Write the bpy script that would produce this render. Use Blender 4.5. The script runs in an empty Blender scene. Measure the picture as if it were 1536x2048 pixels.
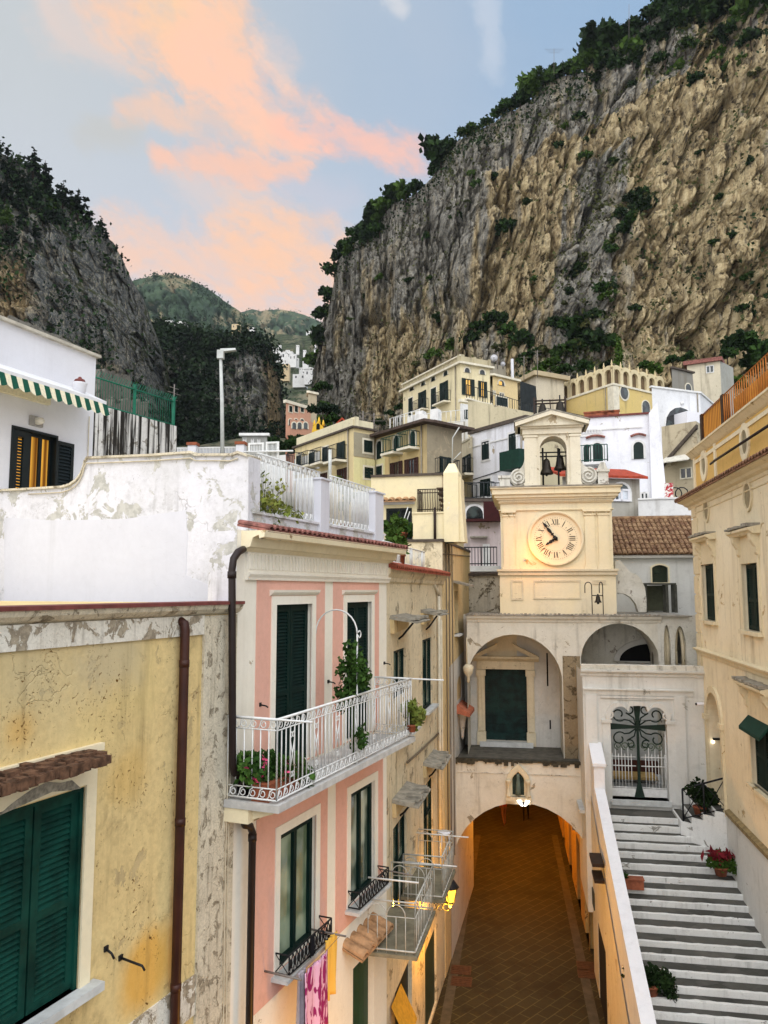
import bpy, bmesh, math, random
import numpy as np
from mathutils import Vector, Matrix
from math import sin, cos, pi, radians, sqrt, atan2
random.seed(7); np.random.seed(7)
SC = bpy.context.scene
COL = SC.collection
# ------------------------------------------------------------------ camera
FOC = 1536.0; PITCH = math.atan(156/1536.0); EYE = 12.0
CAM = Vector((0, 0, EYE))
cd = bpy.data.cameras.new('camera'); cam = bpy.data.objects.new('camera', cd); COL.objects.link(cam)
cam.location = CAM; cam.rotation_euler = (pi/2+PITCH, 0, 0)
cd.sensor_fit = 'VERTICAL'; cd.sensor_height = 36; cd.lens = 27.0
cd.clip_start = 0.1; cd.clip_end = 6000
SC.camera = cam

def ray(x, y):
    a = (x-768)/FOC; b = (1024-y)/FOC
    return Vector((a, cos(PITCH)-b*sin(PITCH), sin(PITCH)+b*cos(PITCH)))
def at(x, y, Y):
    """the point seen at photo position x, y that stands Y metres ahead"""
    d = ray(x, y); return CAM+d*(Y/d.y)
def ground(x, y, z=0.0):
    d = ray(x, y); return CAM+d*((z-EYE)/d.z)

class Fr:
    """a vertical plane: u runs along it, n out of it towards the street, z up"""
    def __init__(s, p, ang, flip=False):
        s.p = Vector((p[0], p[1])); a = radians(ang); s.ang = ang
        s.d = Vector((sin(a), cos(a))); s.n = Vector((s.d.y, -s.d.x))
        if (s.n.dot(-s.p) < 0) != flip: s.n = -s.n
    def P(s, u, n, z):
        q = s.p+s.d*u+s.n*n; return Vector((q.x, q.y, z))
    def hit(s, x, y, n=0.0):
        d = ray(x, y); o = s.p+s.n*n
        t = o.dot(s.n)/Vector((d.x, d.y)).dot(s.n); q = CAM+d*t
        return (Vector((q.x, q.y))-s.p).dot(s.d), q.z
    def U(s, x, y=1180, n=0.0): return s.hit(x, y, n)[0]
    def Z(s, x, y, n=0.0): return s.hit(x, y, n)[1]
    def W(s, x0, y0, x1, y1, n=0.0):
        """a rectangle of the plane from photo corners: top-left, bottom-right"""
        u0, z1 = s.hit(x0, y0, n); u1, z0 = s.hit(x1, y1, n)
        return min(u0, u1), max(u0, u1), min(z0, z1), max(z0, z1)
    def off(s, n, u=0.0):
        f = Fr.__new__(Fr); f.ang = s.ang; f.d = s.d.copy(); f.n = s.n.copy(); f.p = s.p+s.n*n+s.d*u; return f

class Perp:
    """the frame turned: u runs along the parent's -n (away from the street), n along the parent's -u (towards the camera)"""
    def __new__(cls, F, u, n=0.0, sgn=-1):
        f = Fr.__new__(Fr); f.ang = F.ang+90; f.p = F.p+F.d*u+F.n*n; f.d = -F.n; f.n = F.d*sgn; return f

# ------------------------------------------------------------------ mesh builder
LOC = {}
class MB:
    def __init__(s): s.v = []; s.f = []; s.sm = []
    def add(s, vs, fs, smooth=False):
        b = len(s.v); s.v += [tuple(q) for q in vs]
        for q in fs: s.f.append(tuple(i+b for i in q)); s.sm.append(smooth)
        return s
    def quad(s, a, b, c, d): return s.add([a, b, c, d], [(0, 1, 2, 3)])
    def hexa(s, p): return s.add(p, [(0, 3, 2, 1), (4, 5, 6, 7), (0, 1, 5, 4), (1, 2, 6, 5), (2, 3, 7, 6), (3, 0, 4, 7)])
    def box(s, F, u0, u1, n0, n1, z0, z1):
        return s.hexa([F.P(u0, n0, z0), F.P(u1, n0, z0), F.P(u1, n1, z0), F.P(u0, n1, z0),
                       F.P(u0, n0, z1), F.P(u1, n0, z1), F.P(u1, n1, z1), F.P(u0, n1, z1)])
    def prism(s, F, pts, n0, n1):
        k = len(pts)
        vs = [F.P(u, n0, z) for u, z in pts]+[F.P(u, n1, z) for u, z in pts]
        fs = [tuple(range(k)), tuple(range(2*k-1, k-1, -1))]+[(i, (i+1) % k, k+(i+1) % k, k+i) for i in range(k)]
        return s.add(vs, fs)
    def profile(s, F, pts, u0, u1):
        """section given as (n, z) run along u"""
        k = len(pts)
        vs = [F.P(u0, n, z) for n, z in pts]+[F.P(u1, n, z) for n, z in pts]
        return s.add(vs, [tuple(range(k)), tuple(range(2*k-1, k-1, -1))]+[(i, (i+1) % k, k+(i+1) % k, k+i) for i in range(k)])
    def ring(s, F, outer, inner, n0, n1):
        k = len(outer)
        vs = [F.P(u, n0, z) for u, z in outer]+[F.P(u, n0, z) for u, z in inner]+[F.P(u, n1, z) for u, z in outer]+[F.P(u, n1, z) for u, z in inner]
        fs = []
        for i in range(k):
            j = (i+1) % k
            fs += [(2*k+i, 2*k+j, 3*k+j, 3*k+i), (i, j, 2*k+j, 2*k+i), (k+i, k+j, 3*k+j, 3*k+i), (i, j, k+j, k+i)]
        return s.add(vs, fs)
    def frame(s, F, u0, u1, z0, z1, w, n0, n1, bottom=True):
        s.box(F, u0, u0+w, n0, n1, z0, z1); s.box(F, u1-w, u1, n0, n1, z0, z1)
        s.box(F, u0+w, u1-w, n0, n1, z1-w, z1)
        if bottom: s.box(F, u0+w, u1-w, n0, n1, z0, z0+w)
        return s
    def tube(s, pts, r, k=6, closed=False, caps=True):
        pts = [Vector(p) for p in pts]; m = len(pts); vs = []
        prev = None
        for i, p in enumerate(pts):
            if closed: t = pts[(i+1) % m]-pts[i-1]
            else: t = pts[min(i+1, m-1)]-pts[max(i-1, 0)]
            t.normalize() if t.length > 1e-9 else None
            a = prev-t*prev.dot(t) if prev is not None else None
            if a is None or a.length < 1e-4:
                a = t.cross(Vector((0, 0, 1)) if abs(t.z) < .9 else Vector((1, 0, 0)))
            a.normalize(); prev = a; b = t.cross(a)
            rr = r[i] if isinstance(r, (list, tuple)) else r
            for j in range(k):
                w = 2*pi*j/k; vs.append(p+(a*cos(w)+b*sin(w))*rr)
        fs = []
        for i in range(m if closed else m-1):
            for j in range(k):
                q = (i+1) % m
                fs.append((i*k+j, i*k+(j+1) % k, q*k+(j+1) % k, q*k+j))
        if not closed and caps: fs += [tuple(range(k-1, -1, -1)), tuple(range((m-1)*k, m*k))]
        return s.add(vs, fs, True)
    def lathe(s, c, prof, k=16, smooth=True):
        c = Vector(c); vs = []
        for r, z in prof:
            for j in range(k): w = 2*pi*j/k; vs.append(c+Vector((r*cos(w), r*sin(w), z)))
        fs = [(i*k+j, i*k+(j+1) % k, (i+1)*k+(j+1) % k, (i+1)*k+j) for i in range(len(prof)-1) for j in range(k)]
        fs += [tuple(range(k-1, -1, -1)), tuple(range((len(prof)-1)*k, len(prof)*k))]
        return s.add(vs, fs, smooth)
    def ball(s, c, r, k=8, m=5):
        rx = r if isinstance(r, (tuple, list)) else (r, r, r)
        c = Vector(c); vs = [c+Vector((0, 0, rx[2]))]
        for i in range(1, m):
            for j in range(k):
                a = pi*i/m; w = 2*pi*j/k; vs.append(c+Vector((rx[0]*sin(a)*cos(w), rx[1]*sin(a)*sin(w), rx[2]*cos(a))))
        vs.append(c-Vector((0, 0, rx[2]))); fs = [(0, 1+j, 1+(j+1) % k) for j in range(k)]
        for i in range(m-2):
            for j in range(k): fs.append((1+i*k+j, 1+(i+1)*k+j, 1+(i+1)*k+(j+1) % k, 1+i*k+(j+1) % k))
        L = len(vs)-1; b = 1+(m-2)*k
        fs += [(L, b+(j+1) % k, b+j) for j in range(k)]
        return s.add(vs, fs, True)
    def wall(s, F, u0, u1, z0, z1, holes=(), depth=.22, n=0.0, sides=None):
        """front face with real openings; hole = (ua, ub, za, zb, rise): rise > 0 makes an arched top"""
        us = sorted({u0, u1, *[h[0] for h in holes], *[h[1] for h in holes]}); us = [u for u in us if u0-1e-6 <= u <= u1+1e-6]
        zs = sorted({z0, z1, *[h[2] for h in holes], *[h[3] for h in holes]}); zs = [z for z in zs if z0-1e-6 <= z <= z1+1e-6]
        for i in range(len(us)-1):
            for j in range(len(zs)-1):
                cu = (us[i]+us[i+1])/2; cz = (zs[j]+zs[j+1])/2
                if any(h[0] < cu < h[1] and h[2] < cz < h[3] for h in holes): continue
                s.quad(F.P(us[i], n, zs[j]), F.P(us[i+1], n, zs[j]), F.P(us[i+1], n, zs[j+1]), F.P(us[i], n, zs[j+1]))
        for h in holes:
            ua, ub, za, zb = h[:4]; rise = h[4] if len(h) > 4 else 0; dp = h[5] if len(h) > 5 else depth
            ua_, ub_ = max(ua, u0), min(ub, u1)
            if rise <= 0: out = [(ua_, za), (ua_, zb), (ub_, zb), (ub_, za)]
            else:
                out = [(ua, za)]+arch_pts(ua, ub, zb, rise)+[(ub, za)]
                a = arch_pts(ua, ub, zb, rise); m = len(a)//2
                for q in range(len(a)-1):
                    c = (ua, zb) if q < m else (ub, zb)
                    s.add([F.P(c[0], n, c[1]), F.P(a[q][0], n, a[q][1]), F.P(a[q+1][0], n, a[q+1][1])], [(0, 1, 2)])
                s.add([F.P(ua, n, zb), F.P(a[m][0], n, a[m][1]), F.P(ub, n, zb)], [(0, 1, 2)]) if abs(a[m][1]-zb) > 1e-4 else None
            for q in range(len(out)):
                p, r = out[q], out[(q+1) % len(out)]
                if abs(p[1]-z0) < 1e-6 and abs(r[1]-z0) < 1e-6 and h[2] <= z0+1e-6: continue
                s.quad(F.P(p[0], n, p[1]), F.P(r[0], n, r[1]), F.P(r[0], n-dp, r[1]), F.P(p[0], n-dp, p[1]))
        return s
    def shell(s, F, u0, u1, z0, z1, d, n=0.0, top=True):
        """the other sides of a building body whose front is at n"""
        P = F.P; a, b = n, n-d
        s.quad(P(u0, a, z0), P(u0, b, z0), P(u0, b, z1), P(u0, a, z1)); s.quad(P(u1, a, z0), P(u1, b, z0), P(u1, b, z1), P(u1, a, z1))
        s.quad(P(u0, b, z0), P(u1, b, z0), P(u1, b, z1), P(u0, b, z1))
        if top: s.quad(P(u0, a, z1), P(u1, a, z1), P(u1, b, z1), P(u0, b, z1))
        return s
    def build(s, name, mat, parent=None, label=None):
        me = bpy.data.meshes.new(name); o = bpy.data.objects.new(name, me); COL.objects.link(o)
        base = Vector((0, 0, 0))
        if parent is not None: o.parent = parent; base = LOC[parent.name]
        LOC[o.name] = base
        me.from_pydata([(v[0]-base.x, v[1]-base.y, v[2]-base.z) for v in s.v], [], s.f)
        me.polygons.foreach_set('use_smooth', s.sm)
        if mat is not None: me.materials.append(mat)
        me.update()
        if label: o['label'] = label
        return o

def arch_pts(ua, ub, ztop, rise, k=14):
    """from (ua, ztop-rise) over the top to (ub, ztop-rise); half ellipse when rise equals half the width"""
    w = (ub-ua)/2; c = (ua+ub)/2
    if rise >= w*.98: return [(c-w*cos(pi*i/k), ztop-rise+rise*sin(pi*i/k)) for i in range(k+1)]
    R = (w*w+rise*rise)/(2*rise); a0 = math.asin(w/R)
    return [(c+R*sin(-a0+2*a0*i/k), ztop-R+R*cos(-a0+2*a0*i/k)) for i in range(k+1)]
def tagit(o, label, cat, group=None, kind=None):
    if label: o['label'] = label
    if cat: o['category'] = cat
    if group: o['group'] = group
    if kind: o['kind'] = kind
    return o
def thing(name, loc, label, cat, group=None):
    o = bpy.data.objects.new(name, None); COL.objects.link(o); o.location = loc; LOC[o.name] = Vector(loc)
    o.empty_display_size = .2
    return tagit(o, label, cat, group)
def struct(name, mb, mat, kind='structure'):
    o = mb.build(name, mat); o['kind'] = kind; return o
def dup(root, loc, label=None, group=None, rz=None, sc=None):
    def cp(o, par):
        c = o.copy(); COL.objects.link(c)
        if par is not None: c.parent = par
        for ch in [q for q in o.children]: cp(ch, c)
        return c
    c = cp(root, None); c.location = loc
    if rz is not None: c.rotation_euler = (0, 0, rz)
    if sc is not None: c.scale = sc if isinstance(sc, (tuple, list)) else (sc, sc, sc)
    if label: c['label'] = label
    if group: c['group'] = group
    return c

# ------------------------------------------------------------------ materials
def lin(c):
    if isinstance(c, str): c = tuple(int(c[i:i+2], 16)/255 for i in (0, 2, 4))
    return tuple((x/12.92 if x <= .04045 else ((x+.055)/1.055)**2.4) for x in c)+(1,)
class NT:
    def __init__(s, name):
        s.m = bpy.data.materials.new(name); s.m.use_nodes = True; s.t = s.m.node_tree; s.n = s.t.nodes; s.l = s.t.links
        s.b = s.n['Principled BSDF']; s.b.inputs['Specular IOR Level'].default_value = .25
        s.co = s.n.new('ShaderNodeTexCoord').outputs['Object']
    def put(s, sock, v):
        if hasattr(v, 'links'): s.l.new(v, sock)
        else: sock.default_value = v
    def map(s, vec, scale=(1, 1, 1), loc=(0, 0, 0), rot=(0, 0, 0)):
        m = s.n.new('ShaderNodeMapping'); s.l.new(vec, m.inputs[0]); m.inputs['Scale'].default_value = scale
        m.inputs['Location'].default_value = loc; m.inputs['Rotation'].default_value = rot; return m.outputs[0]
    def noise(s, scale, detail=4, rough=.55, dist=0, vec=None):
        m = s.n.new('ShaderNodeTexNoise'); s.l.new(vec or s.co, m.inputs['Vector'])
        m.inputs['Scale'].default_value = scale; m.inputs['Detail'].default_value = detail
        m.inputs['Roughness'].default_value = rough; m.inputs['Distortion'].default_value = dist; return m.outputs[0]
    def vor(s, scale, feature='F1', vec=None, out=0, rnd=1):
        m = s.n.new('ShaderNodeTexVoronoi'); m.feature = feature; s.l.new(vec or s.co, m.inputs['Vector'])
        m.inputs['Scale'].default_value = scale; m.inputs['Randomness'].default_value = rnd; return m.outputs[out]
    def ramp(s, fac, a, b, ca=(0, 0, 0, 1), cb=(1, 1, 1, 1)):
        m = s.n.new('ShaderNodeMapRange'); m.interpolation_type = 'SMOOTHSTEP'; s.put(m.inputs[0], fac)
        m.inputs[1].default_value = a; m.inputs[2].default_value = b; return m.outputs[0]
    def mix(s, fac, a, b, mode='MIX'):
        m = s.n.new('ShaderNodeMix'); m.data_type = 'RGBA'; m.blend_type = mode
        s.put(m.inputs[0], fac); s.put(m.inputs[6], a); s.put(m.inputs[7], b); return m.outputs[2]
    def math(s, op, a, b=0.0, c=0.0):
        m = s.n.new('ShaderNodeMath'); m.operation = op; s.put(m.inputs[0], a); s.put(m.inputs[1], b); s.put(m.inputs[2], c); return m.outputs[0]
    def sep(s, vec=None):
        m = s.n.new('ShaderNodeSeparateXYZ'); s.l.new(vec or s.co, m.inputs[0]); return m.outputs
    def bump(s, h, strength=.3, dist=.02, prev=None):
        m = s.n.new('ShaderNodeBump'); s.put(m.inputs['Height'], h); m.inputs['Strength'].default_value = strength
        m.inputs['Distance'].default_value = dist
        if prev is not None: s.l.new(prev, m.inputs['Normal'])
        return m.outputs[0]
    def out(s, color=None, rough=None, normal=None, metal=None):
        if color is not None: s.put(s.b.inputs['Base Color'], color)
        if rough is not None: s.put(s.b.inputs['Roughness'], rough)
        if normal is not None: s.l.new(normal, s.b.inputs['Normal'])
        if metal is not None: s.b.inputs['Metallic'].default_value = metal
        return s.m
MATS = {}
def stucco(name, base, alt=None, alt_amt=.5, grime='4a443a', streak=.4, peel=0., peelc='8d8577', speck=0., speckc='5c4a2c', crack=0.,
           bump=.35, blotch=.8, sc=1.0, fine=.25, seed=0.0, peel2=None, spots=(), full=False):
    if name in MATS: return MATS[name]
    t = NT(name); base = lin(base); alt = lin(alt) if alt else tuple(c*.8 for c in base[:3])+(1,)
    co = t.map(t.co, loc=(seed*7.3, seed*3.1, seed*5.7))
    n1 = t.noise(.55*sc, 6, .6, .4, co); c = t.mix(t.math('MULTIPLY', t.ramp(n1, .35, .7), alt_amt), base, alt)
    nf = t.noise(9*sc, 5, .65, 0, co); c = t.mix(fine, c, t.mix(t.ramp(nf, .3, .7), tuple(x*.72 for x in c_(base))+(1,), tuple(min(1, x*1.15) for x in c_(base))+(1,)))
    if blotch:
        nb = t.noise(2.1*sc, 7, .7, .3, co); c = t.mix(t.math('MULTIPLY', t.ramp(nb, .52, .72), blotch*.5), c, tuple(x*.66 for x in c_(alt))+(1,))
    h = t.math('MULTIPLY', nf, .5)
    if peel > 0:
        np_ = t.noise(1.3*sc, 9, .68, .6, co); pm = t.ramp(np_, .66-.22*peel, .675-.22*peel)
        pc = t.mix(t.ramp(t.noise(5*sc, 4, .6, 0, co), .4, .6), lin(peelc), lin(peel2) if peel2 else tuple(x*.7 for x in lin(peelc)[:3])+(1,))
        c = t.mix(pm, c, pc); h = t.math('SUBTRACT', h, t.math('MULTIPLY', pm, .8))
    for (p_, r_, hx, am) in spots:
        dn = t.n.new('ShaderNodeVectorMath'); dn.operation = 'DISTANCE'; t.l.new(t.co, dn.inputs[0]); dn.inputs[1].default_value = p_
        c = t.mix(t.math('MULTIPLY', t.ramp(t.math('ADD', dn.outputs['Value'], t.math('MULTIPLY', t.math('SUBTRACT', n1, .5), r_*1.6)), r_, r_*.25), am), c, lin(hx))
    if streak > 0:
        sv = t.map(co, (3.2*sc, 3.2*sc, .22*sc)); ns = t.noise(1.0, 7, .62, .2, sv) if not full else t.noise(1.0, 6, .6, .15, t.map(co, (5.5, 5.5, .16)))
        msk = t.ramp(t.noise(.5*sc, 3, .5, 0, co), .35, .65) if not full else 1.0
        c = t.mix(t.math('MULTIPLY', t.math('MULTIPLY', t.ramp(ns, *((.5, .74) if not full else (.46, .58))), msk), streak), c, lin(grime))
    if speck > 0:
        k = t.noise(17*sc, 3, .6, .8, co); km = t.ramp(t.noise(1.1*sc, 4, .6, 0, co), .45, .62)
        sm = t.math('MULTIPLY', t.ramp(k, .60, .68), km); c = t.mix(t.math('MULTIPLY', sm, speck), c, lin(speckc)); h = t.math('SUBTRACT', h, t.math('MULTIPLY', sm, .6))
    if crack > 0:
        dv = t.n.new('ShaderNodeVectorMath'); dv.operation = 'ADD'; t.l.new(co, dv.inputs[0])
        nn = t.n.new('ShaderNodeTexNoise'); nn.inputs['Scale'].default_value = 1.7; nn.inputs['Detail'].default_value = 5; t.l.new(co, nn.inputs['Vector']); t.l.new(nn.outputs['Color'], dv.inputs[1])
        e = t.vor(.55*sc, 'DISTANCE_TO_EDGE', dv.outputs[0]); cm = t.math('MULTIPLY', t.math('SUBTRACT', 1.0, t.ramp(e, .002, .009)), t.ramp(t.noise(.8, 2, .5, 0, co), .5, .6))
        c = t.mix(t.math('MULTIPLY', cm, crack), c, lin('4d4030')); h = t.math('SUBTRACT', h, cm)
    nrm = t.bump(h, bump, .03)
    MATS[name] = t.out(c, .92, nrm); return MATS[name]
def c_(c): return tuple(c[:3])
def plain(name, col, rough=.6, metal=0., var=.15, scale=6, bump=.1, spec=.3):
    if name in MATS: return MATS[name]
    t = NT(name); b = lin(col); n = t.noise(scale, 4, .6)
    c = t.mix(t.ramp(n, .3, .7), tuple(x*(1-var) for x in b[:3])+(1,), tuple(min(1, x*(1+var)) for x in b[:3])+(1,))
    t.b.inputs['Specular IOR Level'].default_value = spec
    MATS[name] = t.out(c, rough, t.bump(n, bump, .01) if bump else None, metal); return MATS[name]
def emit(name, col, strength):
    if name in MATS: return MATS[name]
    t = NT(name); t.b.inputs['Base Color'].default_value = lin(col); t.b.inputs['Emission Color'].default_value = lin(col)
    t.b.inputs['Emission Strength'].default_value = strength; MATS[name] = t.m; return t.m
def glass(name='window_glass', tint='28342f', tint2='9aa79a', rough=.05):
    if name in MATS: return MATS[name]
    t = NT(name); t.b.inputs['Specular IOR Level'].default_value = .8
    c = t.mix(t.ramp(t.noise(1.1, 2, .5), .45, .6), lin(tint), lin(tint2)); MATS[name] = t.out(c, rough); return MATS[name]

# ------------------------------------------------------------------ windows
GREEN = plain('dark_green_paint', '09211d', .6, 0, .25, 3, .05, .12)
GREEN2 = plain('sea_green_paint', '0a352c', .65, 0, .45, 2.6, .2, .12)
DKDOOR = plain('near_black_paint', '0c1614', .5, 0, .2, 4, .05)
IRON = plain('black_iron', '17181a', .6, 0, .2, 9, .1)
WHITEIRON = plain('white_painted_iron', 'd8d9d6', .5, 0, .08, 9, .05)
STONEW = plain('pale_sill_stone', 'bfc2c0', .75, 0, .15, 4, .2)
BROWNPIPE = plain('brown_drainpipe', '3a1d14', .5, 0, .25, 2.5, .1)
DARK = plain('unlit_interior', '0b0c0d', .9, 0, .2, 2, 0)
def shutter(F, u0, u1, z0, z1, n, parent, mat=None, th=.04, pitch=.055, mid=True, name='shutter', slats=True):
    mb = MB(); w = min(.09, (u1-u0)*.16)
    mb.frame(F, u0, u1, z0, z1, w, n, n+th)
    zs = [z0+w, z1-w]
    if mid:
        zm = z0+(z1-z0)*.45; mb.box(F, u0+w, u1-w, n, n+th, zm-w*.5, zm+w*.5); zs = [z0+w, zm-w*.5, zm+w*.5, z1-w]
    mb.box(F, u0+w, u1-w, n-.012, n-.004, z0+w, z1-w)
    if slats:
        for a, b in zip(zs[::2], zs[1::2]):
            k = max(2, int((b-a)/pitch)); h = (b-a)/k
            for i in range(k):
                z = a+h*i
                mb.add([F.P(u0+w, n+th*.9, z), F.P(u1-w, n+th*.9, z), F.P(u1-w, n+.002, z+h*.95), F.P(u0+w, n+.002, z+h*.95),
                        F.P(u0+w, n+th*.9-.008, z-.004), F.P(u1-w, n+th*.9-.008, z-.004), F.P(u1-w, n-.006, z+h*.95-.004), F.P(u0+w, n-.006, z+h*.95-.004)],
                       [(0, 1, 2, 3), (7, 6, 5, 4), (0, 4, 5, 1), (2, 6, 7, 3)])
    return mb.build(name, mat or GREEN, parent)
def casement(F, u0, u1, z0, z1, n, parent, mat=None, gm=None, w=.09, th=.07, leaves=2, transom=None, name='window'):
    mb = MB(); mb.frame(F, u0, u1, z0, z1, w, n, n+th)
    for i in range(1, leaves):
        c = u0+(u1-u0)*i/leaves; mb.box(F, c-w*.5, c+w*.5, n, n+th, z0+w, z1-w)
    if transom: mb.box(F, u0+w, u1-w, n+.004, n+th+.004, transom-w*.4, transom+w*.4)
    o = mb.build(name, mat or GREEN, parent)
    MB().box(F, u0+w, u1-w, n+.012, n+.022, z0+w, z1-w).build('pane', gm or glass(), o)
    return o
def surround(F, u0, u1, z0, z1, w, parent, mat, n1=.04, bottom=False, n0=-.02, name='window_surround'):
    mb = MB(); mb.box(F, u0-w, u0, n0, n1, z0, z1+w); mb.box(F, u1, u1+w, n0, n1, z0, z1+w); mb.box(F, u0, u1, n0, n1, z1, z1+w)
    if bottom: mb.box(F, u0-w, u1+w, n0, n1+.003, z0-w, z0)
    return mb.build(name, mat, parent)
def sill(F, u0, u1, z, parent, mat=None, d=.2, th=.07, n0=-.05):
    return MB().box(F, u0, u1, n0, d, z-th, z).build('sill', mat or STONEW, parent)
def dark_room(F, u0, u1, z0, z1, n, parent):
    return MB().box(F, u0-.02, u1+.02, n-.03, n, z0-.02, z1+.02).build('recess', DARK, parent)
def spiral(F, cu, cz, n, r, turns=1.4, a0=0., sgn=1, k=16, rin=.25):
    pts = []
    for i in range(k+1):
        t = i/k; rr = r*(1-(1-rin)*t); a = a0+sgn*turns*2*pi*t; pts.append(F.P(cu+rr*cos(a), n, cz+rr*sin(a)))
    return pts
def tile_roof_strip(F, u0, u1, z, depth, drop, mb, r=.08, n0=0.0, k=6):
    """one row of half-round clay tiles sloping out from the wall"""
    m = max(2, int((u1-u0)/(2.3*r)))
    for i in range(m):
        c = u0+(u1-u0)*(i+.5)/m; vs = []
        for q in range(2):
            nn = n0+depth*q; zz = z-drop*q
            for j in range(k+1):
                a = pi*j/k; vs.append(F.P(c-r*1.1*cos(a), nn, zz+r*.8*sin(a)))
        for q in range(2):
            nn = n0+depth*q; zz = z-drop*q
            for j in range(k+1):
                a = pi*j/k; vs.append(F.P(c-r*.9*cos(a), nn, zz-.02+r*.62*sin(a)))
        K = k+1
        fs = [(j, j+1, K+j+1, K+j) for j in range(k)]+[(2*K+j, 3*K+j, 3*K+j+1, 2*K+j+1) for j in range(k)]+[(K+j, K+j+1, 3*K+j+1, 3*K+j) for j in range(k)]
        mb.add(vs, fs)
    mb.hexa([F.P(u0, n0, z-.05), F.P(u1, n0, z-.05), F.P(u1, n0+depth*.96, z-.05-drop), F.P(u0, n0+depth*.96, z-.05-drop),
             F.P(u0, n0, z-.01), F.P(u1, n0, z-.01), F.P(u1, n0+depth*.96, z-.01-drop), F.P(u0, n0+depth*.96, z-.01-drop)])
    return mb

# ================================================================== left side of the street: yellow house, pink house, white house
L0_ = Fr(at(549, 1180, 12.5).xy, 22.25)
def sp_(x, y): u, z = L0_.hit(x, y); return tuple(L0_.P(u, 0, z)-L0_.P(-3, 0, 0))
YEL = stucco('ochre_yellow_plaster', 'dcc58c', 'c9b07c', .8, '6f5c38', .6, .22, 'c3ae80', 1.0, '6b4d1e', .1, .5, 1.3, 1.3, .35, 1.0, 'b8a478', [(sp_(290, 1940), .55, 'dba33a', .75), (sp_(40, 1455), .32, 'd9a850', .6), (sp_(240, 1400), .9, 'd2bd80', .5), (sp_(60, 1330), 1.0, 'bdb08c', .55), (sp_(215, 1330), .7, 'b8ad90', .6), (sp_(260, 1550), .5, 'cfa95c', .5)])
YELO = plain('orange_damp_stain', 'd9a544', .95, 0, .12, 3, .1)
CREAMOLD = stucco('peeling_cream_frieze', 'e0dccf', 'cbc3b0', .8, '6d6252', .6, .55, 'a89d88', .5, '6c6352', .3, .5, 1.2, 2.6, .35, 2.0, '8d8270')
CORNER = stucco('mottled_grey_corner_plaster', 'd6cdb6', 'b5aa94', .9, '5d5444', .7, .42, 'a79d88', 1.0, '4b4232', .3, .6, 1.3, 3.6, .5, 3.0, '857b68')
WHITEOLD = stucco('stained_white_limewash', 'd9d9de', 'c6c6c6', .8, '6a6862', .55, .5, 'c2c1ba', .35, '5a564c', .3, .4, 1.0, 1.5, .2, 4.0, 'adaca5')
WHITENEW = stucco('fresh_white_limewash', 'd3d4da', 'c9cad1', .6, '8a8984', .18, 0, '', .1, '8f8d86', 0, .15, .2, .8, .08, 5.0)
WHITECLEAN = stucco('clean_white_render', 'e0e0e4', 'd6d6da', .6, '9a9894', .12, 0, '', 0, '', 0, .12, .15, .8, .06, 6.0)
PINK = stucco('salmon_pink_plaster', 'dfae9c', 'd6a491', .6, 'a8705c', .15, 0, '', .12, 'a56a55', 0, .2, .5, 1.2, .14, 7.0)
CREAMW = stucco('cream_white_paint', 'ebe6d8', 'e2dbc8', .6, 'a3977f', .2, .04, 'b6a98f', .12, '8f8166', 0, .2, .3, 1.0, .1, 8.0)
CREAM = stucco('warm_cream_moulding', 'e8dcbc', 'dccfa9', .6, 'a08f68', .2, .08, 'b39b73', .15, '8f7a4f', 0, .25, .4, 1.0, .15, 9.0)
REDTILE = plain('weathered_red_tile', '84574e', .9, 0, .5, 9, .4)
OLDTILE = plain('brown_clay_tile', '7a5a44', .9, 0, .45, 6, .5)
REDTRIM = plain('dark_red_flashing', '6d3a35', .8, 0, .25, 5, .2)
ROCKY = plain('bare_rubble_plaster', '8f8a7c', .95, 0, .4, 14, .9)

L = Fr((col_ := at(549, 1180, 12.5)).xy, 22.25)
ue = L.U(466, 1500)                                        # where the yellow house ends and the pink one starts
up0 = L.U(487, 1300); up1 = L.U(773, 1200)
def LZ(x, y, n=0.): return L.Z(x, y, n)

# ---------------- yellow house
yh = thing('yellow_house', L.P(-3, 0, 0), 'peeling ochre yellow house with large green louvred shutters and a brown drainpipe', 'house')
wr = L.U(163, 1780); wm = L.U(68, 1790); wl = 2*wm-wr
wz1 = LZ(163, 1575); wz0 = LZ(163, 1972)
ztop = LZ(227, 1212)
mb = MB(); mb.wall(L, -8.5, ue, -1, ztop, [(wl, wr, wz0, wz1)], .14); mb.shell(L, -8.5, ue, -1, ztop, 9)
mb.build('wall', YEL, yh)
dark_room(L, wl, wr, wz0, wz1, -.16, yh)
for a, b in ((wl+.03, wm-.012), (wm+.012, wr-.05)):
    shutter(L, a, b, wz0+.02, wz1-.06, -.1, yh, GREEN2, .05, .06)
mb = MB(); mb.frame(L, wl, wr, wz0, wz1, .05, -.13, -.02, False); mb.build('shutter_frame', GREEN2, yh)
us = L.U(183, 1780)
mb = MB(); mb.box(L, wr, us, -.02, .025, wz0-.1, wz1+.02); mb.box(L, wl-.2, us, -.02, .025, wz1+.02, wz1+.36)
mb.box(L, wl-.35, us+.06, -.02, .06, wz1+.36, wz1+.44); mb.build('window_surround', CREAM, yh)
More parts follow.
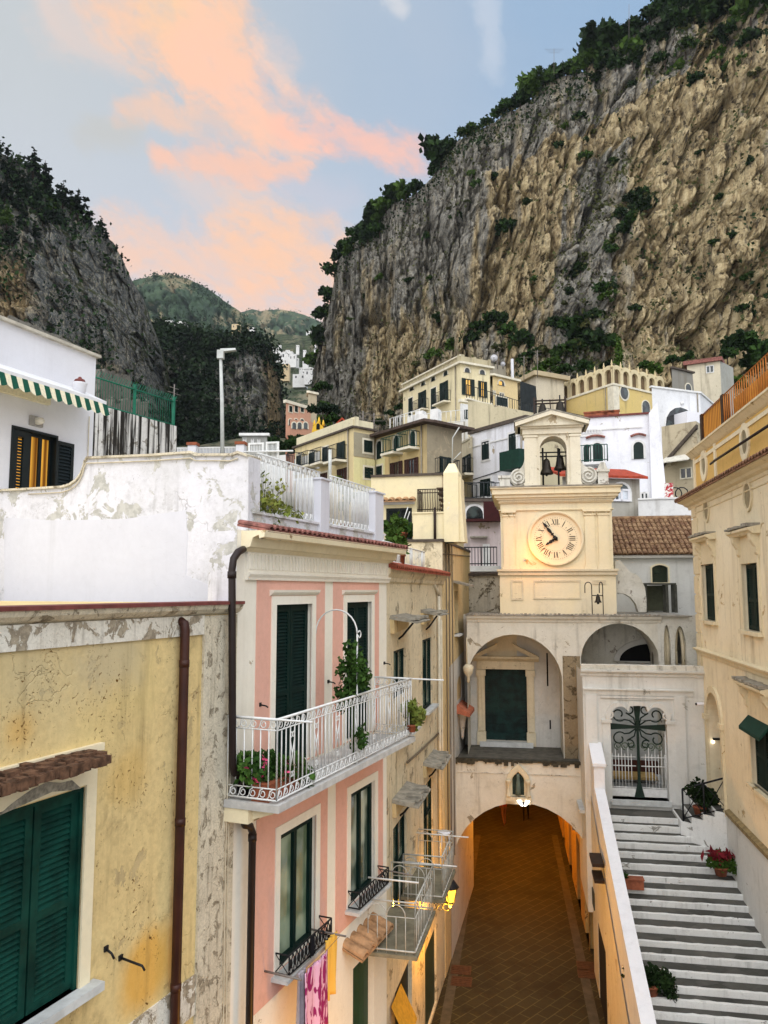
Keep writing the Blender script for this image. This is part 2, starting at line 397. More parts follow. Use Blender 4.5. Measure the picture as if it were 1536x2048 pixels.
# bare patch where the plaster has dropped off above the shutters
ppts = [L.hit(x, y) for x, y in ((-10, 1632), (40, 1610), (100, 1583), (140, 1580), (158, 1576), (140, 1560), (118, 1565), (92, 1563), (60, 1578), (40, 1592), (18, 1608), (0, 1624))]
mb = MB(); mb.prism(L, ppts, .0, .031); mb.build('bare_patch', ROCKY, yh)
hz = LZ(100, 1522); hu = L.U(203, 1510, .3)
mb = MB(); mb.profile(L, [(0, hz-.03), (0, hz+.05), (.14, hz+.03), (.33, hz-.02), (.36, hz-.05), (.3, hz-.06)], wl-.5, hu)
for i in range(34):
    u = wl-.5+(hu-wl+.5)*(i+.2*random.random())/34; mb.box(L, u, u+.07+.05*random.random(), .26+.05*random.random(), .35+.06*random.random(), hz-.08-.03*random.random(), hz-.01+.03*random.random())
    u += .03; nn = .03+.2*random.random(); mb.box(L, u, u+.1, nn, nn+.12, hz-.02, hz+.055-nn*.2+.02*random.random())
mb.build('tile_hood', plain('dark_brick_ledge', '5d4433', .95, 0, .55, 11, .8), yh)
sz = wz0
mb = MB(); mb.box(L, wl-.3, us+.08, -.14, .16, sz-.09, sz); mb.build('sill', STONEW, yh)
# frieze, corner strip and coping
fz = LZ(200, 1287); uc = L.U(402, 1400)
mb = MB(); mb.box(L, -8.5, uc, -.02, .03, fz, ztop-.16); mb.build('frieze', CREAMOLD, yh)
mb = MB(); mb.profile(L, [(-.02, ztop-.17), (-.02, ztop-.02), (.14, ztop-.02), (.12, ztop-.08), (.07, ztop-.13)], -8.5, ue); mb.build('cornice', CORNER, yh)
mb = MB(); mb.box(L, -8.5, ue, -.4, .16, ztop-.02, ztop+.025); mb.build('coping', REDTRIM, yh)
mb = MB(); mb.box(L, uc, ue, -.02, .035, -1, ztop-.17); mb.build('corner_strip', CORNER, yh)
bz = LZ(370, 1962)
mb = MB(); mb.box(L, us+.05, uc, -.02, .022, bz-.5, bz); mb.build('string_course', CREAMOLD, yh)
def blob(F, x, y, rx, ry, k=22, n=.004, seed=1):
    r = random.Random(seed); c = F.hit(x, y); ph = [r.random()*6 for _ in range(3)]
    return [(c[0]+rx*cos(2*pi*i/k)*(1+.14*sin(3*2*pi*i/k+ph[0])+.1*sin(5*2*pi*i/k+ph[1])), c[1]+ry*sin(2*pi*i/k)*(1+.14*sin(2*2*pi*i/k+ph[2])+.1*sin(7*2*pi*i/k))) for i in range(k)]
def bracket(F, x, y, ln, parent, r=.012, drop=.05, name='iron_hook', n0=0.):
    u, z = F.hit(x, y); p = [F.P(u, n0, z), F.P(u, n0+ln, z-drop*.4), F.P(u+.02, n0+ln+.02, z-drop)]
    mb = MB(); mb.tube(p, r, 6); mb.box(F, u-.03, u+.03, n0, n0+.02, z-.03, z+.03); return mb.build(name, IRON, parent)
bracket(L, 211, 1897, .09, yh, .014, .1); bracket(L, 240, 1915, .32, yh, .014, .09)
# brown drainpipe
px_u = L.U(364, 1500, .1)
mb = MB(); zt = LZ(364, 1248, .1)
mb.tube([L.P(px_u, -.05, zt+.02), L.P(px_u, .03, zt+.03), L.P(px_u, .085, zt), L.P(px_u, .1, zt-.09), L.P(px_u, .1, -1)], .062, 12)
for z in np.arange(1, zt, 2.0): mb.tube([L.P(px_u, .1, z), L.P(px_u, .1, z+.09)], .07, 12)
mb.build('drainpipe', BROWNPIPE, yh)
mb = MB(); c1 = L.U(457, 1500, .06)
for dx, zz in ((0, 12.2), (.06, 12.4)): mb.tube([L.P(c1+dx+.1*sin(i*.9)*.2, .06, zz-i*.8) for i in range(14)], .008, 4)
mb.build('cable', plain('pale_cable', 'c8bea6', .7), yh)

# ---------------- pink house
ph = thing('pink_house', L.P(2, 0, 0), 'salmon pink and white house with dark green shutters and a white scrolled balcony', 'house')
def prect(x0, y0, x1, y1): return L.W(x0, y0, x1, y1)
A_u0, A_u1 = L.U(511, 1300), L.U(648, 1300); B_u0, B_u1 = L.U(665, 1300), L.U(757, 1300)
zpt = LZ(511, 1158); zmould = LZ(490, 1157)
zfloor = LZ(549, 1545)
dA = (L.U(549, 1300), L.U(621, 1300)); dB = (L.U(691, 1300), L.U(741, 1300)); dz1 = LZ(621, 1212); dz1b = LZ(741, 1199)
dz1 = (dz1+dz1b)/2
wA = (L.U(557, 1800), L.U(629, 1800)); wB = (L.U(699, 1700), L.U(748, 1700))
wtz = LZ(629, 1637); wbz = LZ(629, 1935); 
wtz = (LZ(629, 1637)+LZ(748, 1553))/2; wbz = LZ(699, 1812)
gA = (L.U(706, 1950), L.U(748, 1950)); gz1 = LZ(748, 1892)
holes = [(dA[0], dA[1], zfloor, dz1), (dB[0], dB[1], zfloor, dz1), (wA[0], wA[1], wbz, wtz), (wB[0], wB[1], wbz, wtz), (gA[0], gA[1], .2, gz1)]
ztopP = LZ(490, 1100)
mb = MB(); mb.wall(L, ue+.002, up1, -1, ztopP+.3, holes, .2); uW = L.U(497, 1000, -.35)+.01; mb.shell(L, uW, up1, -1, ztopP+.3, 8); mb.build('wall', CREAMW, ph); mb = MB(); mb.box(L, ue+.004, uW, -.5, -.004, 6, ztopP+.28)
mb.build('corner_wall', WHITEOLD, ph)
# pink panels
plo_t = LZ(511.6, 1647); plo_b = (LZ(513, 2033)+LZ(672, 1866))/2
plA = (L.U(511.6, 1700), L.U(654, 1650)); plB = (L.U(671.5, 1600), L.U(765, 1600))
plo_tB = LZ(671, 1552.6)
plo_t = (plo_t+plo_tB)/2
for (a, b, z0, z1, hs) in ((A_u0, A_u1, zfloor-.02, zpt, [holes[0]]), (B_u0, B_u1, zfloor-.02, zpt, [holes[1]]),
                           (plA[0], plA[1], plo_b, plo_t, [holes[2]]), (plB[0], plB[1], plo_b, plo_t, [holes[3]])):
    mb = MB(); mb.wall(L, a, b, z0, z1, [h for h in hs], .012, .012)
    for uu in (a, b): mb.quad(L.P(uu, 0, z0), L.P(uu, .012, z0), L.P(uu, .012, z1), L.P(uu, 0, z1))
    mb.build('pink_panel', PINK, ph)
for h in holes[:2]:
    c = (h[0]+h[1])/2
    for a, b in ((h[0]+.02, c-.006), (c+.006, h[1]-.02)): shutter(L, a, b, zfloor+.03, dz1-.03, -.10, ph)
    MB().frame(L, h[0], h[1], zfloor, dz1, .03, -.14, -.06, False).build('shutter_frame', GREEN, ph)
    surround(L, h[0], h[1], zfloor, dz1, .14, ph, CREAMW, .035)
    MB().profile(L, [(0, dz1+.14), (0, dz1+.24), (.09, dz1+.24), (.08, dz1+.2), (.04, dz1+.16)], h[0]-.2, h[1]+.2).build('lintel_moulding', CREAMW, ph)
    dark_room(L, h[0], h[1], zfloor, dz1, -.2, ph)
PGL = glass('pale_reflecting_glass', '4a5a4e', 'a9b5a4', .06); PGL2 = glass('green_reflecting_glass', '5c7058', '93a58c', .08)
for h, g in ((holes[2], PGL2), (holes[3], PGL)):
    casement(L, h[0]+.01, h[1]-.01, wbz+.01, wtz-.01, -.13, ph, GREEN, g, .1, .08)
    surround(L, h[0], h[1], wbz, wtz, .15, ph, CREAMW, .03)
    sill(L, h[0]-.22, h[1]+.22, wbz-.01, ph, STONEW, .3, .06)
    # little iron guard in front of the window
    mb = MB(); z0, z1 = wbz+.03, wbz+.32; nn = .27; a, b = h[0]-.12, h[1]+.12
    for z in (z0, z1):
        mb.tube([L.P(a, .02, z), L.P(a, nn, z), L.P(b, nn, z), L.P(b, .02, z)], .014, 5)
    k = int((b-a)/.12)
    for i in range(k):
        u = a+(b-a)*i/k; v = a+(b-a)*(i+1)/k
        mb.tube([L.P(u, nn, z0), L.P(v, nn, z1)], .009, 4); mb.tube([L.P(v, nn, z0), L.P(u, nn, z1)], .009, 4)
        mb.tube([L.P((u+v)/2+.04*cos(q*pi/4), nn, (z0+z1)/2+.06*sin(q*pi/4)) for q in range(8)], .008, 4, True)
    for e in (a, b):
        mb.tube([L.P(e, .02, z0), L.P(e, nn, z1)], .009, 4); mb.tube([L.P(e, nn, z0), L.P(e, .02, z1)], .009, 4); mb.tube([L.P(e, nn, z0), L.P(e, nn, z1)], .012, 4)
    mb.build('window_guard', IRON, ph)
# ground floor door and its tile hood
dd = MB(); 
for i in range(4): dd.box(L, gA[0]+.02+(gA[1]-gA[0]-.04)*i/4+.005, gA[0]+.02+(gA[1]-gA[0]-.04)*(i+1)/4-.005, -.16, -.12, .2, gz1)
dd.build('door', plain('bottle_green_door', '123a22', .5, 0, .2, 3), ph); dark_room(L, gA[0], gA[1], .2, gz1, -.2, ph)
tb = MB(); th0, th1 = L.U(704, 1900, .2), L.U(768, 1860, .2)
tile_roof_strip(L, th0, th1, LZ(735, 1868, .1)+.12, .42, .16, tb, .13)
tb.build('tile_hood', plain('pale_clay_tile', 'a8835f', .9, 0, .3, 6, .4), ph)
# fluted band, mouldings, cornice, red tile eave
zf1 = LZ(490, 1103); zf0 = LZ(490, 1144)
mb = MB(); k = int((up1-up0)/.11)
mb.box(L, up0, up1+.02, -.02, .04, zf0, zf1)
for i in range(k):
    u = up0+.06+(up1-up0-.1)*i/k; mb.box(L, u, u+.055, .03, .062, zf0+.05, zf1-.03)
mb.build('fluted_band', CREAMW, ph)
mb = MB(); mb.profile(L, [(-.02, zmould-.02), (-.02, zf0), (.09, zf0), (.09, zf0-.03), (.06, zmould+.02), (.05, zmould-.02)], up0, up1+.04); mb.build('string_moulding', CREAMW, ph)
ce = .42; zc0 = zf1; zc1 = LZ(640, 1075, ce)
mb = MB(); mb.profile(L, [(-.3, zc0), (.05, zc0), (.10, zc0+.05), (.16, zc0+.07), (.2, zc0+.2), (.30, zc0+.24), (.32, zc1-.12), (.40, zc1-.1), (.42, zc1), (-.3, zc1)], up0-.12, up1+.15)
mb.build('cornice', CREAM, ph)
# broken plaster at the left end of the cornice
mb = MB(); mb.prism(L, [(up0-.1, zc0+.3), (up0+.7, zc0+.25), (up0+.55, zc0+.36), (up0+.5, zc1-.12), (up0+.25, zc1-.1), (up0-.1, zc1-.13)], .3, .335); mb.build('broken_plaster', ROCKY, ph)
mb = MB(); tile_roof_strip(L, up0-.05, up1+.2, zc1+.13, .56, .10, mb, .075, -.12); mb.build('tile_eave', REDTILE, ph)
# roof terrace: low wall, pillars, railings
TB = L.off(-.35); tz0 = zc1+.02
tzr = TB.Z(560, 1036); tzp = TB.Z(640, 957)
tzp1 = TB.Z(505, 918)
mb = MB(); mb.box(TB, TB.U(505, 1000), TB.U(768, 1050), -.22, 0, tz0-.1, tzr); mb.box(TB, TB.U(505, 1000), TB.U(768, 1050), -.24, .04, tzr, tzr+.04)
mb.build('terrace_wall', WHITEOLD, ph)
for xa, xb, yy in ((642, 659, 958), (751, 767, 985)):
    ua, ub = TB.U(xa, 1000, .06), TB.U(xb, 1000, .06); zt = TB.Z(xa, yy, .06)
    mb = MB(); mb.box(TB, ua, ub, -.5, .06, tz0-.1, zt); mb.box(TB, ua-.03, ub+.05, -.53, .09, zt, zt+.035); mb.build('terrace_pillar', WHITENEW, ph)
for xa, xb in ((514, 640), (659, 750)):
    ua, ub = TB.U(xa, 990, -.1), TB.U(xb, 990, -.1); mb = MB(); nn = -.1; za, zb = tzr+.07, tzr+.07+.98
    for z in (za, zb): mb.tube([TB.P(ua, nn, z), TB.P(ub, nn, z)], .016, 5)
    k = max(4, int((ub-ua)/.17)); w_ = (ub-ua)/k
    for i in range(k):
        c = ua+w_*(i+.5); r = w_*.36
        for e in (-1, 1): mb.tube([TB.P(c+e*r, nn, za+.12), TB.P(c+e*r, nn, zb-.12)], .012, 4)
        mb.tube([TB.P(c+r*cos(pi*q/8), nn, zb-.12+.11*sin(pi*q/8)) for q in range(9)], .012, 4)
        mb.tube([TB.P(c+r*cos(pi*q/8), nn, za+.12-.11*sin(pi*q/8)) for q in range(9)], .012, 4)
        mb.tube([TB.P(c, nn, za), TB.P(c, nn, zb-.02)], .009, 4)
    mb.build('terrace_railing', WHITEIRON, ph)

# party wall: stands across the roofs, facing the bridge
W = Perp(L, L.U(497, 1000, -.35), -.35)
def WH(x, y): return W.hit(x, y)
prof = [(497, 1230), (497, 913), (478, 906), (465, 911), (392, 911), (384, 906), (300, 912), (176, 917), (171, 925), (168, 938), (163, 950), (154, 962), (142, 970), (126, 975), (60, 979), (-60, 985), (-60, 1230)]
P2 = [WH(x, y) for x, y in prof]; zb = min(p[1] for p in P2)-1.2
P2[0] = (P2[0][0], zb); P2[-1] = (P2[-1][0], zb)
mb = MB(); mb.prism(W, P2, -.36, 0)
pw = mb.build('party_wall', WHITEOLD, ph, 'stained white wall with a curved step in its top')
mb = MB(); ptc = [WH(x, y) for x, y in ((9, 1035), (110, 1041), (250, 1038), (372, 1020), (375, 1075), (372, 1150), (452, 1185), (452, 1230), (9, 1250))]
mb.prism(W, ptc, .0, .006); mb.build('painted_patch', WHITENEW, ph)
mb = MB(); cp = [WH(x, y) for x, y in prof[1:-1]]
for (a, b) in zip(cp[:-1], cp[1:]):
    mb.hexa([W.P(a[0], -.40, a[1]-.01), W.P(b[0], -.40, b[1]-.01), W.P(b[0], .05, b[1]-.01), W.P(a[0], .05, a[1]-.01),
             W.P(a[0], -.40, a[1]+.03), W.P(b[0], -.40, b[1]+.03), W.P(b[0], .05, b[1]+.03), W.P(a[0], .05, a[1]+.03)])
mb.build('wall_coping', CORNER, ph)
mb = MB(); mb.tube([W.P(*((lambda q: (q[0], .03, q[1]-.09))(WH(x, y)))) for x, y in prof[2:-2]], .012, 5); mb.build('cable', plain('pale_cable', 'c8bea6', .7), ph)

# dark drainpipe between the two houses
mb = MB()
pts = [(488, 1098, -.15), (486, 1099, .1), (476, 1104, .16), (467, 1118, .16), (464, 1140, .16), (465, 1530, .16), (468, 1545, .16), (484, 1556, .16), (486, 1565, .16), (487, 1640, .16), (490, 1650, .16), (500, 1652, .16), (505, 1665, .16)]
pp = [L.P(L.U(x, y, n), n, LZ(x, y, n)) for x, y, n in pts]; pp.append(Vector((pp[-1].x, pp[-1].y, -1)))
mb.tube(pp, .055, 10)
for q in (4, 7, 12): mb.tube([pp[q]-Vector((0, 0, .02)), pp[q]-Vector((0, 0, .12))], .065, 10)
mb.build('drainpipe', plain('dark_drainpipe', '241916', .5, 0, .2, 3), ph)

# ---------------- balcony of the pink house
def find_n(xo, yo, xw, yw):
    best = None
    for i in range(40, 160):
        n = i/100; e = abs(L.U(xo, yo, n)-L.U(xw, yw, 0))
        if best is None or e < best[0]: best = (e, n)
    return best[1]
bn = .85
ba, bb = L.U(553, 1575, bn), L.U(822, 1400, bn)
bz0 = zfloor-.06
zrail = LZ(553, 1440, bn)
bal = MB(); bal.box(L, ba-.06, bb+.06, -.02, bn+.07, bz0-.10, bz0); bal.build('balcony_slab', plain('grey_white_slab', 'b9b8b4', .8, 0, .15, 4, .2), ph)
mb = MB()
for i in range(7):
    u = ba+.15+(bb-ba-.4)*i/6; mb.prism(Perp(L, u), [(0, bz0-.36), (0, bz0-.1), (-bn+.08, bz0-.1), (-bn+.1, bz0-.16), (-.25, bz0-.32)], -.07, .07)
mb.build('balcony_bracket', CREAM, ph)
mb = MB(); mb.box(L, ba-.04, bb+.04, 0, bn*.5, bz0-.30, bz0-.10); mb.build('balcony_soffit', CREAM, ph)
rl = MB()
def rail_run(p, q, mb, deco=True):
    """white scrolled railing from p to q, each (u, n)"""
    p = Vector(p); q = Vector(q); ln = (q-p).length; d = (q-p)/ln
    X = lambda s, z: L.P(p.x+d.x*s, p.y+d.y*s, z)
    z0, z1 = bz0+.05, zrail; zb2, zt2 = z0+.15, z1-.15
    for z, r in ((z0, .014), (zb2, .010), (zt2, .010), (z1, .022)): mb.tube([X(0, z), X(ln, z)], r, 5)
    k = max(2, int(round(ln/.125))); s = ln/k
    for i in range(k+1):
        deco_here = deco and i % 6 in (3,)
        mb.tube([X(i*s, zb2), X(i*s, zt2)], .0095, 4)
        if i % 6 == 0: mb.tube([X(i*s, z0), X(i*s, z1)], .013, 4)
        if deco_here and i < k:
            a = i*s; b = a+s; h = (zt2-zb2)
            mb.tube([X(a, zb2+.2), X(b, zt2-.2)], .009, 4); mb.tube([X(b, zb2+.2), X(a, zt2-.2)], .009, 4)
            for zc in (zb2+.12, zt2-.12):
                for cc in (a+s*.27, b-s*.27):
                    mb.tube([X(cc+s*.22*cos(2*pi*w/8), zc+s*.3*sin(2*pi*w/8)) for w in range(8)], .008, 4, True)
    m = max(1, int(round(ln/.17))); s = ln/m
    for (za, zb) in ((z0, zb2), (zt2, z1)):
        c = (za+zb)/2; r = (zb-za)*.42
        for i in range(m):
            o = s*(i+.5); pts = []
            for t in range(15):
                a = pi*.5+t/14*2.6*pi; rr = r*(1-.62*t/14)
                pts.append(X(o+s*.12+rr*cos(a)*.9, c+rr*sin(a)))
            mb.tube([X(o-s*.48, za+.01)]+[X(o-s*.3, za+.03), X(o-s*.15, c+r*.7)]+pts, .0085, 4)
rail_run((ba, bn), (bb, bn), rl); rail_run((ba, .05), (ba, bn), rl, False); rail_run((bb, .05), (bb, bn), rl, False)
rl.tube([L.P(ba, 0, zrail), L.P(ba, bn+.55, zrail)], .016, 5); rl.tube([L.P(bb, 0, zrail), L.P(bb, bn+.7, zrail)], .016, 5)
rl.build('balcony_railing', WHITEIRON, ph)
BAL = (ba, bb, bn)
# curved pole on the railing
pu = L.U(714, 1380, bn); zt = LZ(720, 1268, bn)
mb = MB(); wu = pu+.05
arc = [L.P(pu+(wu-pu)*q/12, bn-(bn-.02)*(1-cos(pi*q/12))/2, zt+.42*sin(pi*q/12)) for q in range(13)]
mb.tube([L.P(pu, bn, bz0)]+[L.P(pu, bn, zt)], .016, 5); mb.tube(arc, .014, 5)
mb.tube([L.P(pu+.05+.06*cos(a), bn+.02, zt+.0+.06*sin(a)) for a in np.linspace(pi*.8, -pi*.9, 9)], .012, 5)
mb.build('balcony_pole', WHITEIRON, ph)
mb = MB(); mb.tube([L.P(L.U(600, 1960, .1), 0, LZ(548, 1942, .1)), L.P(L.U(600, 1960, .1), .9, LZ(548, 1942, .1)-.02)], .02, 6); 
for x, y in ((519, 1409), (656, 1363), (768, 1326)): bracket(L, x, y, .12, ph, .012, .04, 'shutter_stop')
rod = MB(); ru = L.U(775, 1742, .2); rod.tube([L.P(ru, 0, LZ(760, 1735)), L.P(ru, .75, LZ(760, 1735)-.03)], .016, 5); rod.build('drying_rod', plain('grey_metal_rod', '77706a', .5), ph)

# ---------------- white house behind, with the striped awning
V = Fr(at(100, 1180, 16).xy, 22.25)
wh = thing('white_house', V.P(0, 0, 8), 'white house with a green striped awning over a lit window', 'house')
vr = V.U(187, 850); va = V.U(-90, 850)
hw = (V.U(20, 950), V.U(110, 950), V.Z(60, 978)-.35, V.Z(60, 862))
zra = V.Z(-90, 605); zrb = V.Z(193, 716)
mb = MB(); mb.wall(V, va, vr, 6, zrb-.9, [hw], .25)
P = V.P
zq = zrb-.9; zl = V.Z(0, 642); zq2 = zrb
# the front above: its top follows the roof slope (descends along the house)
mb.add([P(va, 0, zq), P(vr, 0, zq), P(vr, 0, zrb), P(va, 0, zra)], [(0, 1, 2, 3)])
mb.shell(V, va, vr, 6, zrb-.02, 7)
mb.add([P(va, -7, zrb), P(vr, -7, zrb), P(va, -7, zra), P(va, 0, zrb), P(va, 0, zra), P(vr, 0, zrb)], [(0, 1, 2), (3, 0, 2, 4), (4, 2, 1, 5)])
mb.build('wall', WHITECLEAN, wh)
mb = MB(); mb.hexa([P(va, -7.1, zra), P(vr+.06, -7.1, zrb), P(vr+.06, .1, zrb), P(va, .1, zra), P(va, -7.1, zra+.06), P(vr+.06, -7.1, zrb+.06), P(vr+.06, .1, zrb+.06), P(va, .1, zra+.06)])
mb.build('roof', plain('pale_roof_edge', 'b9b3a4', .8, 0, .2, 3, .2), wh)
# window: left shutter shut, lit gap, right shutter folded out on the wall
BLK = plain('black_green_paint', '10191a', .5, 0, .2, 4, .05)
hu0, hu1, hz0, hz1 = hw; g1 = hu0+(hu1-hu0)*.40
LITW = emit('lamp_lit_room', 'e8a83a', .7)
t = NT('amber_curtain'); wv = t.n.new('ShaderNodeTexWave'); wv.inputs['Scale'].default_value = 3.5; wv.inputs['Distortion'].default_value = 3; t.l.new(t.map(t.co, (1, 1, .04)), wv.inputs['Vector']); cc_ = t.mix(wv.outputs[0], lin('5a3208'), lin('d9a03c')); t.put(t.b.inputs['Emission Color'], cc_); t.b.inputs['Emission Strength'].default_value = .6; CURT = t.out(cc_, .9)
sh = MB(); fr = .07
sh.frame(V, hu0, g1, hz0, hz1, .16, -.06, -.01)
sn = 16
for i in range(sn):
    z = hz0+.35+(hz1-hz0-.55)*i/sn; sh.box(V, hu0+.1, g1-.1, -.05, -.03, z, z+.045)
sh.build('shutter', BLK, wh)
casement(V, g1+.02, hu1-.02, hz0, hz1, -.14, wh, BLK, CURT, .08, .06)
MB().box(V, hu0, hu1, -.9, -.86, hz0, hz1).build('lit_room', LITW, wh)
sv0, sv1 = V.U(111, 920, .06), V.U(147, 920, .06)
shutter(V, sv0, sv1, hz0, V.Z(128, 884, .06), .03, wh, BLK, .04, .07, False)
MB().frame(V, hu0-.02, hu1+.02, hz0, hz1+.03, .05, -.1, .03).build('shutter_frame', BLK, wh)
# awning
an = .75; au0 = V.U(-70, 760, an); au1 = V.U(212, 832, an); az = V.Z(212, 812, an); azw = az+.34
mb = MB(); mb.hexa([P(au0, 0, azw), P(au1, 0, azw), P(au1, an, az+.02), P(au0, an, az+.02), P(au0, 0, azw+.1), P(au1, 0, azw+.1), P(au1, an, az+.1), P(au0, an, az+.1)])
aw = mb.build('awning', plain('white_awning_case', 'dcdcdc', .6, 0, .05, 5), wh)
SA = plain('cream_awning_cloth', 'dfd6b8', .9, 0, .1, 20, .1); SB = plain('green_awning_cloth', '0f4a38', .9, 0, .15, 20, .1)
k = 26; st = (au1-au0)/k
for mat, par in ((SA, 0), (SB, 1)):
    mb = MB()
    for i in range(k):
        if i % 2 != par: continue
        a = au0+st*i; b = a+st; vs = []
        for q in range(7):
            u = a+(b-a)*q/6; e = .05*(abs(sin(pi*((i+q/6)/2.))))
            vs += [P(u, an+.01, az+.03), P(u, an+.10, az-.20-e)]
        for q in range(6):
            j = q*2; mb.add([vs[j], vs[j+2], vs[j+3], vs[j+1]], [(0, 1, 2, 3)])
    mb.build('awning_valance', mat, aw)
mb = MB(); mb.box(V, au0+.5, au1-.9, .0, .10, az-.12, az+.02); mb.build('awning_mount', plain('cream_awning_cloth', 'dfd6b8'), aw)
lu, lz = V.hit(70, 843); mb = MB(); mb.box(V, lu-.16, lu+.16, 0, .06, lz-.1, lz+.1); 
lp = mb.build('wall_lamp', plain('grey_lamp_case', '9a9792', .5), wh)
MB().ball(V.P(lu, .1, lz), (.13, .06, .08)).build('lamp_glass', plain('frosted_lamp_glass', 'cfcabd', .3), lp)
cb = V.U(176, 900, .03); mb = MB(); mb.tube([P(cb, .03, V.Z(176, 970)), P(cb, .03, V.Z(176, 833))], .012, 5); mb.build('cable', plain('pale_cable', 'c8bea6'), wh)
pv = thing('flower_pot', V.P(V.U(176, 815, an), an-.25, az+.12), 'small white pot with a dark lid standing on the awning case', 'pot')
pc = V.P(V.U(176, 815, an), an-.25, az+.1)
MB().lathe(pc, [(.10, 0), (.15, .28), (.16, .30), (.13, .30)], 12).build('pot', WHITECLEAN, pv)
MB().lathe(pc+Vector((0, 0, .30)), [(.13, 0), (.10, .07), (.04, .1), (.03, .13)], 10).build('lid', REDTRIM, pv)

# retaining wall with the green fence, behind the white house
G = Fr(at(284, 1180, 27).xy, 27)
ga, gb = G.U(186, 850), G.U(354, 870); gt = G.Z(300, 838)
STREAKY = stucco('black_streaked_white_wall', 'd9d7d2', 'c2c0b8', .8, '26231f', 1.3, .45, '9a958a', .5, '3a362e', .2, .4, 1.3, 1.3, .25, 11.0, None, (), True)
gw = MB().box(G, ga-1.5, gb, -1.2, 0, 6, gt).build('garden_wall', STREAKY); tagit(gw, 'high white garden wall streaked black with damp', 'wall')
GRF = plain('green_fence_paint', '126a50', .5, 0, .2, 5, .05)
gf = thing('green_fence', G.P(ga, -.2, gt), 'bright green metal fence on top of the black streaked wall', 'fence')
mb = MB(); fh = 1.05
for z in (.08, fh-.08): mb.tube([G.P(ga-.6, -.2, gt+z), G.P(gb, -.2, gt+z)], .03, 4)
k = 40
for i in range(k+1): u = ga-.6+(gb-ga+.6)*i/k; mb.tube([G.P(u, -.2, gt), G.P(u, -.2, gt+fh-.1), G.P(u, -.05, gt+fh+.12)], .011, 4)
mb.build('bar_panel', GRF, gf)
for u in (ga-.6, (ga+gb)/2, gb): MB().box(G, u-.04, u+.04, -.24, -.16, gt, gt+fh+.1).build('post', GRF, gf)
u = G.U(347, 830, -.4)
mb = MB(); mb.tube([G.P(u, -.4, gt), G.P(u, -.4, G.Z(347, 768, -.4))], .025, 5)
for dz, w_ in ((.15, .25), (.35, .35), (.6, .2)): zz = G.Z(347, 768, -.4)-dz; mb.tube([G.P(u-w_, -.4, zz), G.P(u+w_, -.4, zz)], .012, 4)
tagit(mb.build('television_antenna', plain('grey_metal_rod', '77706a')), 'grey aerial mast beside the green fence', 'antenna')

# white lamp post, small terrace fence
lp = at(447, 905, 30)
sl_ = thing('street_lamp', (lp.x, lp.y, lp.z-1.5), 'tall white lamp post standing in front of the dark wooded hill', 'street lamp')
tp = at(441, 706, 30)
mb = MB(); mb.tube([Vector((lp.x, lp.y, lp.z-1.5)), Vector((lp.x+(tp.x-lp.x)*.5, lp.y, (lp.z+tp.z)/2)), tp], [.085, .075, .06], 8)
GREYW = plain('pale_grey_metal', 'b7bab5', .5, 0, .1, 5, .05)
pole = mb.build('pole', GREYW, sl_)
mb = MB(); mb.box(Fr(tp.xy, 90), -.12, .14, -.12, .12, tp.z-.25, tp.z+.1); mb.build('bracket', GREYW, sl_)
mb = MB(); hp = at(452, 702, 30); Fh = Fr(tp.xy, 90)
mb.hexa([Fh.P(.0, -.12, tp.z+.02), Fh.P(.62, -.1, tp.z+.1), Fh.P(.62, .1, tp.z+.1), Fh.P(.0, .12, tp.z+.02), Fh.P(.0, -.08, tp.z+.16), Fh.P(.6, -.06, tp.z+.19), Fh.P(.6, .06, tp.z+.19), Fh.P(.0, .08, tp.z+.16)])
mb.build('lamp_head', GREYW, sl_)
Tf = Fr(at(420, 1180, 31).xy, 95); 
tf = thing('terrace_fence', Tf.P(0, 0, Tf.Z(420, 915)), 'low white terrace fence with blue slats between brick capped posts', 'fence')
a, b = Tf.U(352, 905), Tf.U(486, 905); z0, z1 = Tf.Z(420, 925), Tf.Z(420, 895)
mb = MB()
for z in (z0+.1, z1): mb.box(Tf, a, b, -.02, .02, z-.03, z+.02)
k = 46
for i in range(k+1): u = a+(b-a)*i/k; mb.box(Tf, u-.018, u+.018, -.015, .015, z0, z1)
mb.build('bar_panel', WHITEIRON, tf)
MB().box(Tf, a, b, -.12, -.08, z0, z1-.05).build('slat_screen', plain('blue_screen', '7d86a8', .7), tf)
for x in (386, 482):
    u = Tf.U(x, 900); p_ = MB().box(Tf, u-.17, u+.17, -.17, .17, z0, z1+.08).build('post', WHITECLEAN, tf)
    MB().box(Tf, u-.21, u+.21, -.21, .21, z1+.08, z1+.2).build('brick_cap', plain('terracotta', '8d5138', .85, 0, .25), p_)

# ================================================================== weathered ochre houses further up the left side
OCH = stucco('weathered_ochre_grey_plaster', 'dccfb0', 'c3b698', .8, '6b6048', .75, .34, 'b0a58c', .6, '6a5b3c', .3, .4, 1.1, 1.3, .3, 12.0, '857a64')
OCH2 = stucco('streaked_ochre_plaster', 'd4be8e', 'c6b086', .8, '6a5c42', .7, .15, 'b3a07a', .3, '715d36', .2, .35, 1.0, 1.0, .25, 13.0)
LEMON = stucco('pale_lemon_plaster', 'e6d9b0', 'e0d4b6', .8, 'a08c5c', .22, .1, 'e9e2d0', .1, '9c8654', 0, .2, .6, .9, .12, 14.0)
GREYCAP = plain('dark_roof_edging', '4f463e', .85, 0, .25, 5, .3)
FLAG = plain('grey_slate_slab', '8f8a7d', .9, 0, .3, 6, .5)
O = Fr(L.P(up1, -.06, 0).xy, 13.0)
oz = O.Z(830, 1143); ou = O.U(884, 1150)
oh = thing('ochre_house', O.P(4, 0, 0), 'weathered ochre and grey house with crumbling window hoods and white iron balconies', 'house')
